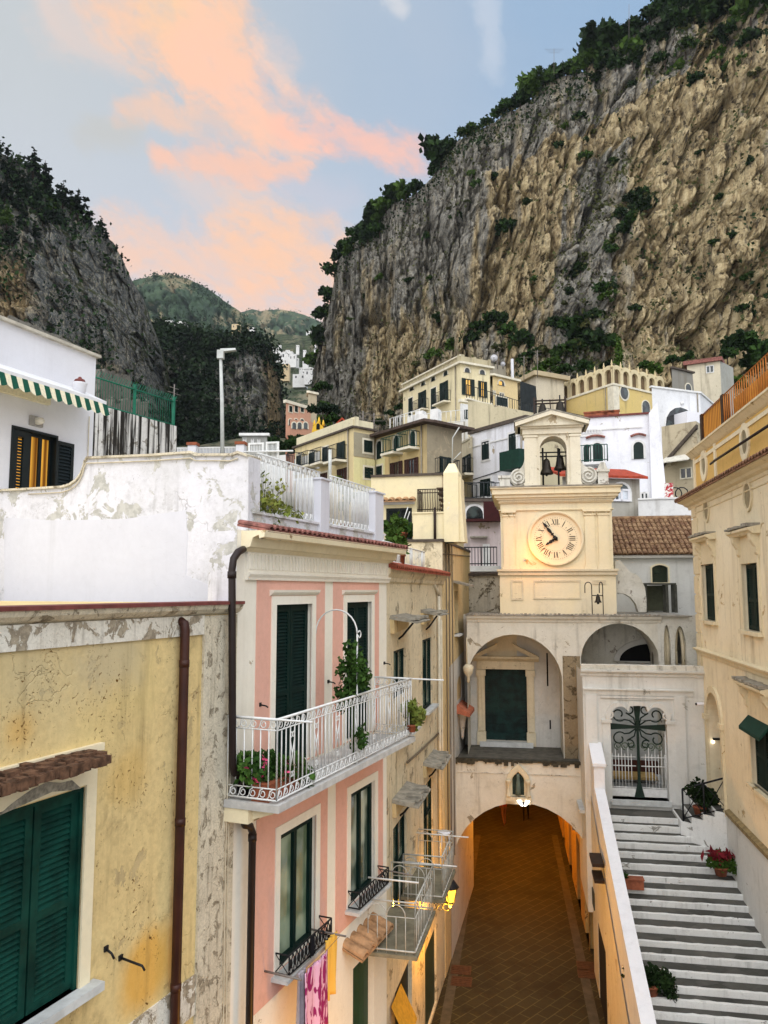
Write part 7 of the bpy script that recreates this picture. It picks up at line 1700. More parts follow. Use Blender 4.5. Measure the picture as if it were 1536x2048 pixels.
for i, a in enumerate(((322, 641, 345, 655, 700), (348, 646, 372, 660, 690), (336, 652, 360, 664, 680), (463, 648, 479, 658, 620), (540, 697, 562, 712, 480), (560, 703, 585, 720, 470), (578, 708, 592, 722, 465), (561, 728, 578, 748, 420), (608, 738, 632, 754, 400), (585, 748, 612, 760, 405), (605, 722, 616, 730, 440), (640, 770, 655, 795, 300), (612, 662, 628, 678, 800), (600, 672, 612, 682, 800), (498, 655, 508, 662, 900))):
    far_house(*a, ['tiny white house at the left end of the far hillside cluster', 'white house with pale roof in the far hillside cluster', 'lowest white house of the far hillside cluster', 'small tan stone building alone on the wooded ridge', 'white house above the terraces, leftmost of its cluster', 'wide white house in the middle of the terrace cluster', 'white house at the right of the terrace cluster', 'pale cream house standing beside the dark rock knoll', 'white house on the green terraces near the big cliff', 'low white house under the one near the big cliff', 'tiny white box on the terraces above the cliff house', 'white house with dark windows tucked against the big cliff', 'white house high on the far slope by the cliff edge', 'second white house high on the far slope', 'tiny pale hut far up the distant slope'][i], 'd9d8d4' if i not in (3, 7) else 'c9b48f', WR if i in (1, 4, 8) else None)

for (x, y, w_) in ((571, 700, 8), (588, 716, 9), (598, 735, 9), (604, 752, 8), (623, 748, 9), (618, 735, 7), (592, 690, 6), (606, 700, 6), (622, 705, 7), (545, 718, 8), (556, 690, 6), (628, 690, 6), (365, 650, 7), (329, 645, 6)):
    far_house(x, y, x+w_, y+5+.3*w_, 470 if x > 400 else 690, 'tiny white house scattered on the far terraced slope')

# ================================================================== cliffs, hills, trees
def _h(i, j, k, s):
    n = (i*374761393+j*668265263+k*2147483647+s*974634721) & 0xffffffff
    n = ((n ^ (n >> 13))*1274126177) & 0xffffffff
    return ((n ^ (n >> 16)) & 0xffffff)/float(0xffffff)
def vnoise(p, s=0):
    p = np.asarray(p, float); i = np.floor(p).astype(np.int64); f = p-i; f = f*f*f*(f*(f*6-15)+10); r = 0
    for a in (0, 1):
        for b in (0, 1):
            for c in (0, 1):
                w_ = (f[..., 0] if a else 1-f[..., 0])*(f[..., 1] if b else 1-f[..., 1])*(f[..., 2] if c else 1-f[..., 2])
                r = r+w_*_h(i[..., 0]+a, i[..., 1]+b, i[..., 2]+c, s)
    return r*2-1
def fbm(p, o=5, s=0, g=.5, ridge=False):
    r = 0; a = 1; t_ = 0; p = np.asarray(p, float)
    for q in range(o):
        n = vnoise(p*2.0**q+q*17.3, s+q)
        if ridge: n = 1-2*np.abs(n)
        r = r+a*n; t_ += a; a *= g
    return r/t_
def cells(p, s):
    """blocky fracture cells: a tilted random offset for the nearest cell and the distance to the next one"""
    i = np.floor(p).astype(np.int64); b1 = np.full(p.shape[:-1], 9.); b2 = b1.copy(); off = np.zeros_like(b1)
    for a in (-1, 0, 1):
        for b in (-1, 0, 1):
            for c in (-1, 0, 1):
                I, J, K = i[..., 0]+a, i[..., 1]+b, i[..., 2]+c
                e = [p[..., 0]-I-_h(I, J, K, s), p[..., 1]-J-_h(I, J, K, s+1), p[..., 2]-K-_h(I, J, K, s+2)]; d = np.sqrt(e[0]**2+e[1]**2+e[2]**2)
                v = (_h(I, J, K, s+3)*2-1)+e[0]*(_h(I, J, K, s+4)*2-1)*.8+e[2]*(_h(I, J, K, s+5)*1.2-.2)
                m = d < b1; b2 = np.where(m, b1, np.minimum(b2, d)); off = np.where(m, v, off); b1 = np.where(m, d, b1)
    return off, b2-b1
def interp(pts): X = [p[0] for p in pts]; Y = [p[1] for p in pts]; return lambda x: np.interp(x, X, Y)

def rock_mat(name, tan, tan2, grey, grey2, dark, tan_amt=.5, green='2a3018', gm=.5):
    t = NT(name); t.b.inputs['Specular IOR Level'].default_value = .1
    at_ = t.n.new('ShaderNodeAttribute'); at_.attribute_name = 'mask'; sx_ = t.n.new('ShaderNodeSeparateColor'); t.l.new(at_.outputs['Color'], sx_.inputs[0])
    fa = t.n.new('ShaderNodeAttribute'); fa.attribute_name = 'face_run'; t.co = fa.outputs['Vector']; co = t.co
    st = t.noise(1, 8, .68, .5, t.map(co, (.16, .16, .030))); st2 = t.noise(1, 7, .7, .3, t.map(co, (.75, .75, .11)))
    n1 = t.noise(.05, 8, .65, .6); n2 = t.noise(.5, 9, .74, .3); n3 = t.noise(2.2, 7, .72, 0)
    tc = t.mix(t.ramp(st2, .32, .68), lin(tan), lin(tan2)); gc = t.mix(t.ramp(n2, .34, .66), lin(grey), lin(grey2))
    k = t.math('ADD', t.math('MULTIPLY', sx_.outputs[0], 1.0), t.math('MULTIPLY', t.math('SUBTRACT', t.math('ADD', t.math('MULTIPLY', n1, .6), t.math('MULTIPLY', st, .4)), .5), 1.6))
    c = t.mix(t.ramp(k, .30, .72), gc, tc)
    st3 = t.noise(1, 8, .72, .25, t.map(co, (.95, .95, .13), (5, 1, 8))); pit = t.noise(1, 7, .7, .6, t.map(co, (.62, .62, .38), (2, 8, 3)))
    c = t.mix(t.math('MULTIPLY', t.ramp(st3, .47, .34), .6), c, t.mix(sx_.outputs[0], lin('a3a196'), lin('d6c49a')))
    c = t.mix(t.math('MULTIPLY', t.ramp(st3, .52, .64), .72), c, lin(dark)); c = t.mix(t.math('MULTIPLY', t.ramp(pit, .555, .60), .85), c, lin(dark)); c = t.mix(t.math('MULTIPLY', t.ramp(pit, .42, .33), .35), c, lin('c9bfa6'))
    c = t.mix(t.math('MULTIPLY', t.ramp(st2, .55, .75), .55), c, lin(dark)); c = t.mix(t.math('MULTIPLY', t.ramp(n3, .5, .68), .6), c, tuple(x*.45 for x in lin(grey2)[:3])+(1,))
    c = t.mix(t.math('MULTIPLY', t.ramp(n3, .5, .36), .4), c, lin('cdbf9f'))
    bs = t.noise(1, 6, .66, .2, t.map(co, (.55, .55, .045), (3, 9, 1))); c = t.mix(t.math('MULTIPLY', t.math('MULTIPLY', t.ramp(bs, .56, .70), t.ramp(n1, .35, .6)), .75), c, lin('38342f')); c = t.mix(t.math('MULTIPLY', t.ramp(t.noise(1, 5, .6, .2, t.map(co, (.8, .8, .06), (7, 2, 4))), .58, .72), .5), c, lin('c4b595'))
    c = t.mix(t.math('MULTIPLY', t.ramp(t.math('ADD', sx_.outputs[1], t.math('MULTIPLY', t.math('SUBTRACT', n2, .5), 1.2)), .48, .62), gm), c, t.mix(n3, lin(green), lin('4a4d28')))
    h = t.math('ADD', t.math('MULTIPLY', t.math('SUBTRACT', st3, pit), -.8), t.math('MULTIPLY', t.math('ADD', n2, n3), .6))
    return t.out(c, .97, t.bump(h, .8, .8))
def relief(name, mat, x0, x1, nx, nt, top, bot, dep, lean, amp, seed, tanf=None, back=60, bscale=1.0, kind='structure', ledge=1.0):
    """a rock face: every column is a real wall at its own distance, folded by ridged noise, with a shoulder running back from its rim"""
    xs = np.linspace(x0, x1, nx); T = np.linspace(0, 1, nt); V_ = np.zeros((nt+8, nx, 3))
    tp, bt, dp = top(xs), bot(xs), dep(xs)
    for r in range(nt):
        y = bt+(tp-bt)*T[r]; Y = dp+lean*T[r]
        a = (xs-768)/FOC; b = (1024-y)/FOC; dx = a; dy = cos(PITCH)-b*sin(PITCH); dzz = sin(PITCH)+b*cos(PITCH); s = Y/dy
        V_[r, :, 0] = dx*s; V_[r, :, 1] = Y; V_[r, :, 2] = EYE+dzz*s
    P = V_[:nt]; sc = bscale
    mid = P[nt//3]; S_ = np.concatenate([[0], np.cumsum(np.linalg.norm(np.diff(mid, axis=0), axis=1))]); PF = np.stack([np.broadcast_to(S_, P.shape[:2]), np.zeros(P.shape[:2])+seed*3.7, P[..., 2]], -1); Pw = P; P = PF   # along the face, up the face
    wp = P+np.stack([fbm(P/9/sc, 3, seed+80), fbm(P/9/sc+31, 3, seed+81), fbm(P/9/sc+57, 3, seed+82)], -1)*np.array([1.5, 1.5, 2.0])*sc
    d = amp*(.9*fbm(P*np.array([1/40, 1/40, 1/85])/sc, 3, seed)+.35*fbm(P*np.array([1/12, 1/12, 1/40])/sc, 3, seed+5, .5))
    for (a_, h_, k_, cr) in ((17, 52, .48, .55), (6.0, 24, .24, .42), (2.4, 8.0, .12, .20), (1.1, 3.0, .05, .06)):
        off, f21 = cells(wp*np.array([1/a_, 1/a_, 1/h_])/sc, seed+int(a_*7)); d = d+amp*(k_*off+cr*np.exp(-(f21/.07)**2))
    d = d+amp*ledge*.30*np.clip(fbm(wp*np.array([1/22, 1/22, 1/7])/sc, 4, seed+29)*3, -1, .3); q2 = wp/11; q3 = wp/3.4
    edge = np.minimum(1, (1-T[:, None])*8+.12)
    d = d*edge
    P = Pw; V_[:nt, :, 1] += d; V_[:nt, :, 0] += d*.2*fbm(q2+5, 3, seed+40); V_[:nt, :, 2] += amp*.12*fbm(q3+9, 3, seed+50)*edge
    for r in range(8):
        f = (r+1)/8; V_[nt+r] = V_[nt-1]; V_[nt+r, :, 1] += back*f; V_[nt+r, :, 0] += (V_[nt-1, :, 0]/V_[nt-1, :, 1])*back*f*.6; V_[nt+r, :, 2] += back*f*(.12-.5*f)+amp*.1*fbm(V_[nt+r]/9, 3, seed+60)
    FC = np.zeros_like(V_); FC[:nt] = PF; FC[:nt, :, 1] += d*.6; FC[nt:] = FC[nt-1]+(V_[nt:]-V_[nt-1])
    n = V_.reshape(-1, 3); R_ = nt+8
    idx = np.arange(R_*nx).reshape(R_, nx); F_ = np.stack([idx[:-1, :-1], idx[:-1, 1:], idx[1:, 1:], idx[1:, :-1]], -1).reshape(-1, 4)
    me = bpy.data.meshes.new(name); me.vertices.add(len(n)); me.vertices.foreach_set('co', n.ravel()); me.loops.add(F_.size); me.loops.foreach_set('vertex_index', F_.ravel())
    me.polygons.add(len(F_)); me.polygons.foreach_set('loop_start', np.arange(0, F_.size, 4)); me.polygons.foreach_set('loop_total', np.full(len(F_), 4)); me.update()
    o = bpy.data.objects.new(name, me); COL.objects.link(o); me.materials.append(mat); o['kind'] = kind
    # rock type mask: red = ochre rock, green = ledges that hold plants
    gx_ = np.gradient(V_, axis=0); up_ = gx_[..., 1]/(np.abs(gx_[..., 2])+1e-3)          # how far a row steps back = how flat
    tanm = tanf(V_, xs, np.concatenate([T, np.ones(8)])) if tanf else np.full(V_.shape[:2], .5)
    green = np.clip((up_-.35)*1.4, 0, 1)*.5+.25*(fbm(V_/16, 4, seed+70)+.3); green[nt:] = 1
    fa = me.attributes.new('face_run', 'FLOAT_VECTOR', 'POINT'); fa.data.foreach_set('vector', FC.reshape(-1, 3).astype(np.float32).ravel())
    ca = me.color_attributes.new('mask', 'FLOAT_COLOR', 'POINT'); colr = np.ones((len(n), 4)); colr[:, 0] = tanm.ravel(); colr[:, 1] = green.ravel(); colr[:, 2] = 0; ca.data.foreach_set('color', colr.ravel())
    return V_, green, xs
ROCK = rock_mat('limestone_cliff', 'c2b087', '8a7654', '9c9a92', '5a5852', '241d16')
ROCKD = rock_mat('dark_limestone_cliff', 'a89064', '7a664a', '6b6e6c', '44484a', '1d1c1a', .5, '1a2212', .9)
# right cliff
rtop = interp([(596, 905), (612, 860), (628, 730), (640, 655), (655, 618), (664, 590), (668, 560), (672, 522), (700, 494), (745, 458), (785, 408), (830, 388), (860, 358), (885, 330), (910, 287), (950, 264), (990, 242), (1015, 224), (1060, 204), (1090, 168), (1125, 152), (1170, 142), (1190, 108), (1240, 84), (1290, 48), (1340, 18), (1400, -25), (1536, -95), (1800, -180)])
rbot = interp([(596, 920), (700, 905), (800, 890), (1000, 870), (1300, 860), (1800, 860)])
rdep = interp([(596, 330), (625, 300), (645, 268), (670, 240), (720, 218), (800, 196), (950, 172), (1100, 156), (1300, 142), (1536, 128), (1800, 118)])
def tan_right(V_, xs, T):
    X, Tt = np.meshgrid(xs, T); m = np.full(X.shape, .66)
    m += .25*np.clip((X-1080)/200, -1, 1)*np.exp(-((Tt-.45)/.6)**2)
    m += .30*np.exp(-(((X-1030)/75)**2+((Tt-.55)/.3)**2)); m += .35*np.exp(-(((X-790)/70)**2+((Tt-.35)/.3)**2))
    m -= .55*np.exp(-(((X-(1120-Tt*-130))/75)**2))*(Tt < .75); m -= .45*np.exp(-(((X-900)/80)**2+((Tt-.75)/.14)**2)); m -= .4*(Tt > .84); m -= .3*np.exp(-((Tt-.05)/.12)**2)*(X < 1150)
    m -= .15*(X < 720)
    return m+.6*fbm(np.stack([X/14, X*0+3, Tt*3.2], -1), 5, 77, .62)
RV, RG, RX = relief('cliff', ROCK, 596, 1800, 560, 360, rtop, rbot, rdep, 34, 7.0, 3, tan_right, 80)
# left cliff
ltop = interp([(-500, -80), (-200, 150), (0, 302), (40, 322), (80, 352), (100, 388), (150, 418), (190, 452), (225, 482), (245, 520), (262, 558), (285, 596), (300, 636), (316, 680), (328, 730), (336, 800), (345, 880)])
lbot = interp([(-500, 1000), (345, 960)]); ldep = interp([(-500, 120), (-100, 165), (100, 190), (240, 215), (300, 240), (345, 290)])
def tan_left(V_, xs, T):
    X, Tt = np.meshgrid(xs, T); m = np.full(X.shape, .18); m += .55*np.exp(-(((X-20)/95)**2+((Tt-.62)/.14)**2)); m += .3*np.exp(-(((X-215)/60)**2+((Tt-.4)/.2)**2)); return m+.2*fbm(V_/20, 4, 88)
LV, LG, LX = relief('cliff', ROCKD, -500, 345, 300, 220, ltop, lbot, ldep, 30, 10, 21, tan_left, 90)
# wooded knoll in the valley
mtop = interp([(150, 900), (200, 800), (260, 720), (318, 648), (345, 655), (380, 662), (420, 672), (450, 676), (490, 664), (525, 676), (545, 700), (556, 738), (563, 790), (568, 850), (575, 910)])
mbot = interp([(150, 950), (575, 950)]); mdep = interp([(150, 230), (320, 300), (450, 280), (530, 270), (560, 300), (575, 340)])
def tan_mid(V_, xs, T): X, Tt = np.meshgrid(xs, T); return .25+.5*np.exp(-((X-545)/18)**2)+.2*fbm(V_/20, 4, 99)
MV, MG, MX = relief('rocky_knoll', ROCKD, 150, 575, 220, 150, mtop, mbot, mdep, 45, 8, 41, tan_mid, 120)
# terraced slope and the far hills
t = NT('terraced_hillside'); n = t.noise(.03, 7, .65); n2 = t.noise(.14, 7, .7); c = t.mix(t.ramp(n2, .35, .65), lin('222c1b'), lin('39452a')); c = t.mix(t.math('MULTIPLY', t.ramp(n, .5, .62), .8), c, lin('77705a')); zz = t.sep()[2]
wv = t.math('SINE', t.math('MULTIPLY', zz, 1.5)); c = t.mix(t.math('MULTIPLY', t.ramp(wv, .6, .95), .35), c, lin('6d685a')); HILL = t.out(c, .97, t.bump(n2, .8, 2.0))
tt = interp([(480, 700), (530, 672), (560, 668), (600, 672), (640, 668), (720, 690)]); relief('terraced_hillside', HILL, 480, 720, 120, 90, tt, interp([(480, 930), (720, 930)]), interp([(480, 480), (720, 400)]), 330, 8, 51, None, 200, 2.0)
t = NT('far_hillside'); n = t.noise(.012, 8, .68); n2 = t.noise(.05, 7, .7); c = t.mix(t.ramp(n2, .35, .65), lin('27382a'), lin('43563e')); c = t.mix(t.math('MULTIPLY', t.ramp(n, .52, .60), .85), c, t.mix(n2, lin('776b52'), lin('9a8e70'))); FARL = None; FAR = t.out(c, .97, t.bump(n2, .9, 5.0))
ft = interp([(150, 640), (230, 572), (280, 558), (312, 551), (345, 549), (370, 555), (395, 566), (420, 580), (450, 602), (480, 622), (510, 645), (560, 690), (640, 760)]); FV, FG, FX = relief('far_hill', FAR, 150, 640, 200, 120, ft, interp([(150, 900), (640, 900)]), interp([(150, 700), (640, 640)]), 330, 26, 61, None, 300, 4.0)
ft2 = interp([(380, 660), (450, 630), (480, 624), (505, 618), (520, 622), (555, 618), (580, 622), (610, 630), (640, 644), (700, 676), (760, 720)]); F2V, F2G, F2X = relief('far_ridge', FAR, 380, 760, 160, 90, ft2, interp([(380, 900), (760, 900)]), interp([(380, 1000), (760, 960)]), 500, 30, 71, None, 400, 5.0)
# the slope the village stands on
mb = MB(); g = 60; pts = []
for j in range(g+1):
    for i in range(g+1):
        X = -110+260*i/g; Y = 36+150*j/g; z = 10+(Y-36)*.255+1.2*math.sin(X*.13+Y*.2)-max(0, -X-30)*.05
        pts.append((X, Y, z))
mb.add(pts, [(j*(g+1)+i, j*(g+1)+i+1, (j+1)*(g+1)+i+1, (j+1)*(g+1)+i) for j in range(g) for i in range(g)], True)
t = NT('village_slope'); n = t.noise(.4, 6, .65); struct('hillside', mb, t.out(t.mix(t.ramp(n, .4, .6), lin('1f2a18'), lin('5a5644')), .95, t.bump(n, .8, .5)))

# ------------------------------------------------------------------ foliage
def leaf_mat(name, a, b, dark, sc=.35, bright=.55):
    t = NT(name); t.b.inputs['Specular IOR Level'].default_value = .15; oi = t.n.new('ShaderNodeObjectInfo')
    n = t.noise(sc, 3, .6); n2 = t.noise(sc*9, 2, .5); c = t.mix(t.ramp(n, .35, .65), lin(a), lin(b)); c = t.mix(t.math('MULTIPLY', t.ramp(n2, .45, .7), .6), c, lin(dark))
    c = t.mix(t.math('MULTIPLY', t.ramp(oi.outputs['Random'], 0, .6), .5), c, lin(dark)); c = t.mix(t.math('MULTIPLY', t.ramp(oi.outputs['Random'], .7, .95), bright), c, lin('4f6b24')); return t.out(c, .8)
LEAF = leaf_mat('dark_bush_leaf', '1d3016', '34501c', '0e180c'); LEAF2 = leaf_mat('olive_scrub_leaf', '454d28', '5b5c34', '2a2f1a'); PINE = leaf_mat('pine_needle', '142216', '20321a', '0a120c'); FOREST = leaf_mat('forest_canopy_leaf', '182a18', '2e4420', '0d170d', .12, 0)
FARLEAF = leaf_mat('far_canopy_leaf', '2a3f2c', '405838', '1c2b1e', .05, 0)
BARK = plain('grey_brown_bark', '3a3028', .95, 0, .3, 5, .5)
def leaf_quads(c, nrm, size, rs, asp=1.5):
    m = len(c); r = rs.normal(size=(m, 3)); a = r/np.linalg.norm(r, axis=1, keepdims=True)
    r2 = rs.normal(size=(m, 3)); b = np.cross(a, r2); b /= np.linalg.norm(b, axis=1, keepdims=True)
    s = (size*(.6+.8*rs.random((m, 1)))); a = a*s*asp*.5; b = b*s*.5
    v = np.stack([c-a-b*.4, c-b, c+a, c+b], 1).reshape(-1, 3); return v
def quad_mesh(name, v, mat):
    me = bpy.data.meshes.new(name); k = len(v)//4; me.vertices.add(len(v)); me.vertices.foreach_set('co', np.asarray(v, np.float32).ravel()); me.loops.add(len(v)); me.loops.foreach_set('vertex_index', np.arange(len(v)))
    me.polygons.add(k); me.polygons.foreach_set('loop_start', np.arange(0, len(v), 4)); me.polygons.foreach_set('loop_total', np.full(k, 4)); me.materials.append(mat); me.update(); return me
def crown_pts(n, rs, blobs):
    """points spread through overlapping clumps, thicker towards each clump's skin"""
    w_ = np.array([b[3]**3 for b in blobs]); w_ = w_/w_.sum(); ids = rs.choice(len(blobs), n, p=w_); d = rs.normal(size=(n, 3)); d /= np.linalg.norm(d, axis=1, keepdims=True)
    rad = rs.random((n, 1))**.33; c = np.array([b[:3] for b in blobs])[ids]; r = np.array([b[3] for b in blobs])[ids][:, None]; s = np.array([b[4] if len(b) > 4 else 1. for b in blobs])[ids]
    p = d*rad*r*(1+.25*rs.normal(size=(n, 1))*.6); p[:, 2] *= s; return c+p
def make_plant(name, label, cat, blobs, n, size, mat, seed, trunk=None, group=None, part='crown'):
    rs = np.random.RandomState(seed); o = thing(name, (0, 0, 0), label, cat, group); v = leaf_quads(crown_pts(n, rs, blobs), None, size, rs)
    c = bpy.data.objects.new(part, quad_mesh(part, v, mat)); COL.objects.link(c); c.parent = o; LOC[c.name] = Vector((0, 0, 0))
    if trunk:
        mb = MB()
        for pts, r0, r1 in trunk: k = len(pts); mb.tube(pts, [r0+(r1-r0)*i/(k-1) for i in range(k)], 6)
        mb.build('trunk', BARK, o)
    return o
def rblobs(seed, n, R, h, spread=.7, rr=(.35, .6), sq=.8):
    r = random.Random(seed); return [(R*spread*(r.random()*2-1), R*spread*(r.random()*2-1), h*(.25+.75*r.random()), R*(rr[0]+(rr[1]-rr[0])*r.random()), sq) for _ in range(n)]
GS = 'shrubs growing on the right cliff'
shr = [make_plant('cliff_shrub', 'round dark green shrub rooted on the right cliff', 'shrub', rblobs(s, 7, 2.2, 2.4), 420, .62, LEAF, 100+s, [([(0, 0, -1), (0.1, 0, 1.5)], .15, .06)], GS) for s in range(3)]
scr = [make_plant('scrub_tuft', 'low olive scrub tuft rooted on the right cliff', 'shrub', rblobs(30+s, 5, 1.6, 1.0, .8, (.3, .5), .6), 240, .5, LEAF2, 130+s, [([(0, 0, -1), (0.1, 0, .6)], .1, .05)], 'scrub tufts on the right cliff') for s in range(2)]
used_ = set()
def put(protos, i, loc, rz, sc, label=None, group=None):
    p = protos[i % len(protos)]
    if p.name not in used_: used_.add(p.name); o = p; o.location = loc; o.rotation_euler = (0, 0, rz); o.scale = (sc, sc, sc) if not isinstance(sc, tuple) else sc
    else: o = dup(p, loc, None, None, rz, sc)
    if label: o['label'] = label
    if group: o['group'] = group
    return o
def cliff_pt(V_, xs, x, y, nt):
    """the point of a rock face seen nearest to photo position x, y"""
    Q = V_[:nt]; d = Q-np.array([0, 0, EYE]); fw = d[..., 1]*cos(PITCH)+d[..., 2]*sin(PITCH); up_ = -d[..., 1]*sin(PITCH)+d[..., 2]*cos(PITCH)
    px = 768+FOC*d[..., 0]/fw; py = 1024-FOC*up_/fw; k = np.argmin((px-x)**2+(py-y)**2); q = Q.reshape(-1, 3)[k]; return Vector(q)
R_ = random.Random(11)
# bushes along the rim: (x, y of the foot, size in photo pixels)
rim = [(668, 555, 28), (660, 600, 30), (652, 640, 34), (646, 690, 40), (640, 730, 36), (676, 522, 26), (690, 506, 26), (708, 494, 30), (722, 482, 34), (742, 462, 42), (757, 444, 44), (772, 424, 40), (790, 404, 42), (812, 396, 34), (832, 384, 26), (882, 334, 52), (868, 340, 30), (905, 300, 24), (925, 276, 22), (945, 264, 22), (972, 250, 20), (1000, 236, 26), (1022, 222, 30), (1040, 212, 34), (1062, 196, 54), (1085, 176, 40), (1108, 156, 34), (1130, 148, 30), (1150, 146, 28), (1172, 140, 46), (1186, 122, 52), (1205, 104, 54), (1228, 96, 44), (1252, 86, 40), (1276, 62, 34), (1298, 42, 34), (1322, 24, 36), (1350, 16, 44), (1382, 12, 50), (1410, 20, 54), (1440, 30, 60), (1470, 18, 60), (1500, 40, 50), (1530, 30, 60), (700, 512, 24), (735, 486, 30), (760, 470, 30), (1215, 130, 36), (1260, 110, 36), (1240, 60, 24), (1318, 22, 24), (1345, 60, 50), (1390, 50, 46), (1300, 90, 40), (1330, 100, 40)]
for i, (x, y, s) in enumerate(rim):
    p = cliff_pt(RV, RX, x, y, 360); sz = s/FOC*p.y/4.2; put(shr, i, (p.x, p.y-.4, p.z-.3*sz), R_.random()*6, sz*(1.2+.3*R_.random()))
face = [(1300, 395, 30), (1265, 415, 28), (1240, 440, 26), (1245, 470, 26), (1165, 515, 30), (1150, 530, 26), (1205, 590, 30), (1215, 600, 22), (1180, 660, 40), (1160, 690, 44), (1200, 700, 40), (1272, 625, 18), (1450, 590, 16), (1427, 490, 14), (1465, 480, 16), (1485, 628, 22), (1350, 590, 12), (985, 645, 26), (1010, 650, 26), (960, 660, 22), (1035, 690, 40), (1050, 700, 40), (1065, 725, 36), (945, 690, 30), (1000, 700, 30), (875, 645, 18), (1070, 565, 14), (1055, 410, 14), (1062, 440, 14), (1170, 320, 18), (1020, 465, 26), (1000, 470, 20), (935, 405, 14), (960, 380, 20), (1135, 255, 16), (1170, 290, 16), (1175, 265, 22), (1290, 400, 26), (1278, 430, 28), (1255, 455, 26), (1230, 480, 26), (1222, 510, 22), (1160, 545, 24), (1140, 560, 24), (1128, 610, 20), (1110, 660, 30), (1150, 660, 36), (1190, 640, 26), (1090, 705, 40), (1140, 715, 40), (1020, 670, 30), (975, 672, 26), (1005, 640, 24), (1200, 170, 26), (1230, 140, 28), (1265, 130, 30), (1300, 140, 26), (1270, 180, 22), (1330, 130, 30), (1370, 110, 34), (1420, 90, 34), (1460, 80, 34), (1500, 90, 34), (1450, 150, 22), (1510, 150, 24), (1160, 240, 18), (1120, 300, 16), (1230, 330, 16), (1200, 420, 16), (1500, 330, 14), (1400, 310, 12), (1440, 400, 14), (1380, 540, 14), (1500, 560, 20), (1500, 640, 24), (850, 480, 14), (900, 420, 16), (915, 440, 18), (760, 560, 12), (730, 600, 12), (870, 480, 12), (990, 430, 14), (900, 700, 26), (870, 720, 26), (830, 730, 24), (950, 355, 18), (990, 360, 16), (1210, 500, 14), (1330, 330, 12), (1390, 165, 22), (1350, 150, 24), (1430, 120, 24), (1480, 120, 24), (1240, 250, 14), (1295, 420, 24), (1140, 590, 18), (700, 640, 14), (820, 565, 12), (860, 560, 10)]
for i, (x, y, s) in enumerate(face):
    p = cliff_pt(RV, RX, x, y, 360); sz = s/FOC*p.y/4.0; put(shr if i % 4 else scr, i, (p.x, p.y-.3, p.z-.4*sz), R_.random()*6, sz*1.35)
foot = [(1470, 700, 46), (1500, 690, 50), (1455, 715, 36), (1530, 720, 60), (1515, 740, 50), (1345, 725, 26), (1375, 720, 24), (1305, 745, 30), (1290, 735, 24), (1400, 770, 30), (1420, 775, 34), (1450, 775, 36), (1480, 775, 36), (1100, 735, 36), (1130, 745, 30), (1170, 740, 34), (1210, 735, 24), (1075, 750, 28), (800, 820, 22), (820, 800, 20), (780, 830, 18), (760, 850, 20), (650, 820, 26), (645, 780, 30), (648, 850, 30), (1430, 790, 26)]
for i, (x, y, s) in enumerate(foot):
    p = at(x, y, 108 if x > 1000 else 150); sz = s/FOC*p.y/4.0; put(shr, i, (p.x, p.y, p.z-.6*sz), R_.random()*6, sz, 'round dark green bush at the foot of the right cliff', 'bushes at the foot of the right cliff')
# cypress
cy = make_plant('cypress_tree', 'slender dark cypress standing alone behind the golden palace parapet', 'tree', [(0, 0, z_, .95*(1-abs(z_-2.6)/7.5), 1.3) for z_ in np.linspace(.4, 7.2, 14)], 900, .4, PINE, 200, [([(0, 0, -2), (0, 0, 5)], .2, .05)]); p = at(1238, 738, 92); cy.location = p; k = 76/FOC*92/8.0; cy.scale = (k, k, k)
# stone pine above the pink palazzo
sp_ = make_plant('stone_pine', 'dark umbrella pine beside the distant pink palazzo', 'tree', [(-2.2, 0, 4.6, 1.4, .6), (0, 0, 5.0, 1.6, .6), (2.2, 0, 4.7, 1.4, .6), (1, .8, 4.2, 1.2, .6), (-1, -.5, 4.2, 1.2, .6), (3.2, 0, 4.0, .9, .6)], 900, .42, PINE, 210, [([(0, 0, -3), (.1, 0, 2), (0, 0, 4.6)], .22, .1), ([(.1, 0, 2), (1.6, 0, 4.2)], .12, .05), ([(.1, 0, 2.4), (-1.6, 0, 4.2)], .12, .05)]); p = at(645, 858, 84); sp_.location = p; sp_.scale = (.5, .5, .5)
for i, (x, y, Y, s, lab) in enumerate(((600, 900, 70, .42, 'dark round bush left of the yellow row house'), (576, 906, 66, .42, 'dark bush behind the white metal frames'), (662, 850, 90, .5, 'small dark tree right of the umbrella pine'), (552, 906, 62, .4, 'dark bush right of the grey cabin'), (613, 895, 64, .34, 'dark bush touching the end of the yellow row house'))): put(shr, i, tuple(at(x, y, Y)), R_.random()*6, s, lab, 'bushes between the houses')
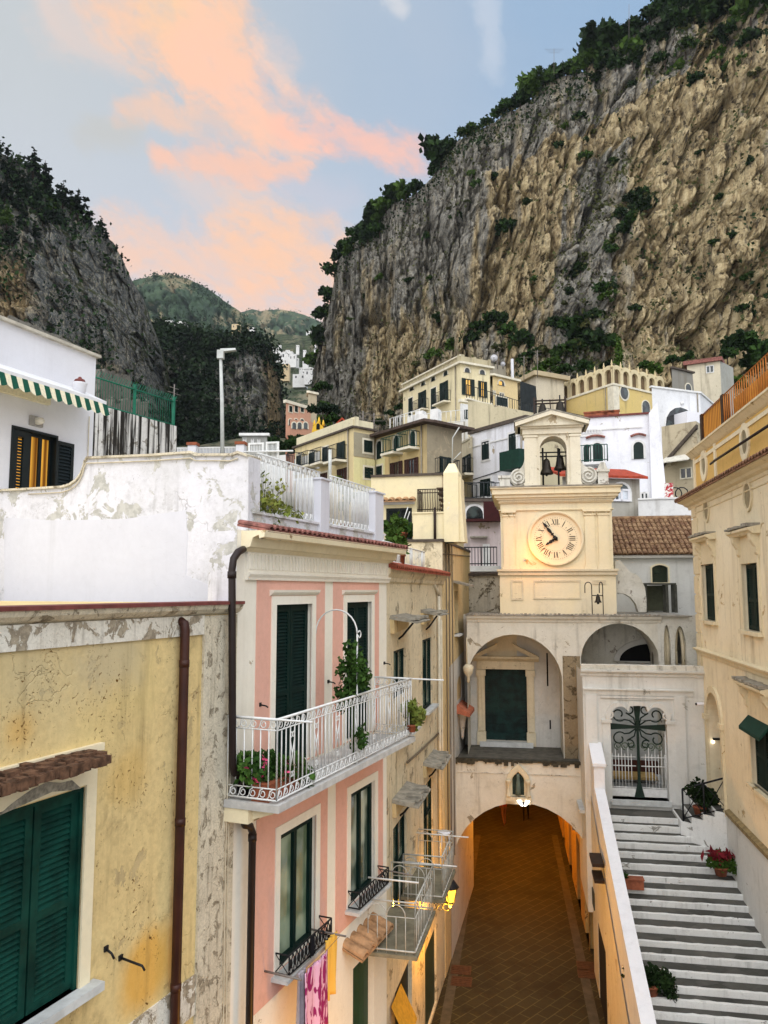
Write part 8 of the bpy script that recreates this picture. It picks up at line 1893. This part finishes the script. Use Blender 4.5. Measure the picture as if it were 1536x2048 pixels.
# pines on the left cliff
pin = [make_plant('pine_tree', 'dark pine standing on the rim of the left cliff', 'tree', [(.25*math.sin(z_*2+s), .2*math.cos(z_*3+s), z_, (1.5-.17*z_)*(.7+.4*R_.random()), .7) for z_ in np.linspace(1.2, 7.2, 9)]+[(1.3*math.sin(q*2.2+s), 1.3*math.cos(q*2.2+s), 1.6+q*.6, .7, .6) for q in range(6)], 620, .5, PINE, 220+s, [([(0, 0, -2), (.1, .1, 3), (0, 0, 7.4)], .22, .04), ([(0, 0, 2.4), (1.2, .3, 3)], .07, .03), ([(0, 0, 3.4), (-1.1, -.3, 4)], .07, .03)], 'pines on the left cliff') for s in range(3)]
lp_ = [(5, 306, 26), (20, 312, 22), (45, 330, 22), (70, 345, 56), (98, 372, 60), (100, 395, 40), (92, 412, 40), (118, 408, 26), (130, 412, 54), (146, 420, 36), (160, 430, 60), (180, 452, 42), (205, 468, 36), (217, 480, 22), (10, 350, 40), (30, 370, 44), (50, 385, 46), (15, 400, 46), (40, 420, 46), (70, 420, 50), (90, 450, 46), (20, 450, 46), (50, 460, 46), (110, 450, 40), (130, 455, 36), (30, 490, 40), (10, 500, 36), (75, 480, 40), (235, 502, 14), (244, 520, 14), (-20, 330, 40), (-30, 420, 50), (60, 400, 40), (105, 425, 36)]
for i, (x, y, s) in enumerate(lp_):
    p = cliff_pt(LV, LX, x, y, 220); sz = s/FOC*p.y/7.6; put(pin, i, (p.x, p.y-1.5, p.z-.5*sz), R_.random()*6, (sz*1.35, sz*1.35, sz))
# foliage that nobody could count: scrub on ledges and forest cover
def scatter(V_, G_, nt, n, thr, size, mat, name, seed, lift=.3, cond=None, clump=6, spread=1.2):
    rs = np.random.RandomState(seed); Q = V_[:nt].reshape(-1, 3); w_ = np.clip(G_[:nt].ravel()-thr, 0, None)
    if cond is not None: w_ = w_*cond.ravel()
    w_ = w_/w_.sum(); c = Q[rs.choice(len(Q), n, p=w_)]; c = np.repeat(c, clump, 0)+rs.normal(size=(n*clump, 3))*spread*np.array([1, .7, .7])+np.array([0, -lift, lift])
    o = bpy.data.objects.new(name, quad_mesh(name, leaf_quads(c, None, size, rs), mat)); COL.objects.link(o); o['kind'] = 'stuff'; return o
def band(V_, xs, nt, f): X, Tt = np.meshgrid(xs, np.linspace(0, 1, nt)); return f(X, Tt)
scatter(RV, RG, 360, 2600, .30, .55, LEAF2, 'cliff_scrub', 301, .3, band(RV, RX, 360, lambda X, T: .15+1.0*(T > .86)+.9*np.exp(-((X-(1130+T*130))/60)**2)*(T < .7)+.8*(T < .08)))
scatter(RV, RG*0+1, 360, 1400, .3, .6, LEAF, 'cliff_foliage', 302, .3, band(RV, RX, 360, lambda X, T: (T > .93)*1.0+.6*(T < .05)+.12*(fbm(RV[:360]/26, 4, 305) > .22)))
scatter(LV, LG*0+1, 220, 4200, .3, .85, FOREST, 'cliff_foliage', 303, .6, band(LV, LX, 220, lambda X, T: 2.5*(T > .86)*(X < 210)+1.2*(T > .8)*(X < 120)+2.0*(T < .30)+1.6*(T < .52)*(X > 90)*(fbm(LV[:220]/30, 3, 312) > -.15)+1.6*(fbm(LV[:220]/22, 4, 306) > .16)+.04), 6, 1.6)
scatter(MV, MG*0+1, 150, 7500, .3, 1.15, FOREST, 'forest', 304, .9, band(MV, MX, 150, lambda X, T: 1.0*(X < 440)+1.4*(T > .86)+.55*(fbm(MV[:150]/30, 4, 307) > .08)+.05), 6, 2.0)
scatter(FV, FG*0+1, 120, 4200, .3, 1.9, FARLEAF, 'far_forest', 308, .2, band(FV, FX, 120, lambda X, T: 1.0*(fbm(FV[:120]/90, 4, 309) > -.1)+.3*(T > .9)), 5, 3)
scatter(F2V, F2G*0+1, 90, 2600, .3, 2.2, FARLEAF, 'far_forest', 310, .2, band(F2V, F2X, 90, lambda X, T: 1.0*(fbm(F2V[:90]/110, 4, 311) > .0)+.3*(T > .92)), 5, 3.5)
# grey dry stone terrace walls on the left slope
for i, (x0, y0, x1, y1, Y, lab) in enumerate(((20, 625, 160, 690, 95, 'long grey dry stone terrace wall above the white house roof'), (52, 652, 150, 690, 85, 'short grey terrace wall below the long one'), (200, 735, 262, 750, 80, 'ruined grey stone wall beside the white house'), (225, 790, 296, 800, 60, 'pale ruined wall behind the green fence'))):
    a, b = at(x0, y0, Y*1.0), at(x1, y1, Y*1.08); F = Fr(a.xy, math.degrees(atan2(b.x-a.x, b.y-a.y))); ln = (b-a).length; mb = MB(); zt_ = lambda s: a.z+(b.z-a.z)*s
    for q in range(14): s0, s1 = q/14, (q+1)/14; j = .35*R_.random(); mb.hexa([F.P(ln*s0, -.6, a.z-6), F.P(ln*s1, -.6, a.z-6), F.P(ln*s1, .0, a.z-6), F.P(ln*s0, .0, a.z-6), F.P(ln*s0, -.6, zt_(s0)-j), F.P(ln*s1, -.6, zt_(s1)-j), F.P(ln*s1, 0, zt_(s1)-j), F.P(ln*s0, 0, zt_(s0)-j)])
    tagit(mb.build('terrace_wall', stucco('dry_stone_wall', '77736a', '5d5a52', .8, '33322c', .5, .4, '4d4b44', .5, '2d2c26', 0, .8, 1.5, 1.2, .4, 71.), None), lab, 'wall', 'stone terrace walls on the left slope')

# ================================================================== plants, laundry and small things near the street
POT = plain('terracotta', '8d5138'); LEAFG = leaf_mat('bright_plant_leaf', '2c4a1c', '4a6b28', '1a2e12', 2.0); DRYL = leaf_mat('yellow_green_leaf', '6b7a30', '8d8f48', '3a4a1c', 2.0)
PINKF = plain('pink_petal', 'd8507a', .8, 0, .25, 9, 0); REDF = plain('dark_red_petal', '6d1420', .8, 0, .3, 9, 0)
def pot_plant(name, label, loc, blobs, n, size, mat, seed, pot=(.13, .17, .26), flowers=0, fm=None, group=None, trough=None, cat='potted plant'):
    o = thing(name, loc, label, cat, group); rs = np.random.RandomState(seed); L0 = np.array(loc)
    if trough: F, a, b, d, h = trough; MB().box(F, a, b, -d, d, loc[2], loc[2]+h).box(F, a-.02, b+.02, -d-.02, d+.02, loc[2]+h, loc[2]+h+.03).build('planter', POT, o); ph_ = h
    elif pot: MB().lathe(loc, [(pot[0], 0), (pot[1], pot[2]*.85), (pot[1]*1.1, pot[2]*.85), (pot[1]*1.1, pot[2]), (pot[1]*.9, pot[2])], 12).build('pot', POT, o); ph_ = pot[2]
    else: ph_ = 0
    p = crown_pts(n, rs, blobs)+np.array([0, 0, ph_]); c = bpy.data.objects.new('foliage', quad_mesh('foliage', leaf_quads(p, None, size, rs), mat)); COL.objects.link(c); c.parent = o
    mb = MB()
    for b in blobs[:5]: mb.tube([Vector(loc)+Vector((0, 0, ph_*.6)), Vector(loc)+Vector((b[0]*.5, b[1]*.5, ph_+b[2]*.5)), Vector(loc)+Vector((b[0], b[1], ph_+b[2]))], .008, 4)
    mb.build('stem', plain('green_stem', '4a5a30', .8), o)
    if flowers:
        q = crown_pts(flowers*5, rs, blobs)+np.array([0, 0, ph_]); q = q[np.argsort(q[:, 1]-q[:, 0]*.6)][:flowers]; v = []
        for f_ in q:
            for k in range(5): v.append(leaf_quads(f_[None]+rs.normal(size=(1, 3))*.018, None, .05, rs, 1.1))
        c = bpy.data.objects.new('flower', quad_mesh('flower', np.concatenate(v), fm)); COL.objects.link(c); c.parent = o
    return o
zb_ = bz0 if False else None
bz0b = zfloor-.06
ba, bb, bn = BAL; lp0 = L.P(ba+.45, bn-.28, bz0b)
pot_plant('geranium_trough', 'terracotta trough with pink flowers at the near end of the white balcony', tuple(lp0), [(.0, 0, .1, .2), (-.25, -.3, .15, .22), (.0, -.15, .2, .2), (.12, .12, .1, .2), (.25, .4, .05, .2), (-.2, .1, .22, .18), (.38, .5, -.12, .16), (-.42, -.15, .25, .16), (-.1, .2, -.05, .18)], 1300, .07, LEAFG, 401, None, 14, PINKF, None, (Fr(lp0.xy, L.ang), -.42, .5, .14, .24), 'planter')
mb = MB(); F_ = Fr(L.P(ba+.42, .12, 0).xy, L.ang); mb.box(F_, -.12, .16, -.1, .12, bz0b, bz0b+.55); tagit(mb.build('storage_box', plain('dark_plastic_box', '14181c', .5), None), 'dark box standing on the white balcony by the wall', 'box')
cv = L.P(pu, bn-.05, bz0b)
pot_plant('climbing_plant', 'green climbing plant winding up the curved white balcony pole', tuple(cv), [(-.05, .0, 1.95, .15), (.0, .05, 1.75, .2), (-.1, -.05, 1.6, .2), (.05, .08, 1.4, .22), (-.15, .05, 1.2, .22), (-.2, .0, 1.0, .16), (.1, .1, 1.5, .2), (.12, .0, .45, .16), (.05, .1, .3, .14), (.0, .12, .6, .1)], 1100, .065, LEAFG, 402, None, 0, None, None, None, 'climbing plant')
fe = L.P(bb-.05, bn+.02, bz0b+.1)
pot_plant('hanging_plant', 'small yellow green plant at the far end of the white balcony', tuple(fe), [(0, 0, .3, .18), (.1, .1, .15, .18), (.05, .1, .0, .14)], 260, .10, DRYL, 403, (.08, .1, .14), 0, None, None, None, 'plant')
cr = TB.P(TB.U(520, 1000), -.1, tzr+.05)
o = pot_plant('creeper', 'yellow green creeper tangled in the terrace railing and over the red tiles', tuple(cr), [(0, .1, .15, .2), (.15, .4, .2, .22), (.3, .8, .1, .2), (.25, .4, -.15, .12), (.5, .75, -.3, .12), (.62, .95, -.4, .12), (.4, 1.2, .05, .2), (.1, .2, .55, .14), (.3, .7, .5, .14), (.5, 1.4, .05, .15), (.75, 1.3, -.45, .1), (1.0, 2.6, -.45, .08)], 620, .075, DRYL, 404, None, 0, None, None, None, 'creeper')
cr = TB.P(TB.U(725, 1000), -.4, tzr+.0)
pot_plant('terrace_plant', 'small bright green plant rising behind the terrace railing of the pink house', tuple(cr), [(0, 0, .75, .14), (-.15, -.2, .9, .12), (.1, .1, .6, .12), (-.1, .2, .4, .1)], 180, .09, DRYL, 405, (.12, .15, .2), 0, None, None, None, 'plant')
p = O.P(O.U(812, 1115), -.25, oz+.1); pot_plant('terrace_bush', 'dark green bush in the white railing of the ochre house terrace', tuple(p), [(0, 0, .4, .3), (.05, .1, .8, .25), (0, 0, .2, .3)], 300, .11, LEAF, 406, (.2, .22, .3), 0, None, None, None, 'plant')
q_ = Y2.P(Y2.U(800, 1070, .8), .8, tz+.05); pot_plant('banana_plant', 'broad leaved dark plant in a pot before the green shutters of the lemon house', tuple(q_), [(-.4, 0, .15, .2), (0, 0, .15, .24), (.4, .1, .1, .22), (.7, .1, .0, .2), (-.6, 0, .2, .16)], 150, .17, LEAFG, 407, (.2, .25, .3), 0, None, None, None, 'potted plant')
mb = MB()
for dx in (0, .3): u0_, z0_ = Y2.hit(799+dx*22, 1066, .3); u1_, z1_ = Y2.hit(816+dx*12, 1014+dx*30, .3); mb.tube([Y2.P(u0_, .3, z0_), Y2.P(u1_, .3, z1_)], .018, 5)
tagit(mb.build('leaning_pole', WHITEIRON, None), 'two thin white poles leaning before the green shutters of the lemon house', 'pole')
# stair plants
def on_stairs(x, y): return stair_hit(x, y)
p = on_stairs(1442, 1752); o = pot_plant('stair_plant', 'pot with dark red spiky flowers on the right side of the stairs', tuple(p+Vector((0, 0, .02))), [(0, 0, .12, .22), (.25, -.05, .1, .2), (-.25, .0, .1, .16), (.4, -.1, .02, .16), (0, .05, .3, .12)], 700, .075, LEAFG, 411, (.14, .18, .22), 0, None, 'potted plants on the white stairs')
rs = np.random.RandomState(5); v = np.concatenate([leaf_quads(np.array([[p.x+.16*rs.normal(), p.y+.1*rs.normal(), p.z+.45+.18*rs.random()]]), None, .12, rs, 2.5) for _ in range(60)]); c = bpy.data.objects.new('flower', quad_mesh('flower', v-np.array(p+Vector((0, 0, .02))), REDF)); COL.objects.link(c); c.parent = o
p = on_stairs(1262, 1776); pot_plant('stair_planter', 'long terracotta trough with a trailing plant on the left of the stairs', tuple(p), [(-.35, .05, .05, .16), (-.2, 0, .1, .12)], 160, .09, LEAFG, 412, None, 0, None, 'potted plants on the white stairs', (Fr(p.xy, 99.7), -.25, .32, .13, .24), 'planter')
p = on_stairs(1300, 1988); pot_plant('trailing_plant', 'bushy dark green plant spilling by the parapet near the stair foot', tuple(p), [(-.15, 0, .1, .26), (.1, 0, .15, .24), (.3, -.1, .1, .22), (.4, -.15, -.1, .18), (-.35, .1, .15, .2)], 1000, .075, LEAF, 413, (.16, .2, .22), 0, None, 'potted plants on the white stairs')
p = RP(t1-.05, xx1+.55, lnd+.3); pot_plant('railing_bush', 'dark leafy bush in a pot leaning through the black iron railing', tuple(p), [(0, 0, .35, .25), (.25, 0, .3, .25), (-.2, .0, .45, .22), (.1, -.1, .1, .2), (-.05, 0, .65, .16), (.4, -.05, .15, .18)], 700, .085, LEAF, 414, (.15, .19, .24), 0, None, None, None, 'potted plant')
# laundry hanging in front of the pink house
def cloth(name, label, u0, u1, zt, zb, n, mat, seed, amp=.035, slant=0.0):
    rs = random.Random(seed); ph = rs.random()*6; nu, nz = 22, 14; vs = []
    for side in (0, .008):
        for j in range(nz+1):
            for i in range(nu+1):
                s, t_ = i/nu, j/nz; u = u0+(u1-u0)*s; vs.append(L.P(u, n+side+amp*(.3+.7*t_)*math.sin(s*11+ph+t_*1.2)+.5*amp*math.sin(s*23+ph), zt+(zb-zt)*t_-slant*s))
    K = (nu+1)*(nz+1); fs = []
    for j in range(nz):
        for i in range(nu): a = j*(nu+1)+i; fs += [(a, a+1, a+nu+2, a+nu+1), (K+a, K+a+nu+1, K+a+nu+2, K+a+1)]
    for i in range(nu): fs += [(i, K+i, K+i+1, i+1)]; a = nz*(nu+1)+i; fs += [(a, a+1, K+a+1, K+a)]
    for j in range(nz): a = j*(nu+1); fs += [(a, a+nu+1, K+a+nu+1, K+a)]; a += nu; fs += [(a, K+a, K+a+nu+1, a+nu+1)]
    mb = MB(); mb.add(vs, fs, True); return tagit(mb.build(name, mat, None), label, 'laundry', 'laundry hung under the pink house window')
t = NT('magenta_patterned_towel'); n = t.noise(1, 3, .5, 1.2, t.map(t.co, (9, 9, 3.2))); MAG = t.out(t.mix(t.ramp(n, .46, .52), lin('8d1f5c'), lin('d9a8c0')), .95, t.bump(t.noise(90, 2), .2, .01))
t = NT('yellow_towel'); n = t.noise(3, 3, .5); MY = t.out(t.mix(n, lin('d9a838'), lin('e0b860')), .95, t.bump(t.noise(90, 2), .2, .01))
tn_ = .55
zl_ = lambda x, y: L.Z(x, y, tn_)
um0, um1 = L.U(607, 1960, tn_), L.U(657, 1930, tn_); zt_ = zl_(630, 1925)
cloth('magenta_towel', 'magenta and pale pink patterned towel hanging under the pink house window', um0, um1, zt_, zt_-1.15, tn_, MAG, 1)
cloth('yellow_towel', 'plain yellow towel hanging at the far end of the washing line', L.U(652, 1890, tn_-.12), L.U(674, 1870, tn_-.12), L.Z(662, 1872, tn_-.12), L.Z(662, 1990, tn_-.12), tn_-.12, MY, 2)
cloth('grey_cloth', 'pale lilac grey cloth hanging at the near end of the washing line', L.U(594, 1965, tn_-.1), L.U(612, 1950, tn_-.1), zt_-.02, zt_-1.0, tn_-.1, plain('lilac_grey_cloth', 'a8a2aa', .95, 0, .15, 6, .1), 3)
cloth('dark_cloth', 'small black cloth on the washing line between the towels', L.U(619, 1930, tn_-.2), L.U(629, 1920, tn_-.2), zt_+.25, zt_-.05, tn_-.2, plain('black_cloth', '101014', .95), 4, .02)
lr_ = thing('washing_line', L.P(um0, 0, zt_), 'metal washing line arms and wires below the pink house window guard', 'washing line')
for u in (um0-.25, um1+.45): mb = MB(); mb.tube([L.P(u, 0, zt_+.05), L.P(u, tn_+.1, zt_+.04)], .018, 5); mb.build('arm', plain('grey_metal_rod', '77706a'), lr_)
mb = MB(); 
for n in (tn_, tn_-.12, tn_-.2): mb.tube([L.P(um0-.25, n, zt_+.04), L.P((um0+um1)/2, n, zt_+.0), L.P(um1+.45, n, zt_+.04)], .005, 4)
mb.build('wire', plain('grey_metal_rod', '77706a'), lr_)
mb = MB(); c_s = O.P(O.U(888, 1716, .5), .5, b2z+.02) 
ch_o = thing('balcony_stool', tuple(c_s), 'small white round stool on the far iron balcony', 'stool'); MB().lathe(c_s+Vector((0, 0, .45)), [(.17, 0), (.19, .03), (.17, .06)], 12).build('seat', WHITECLEAN, ch_o)
for a in range(3): MB().tube([c_s+Vector((.13*cos(a*2.1), .13*sin(a*2.1), .45)), c_s+Vector((.17*cos(a*2.1), .17*sin(a*2.1), 0))], .015, 5).build('leg', WHITECLEAN, ch_o)
assumed_lantern_loc = L.P(.5, 0, 3.3); dup(LANT, assumed_lantern_loc, 'assumed lit black wall lantern, out of view, low on the white ground floor of the pink house', None, radians(9)); lamp('lantern_light', L.P(.5, 2.0, 3.1), 'ffb030', 170, .12)  # lantern and its light added out of view, assumed from the yellow street glow
# people far down the tunnel
def person(loc, face, label, top, legs, seed, sc=1.0, hair='1c1510'):
    o = thing('person', loc, label, 'person', 'people walking in the lamp lit passage'); o.rotation_euler = (0, 0, face); o.scale = (sc, sc, sc)
    J = [(0, 0, .95), (0, 0, 1.12), (0, 0, 1.36), (0, 0, 1.47), (0, .02, 1.56), (0, .01, 1.68), (.18, 0, 1.40), (.25, .05, 1.13), (.24, .18, .90), (-.18, 0, 1.40), (-.25, -.03, 1.13), (-.24, -.1, .88), (.1, 0, .90), (.11, .14, .50), (.11, .06, .08), (.11, .2, .03), (-.1, 0, .90), (-.11, -.06, .50), (-.11, -.26, .12), (-.11, -.14, .03)]
    E = [(0, 1), (1, 2), (2, 3), (3, 4), (4, 5), (2, 6), (6, 7), (7, 8), (2, 9), (9, 10), (10, 11), (0, 12), (12, 13), (13, 14), (14, 15), (0, 16), (16, 17), (17, 18), (18, 19)]
    Rr = [.15, .13, .15, .06, .10, .085, .06, .042, .032, .06, .042, .032, .09, .06, .04, .035, .09, .06, .04, .035]
    me = bpy.data.meshes.new('body'); me.from_pydata(J, E, []); ob = bpy.data.objects.new('body', me); COL.objects.link(ob); ob.parent = o
    m = ob.modifiers.new('skin', 'SKIN'); m.use_smooth_shade = True; sv = me.skin_vertices[0].data
    for i, r in enumerate(Rr): sv[i].radius = (r, r*.85); sv[i].use_root = i == 0
    ob.modifiers.new('sub', 'SUBSURF').levels = 1; ob.modifiers['sub'].render_levels = 1
    t = NT('clothed_figure'); z = t.sep()[2]; c = t.mix(t.ramp(z, .92, .96), lin(legs), lin(top)); c = t.mix(t.ramp(z, 1.46, 1.49), c, lin('b98a6d')); me.materials.append(t.out(c, .9))
    MB().ball((0, -.02, 1.66), (.105, .115, .11)).build('hair', plain('dark_hair', hair, .9), None).parent = o
    return o
pg = ground(1008, 1650); person((pg.x, pg.y, 0), .3, 'person in a rust red top with pale shoes walking under the arch', '7a3020', '6b4a3a', 1)
pg = ground(1052, 1640); person((pg.x, pg.y, 0), 2.9, 'person coloured dark as in shadow, walking away under the arch', '15161a', '121215', 2)  # shadow on this figure is put into its near-black colours
# assumed lamps inside the tunnel (unseen, hidden above the arch, they light the paving)
for i in range(4):
    f = (i+.5)/4; a = SL.P(ll*.35+(ll*.9)*f, 0, 0); b = SR.P(lr*.35+(lr*.9)*f, 0, 0); m = (a+b)/2
    ln_ = thing('assumed_passage_lamp', (m.x, m.y, 5.2), 'assumed hanging amber lamp, unseen under the ceiling of the passage', 'lamp', 'assumed amber lamps in the passage'); MB().tube([Vector((m.x, m.y, 5.4)), Vector((m.x, m.y, 5.0))], .015, 4).build('cable', IRON, ln_); MB().ball((m.x, m.y, 4.9), .1).build('bulb', emit('amber_bulb', 'ffb040', 6), ln_)
    lamp('assumed_passage_light', (m.x, m.y, 4.7), 'ffa62c', 180, .15)

# ------------------------------------------------------------------ sky and light
SUN_EL, SUN_AZ = radians(48), radians(168)      # soft light from behind the camera, a little to the left
EXPO = .58; BGS = .12
w = bpy.data.worlds.new('World'); SC.world = w; w.use_nodes = True
wt = w.node_tree; N_, L_ = wt.nodes, wt.links; bg = N_['Background']; bg.inputs[1].default_value = BGS
sky = N_.new('ShaderNodeTexSky'); sky.sky_type = 'NISHITA'; sky.sun_disc = False; sky.sun_elevation = SUN_EL; sky.sun_rotation = SUN_AZ
def wn(kind, **kw):
    n = N_.new(kind)
    for k, v in kw.items(): setattr(n, k, v)
    return n
def wlink(s, v):
    if hasattr(v, 'links'): L_.new(v, s)
    else: s.default_value = v
def wmath(op, a, b=0., clamp=False): n = wn('ShaderNodeMath', operation=op, use_clamp=clamp); wlink(n.inputs[0], a); wlink(n.inputs[1], b); return n.outputs[0]
def wvec(op, a, b=None, sc=None):
    n = wn('ShaderNodeVectorMath', operation=op); wlink(n.inputs[0], a)
    if b is not None: wlink(n.inputs[1], b)
    if sc is not None: wlink(n.inputs['Scale'], sc)
    return n.outputs['Value'] if op in ('DOT_PRODUCT', 'LENGTH') else n.outputs['Vector']
def wstep(f, a, b): n = wn('ShaderNodeMapRange', interpolation_type='SMOOTHSTEP'); wlink(n.inputs[0], f); n.inputs[1].default_value = a; n.inputs[2].default_value = b; return n.outputs[0]
def wmix(f, a, b): n = wn('ShaderNodeMix', data_type='RGBA'); wlink(n.inputs[0], f); wlink(n.inputs[6], a); wlink(n.inputs[7], b); return n.outputs[2]
def scol(h, k=1.0): return tuple(x*k*1.08/BGS/(2**EXPO) for x in lin(h)[:3])+(1,)
tcw = wn('ShaderNodeTexCoord').outputs['Generated']; sp3 = wn('ShaderNodeSeparateXYZ'); L_.new(tcw, sp3.inputs[0])
az = wmath('ARCTAN2', sp3.outputs[0], sp3.outputs[1]); el = wmath('ARCSINE', sp3.outputs[2]); cb3 = wn('ShaderNodeCombineXYZ'); L_.new(az, cb3.inputs[0]); L_.new(el, cb3.inputs[1]); P0_ = cb3.outputs[0]
def wnoise(sc, det, vec, col=False, rough=.55): n = wn('ShaderNodeTexNoise'); L_.new(vec, n.inputs['Vector']); n.inputs['Scale'].default_value = sc; n.inputs['Detail'].default_value = det; n.inputs['Roughness'].default_value = rough; return n.outputs['Color' if col else 0]
d1 = wvec('SCALE', wvec('SUBTRACT', wnoise(5.0, 5, P0_, True, .6), (.5, .5, .5)), None, .09); PW = wvec('MULTIPLY', wvec('ADD', P0_, d1), (1, 1, 0))
rt_ = wn('ShaderNodeMapping'); L_.new(PW, rt_.inputs[0]); rt_.inputs['Rotation'].default_value = (0, 0, radians(32)); wisp = wmath('ADD', wmath('MULTIPLY', wnoise(1.0, 8, wvec('MULTIPLY', rt_.outputs[0], (6, 19, 1)), False, .66), .62), wmath('MULTIPLY', wnoise(1.0, 7, wvec('MULTIPLY', P0_, (24, 46, 1)), False, .68), .38))
def dirof(x, y): d = ray(x, y).normalized(); return Vector((atan2(d.x, d.y), math.asin(d.z), 0))
def capsule(a, b, r, soft=.98):
    A_, B_ = dirof(*a), dirof(*b); D_ = B_-A_; pa = wvec('SUBTRACT', PW, tuple(A_)); h = wmath('MULTIPLY', wvec('DOT_PRODUCT', pa, tuple(D_)), 1/max(1e-6, D_.dot(D_)), True)
    ds = wvec('LENGTH', wvec('SUBTRACT', pa, wvec('SCALE', tuple(D_), None, h))); return wstep(ds, r/FOC*(1+soft), r/FOC*(1-soft))
base = wmix(wstep(az, -.52, .35), scol('cfd2d0'), scol('98b6d4')); base = wmix(wstep(el, .62, .28), base, scol('d3d6de'))
base = wmix(wmath('MULTIPLY', wstep(wnoise(2.2, 4, P0_), .4, .65), .6), base, wmix(.5, base, scol('c9cdd4')))
c = wmix(.82, sky.outputs[0], base)
PEACH, ORNG, PALE, LOW = scol('fccaa6'), scol('fdd09c'), scol('efd0bf'), scol('fdcbaa')
for a, b, r, k, colr in (((100, 0), (230, 75), 45, .5, PALE), ((380, 355), (520, 410), 36, .4, PALE), ((230, 495), (540, 525), 60, .75, LOW), ((500, 470), (700, 575), 62, .85, scol('fccaa6')), ((480, 610), (720, 635), 40, .7, LOW), ((560, 360), (690, 420), 30, .25, scol('d9c9d0')),
                         ((165, 262), (270, 250), 34, .6, scol('c4c2bc')), ((240, 200), (540, 255), 26, .7, scol('f6c8aa')), ((330, 310), (600, 338), 22, .8, scol('fdc4a6')), ((270, -60), (400, 90), 75, .9, PEACH), ((470, -60), (470, 110), 42, .85, PEACH), ((330, -40), (380, 40), 50, .6, ORNG), ((400, 90), (590, 255), 58, .95, scol('fcc9ae')), ((580, 240), (830, 308), 34, .85, scol('fdc2ac')), ((530, 80), (560, 105), 26, .5, PALE), ((965, 20), (978, 110), 24, .35, scol('dcdfe6')), ((785, 0), (800, 20), 18, .5, scol('e6e2e0'))):
    m = capsule(a, b, r); m = wmath('MULTIPLY', wstep(wmath('ADD', wmath('MULTIPLY', m, 1.0), wmath('MULTIPLY', wmath('SUBTRACT', wisp, .5), 3.6)), .0, 1.2), wmath('MULTIPLY', wstep(m, .0, .25), k)); c = wmix(m, c, colr)
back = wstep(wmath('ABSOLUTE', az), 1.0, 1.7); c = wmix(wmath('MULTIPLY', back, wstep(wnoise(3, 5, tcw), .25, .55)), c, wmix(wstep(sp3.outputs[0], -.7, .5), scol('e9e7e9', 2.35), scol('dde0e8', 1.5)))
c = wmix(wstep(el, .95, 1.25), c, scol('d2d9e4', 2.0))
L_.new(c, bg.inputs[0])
sl = bpy.data.lights.new('sun', 'SUN'); so = bpy.data.objects.new('sun', sl); COL.objects.link(so)
sl.energy = 1.2; sl.angle = radians(60); sl.color = (1, .99, .985)
sd = Vector((sin(SUN_AZ)*cos(SUN_EL), cos(SUN_AZ)*cos(SUN_EL), sin(SUN_EL)))
so.rotation_euler = sd.to_track_quat('Z', 'Y').to_euler()
SC.view_settings.view_transform = 'Standard'; SC.view_settings.look = 'None'; SC.view_settings.exposure = EXPO
w.cycles.sampling_method = 'MANUAL'; w.cycles.sample_map_resolution = 256
SC.cycles.use_denoising = True; SC.cycles.max_bounces = 5; SC.cycles.use_light_tree = True

# thin air between the camera and the far hills
hm = bpy.data.materials.new('thin_air'); hm.use_nodes = True; hn = hm.node_tree.nodes; hn.remove(hn['Principled BSDF'])
pv = hn.new('ShaderNodeVolumePrincipled'); pv.inputs['Color'].default_value = (.80, .87, .95, 1); pv.inputs['Density'].default_value = .00006; pv.inputs['Anisotropy'].default_value = .2
hm.node_tree.links.new(pv.outputs[0], hn['Material Output'].inputs['Volume'])
zt_all = max(float(RV[..., 2].max()), float(LV[..., 2].max()), float(FV[..., 2].max()), float(F2V[..., 2].max()))+30
mb = MB(); mb.hexa([Vector(q) for q in ((-1500, -60, -3), (1500, -60, -3), (1500, 1500, -3), (-1500, 1500, -3), (-1500, -60, zt_all), (1500, -60, zt_all), (1500, 1500, zt_all), (-1500, 1500, zt_all))])
hz_o = mb.build('haze', hm); hz_o['kind'] = 'stuff'
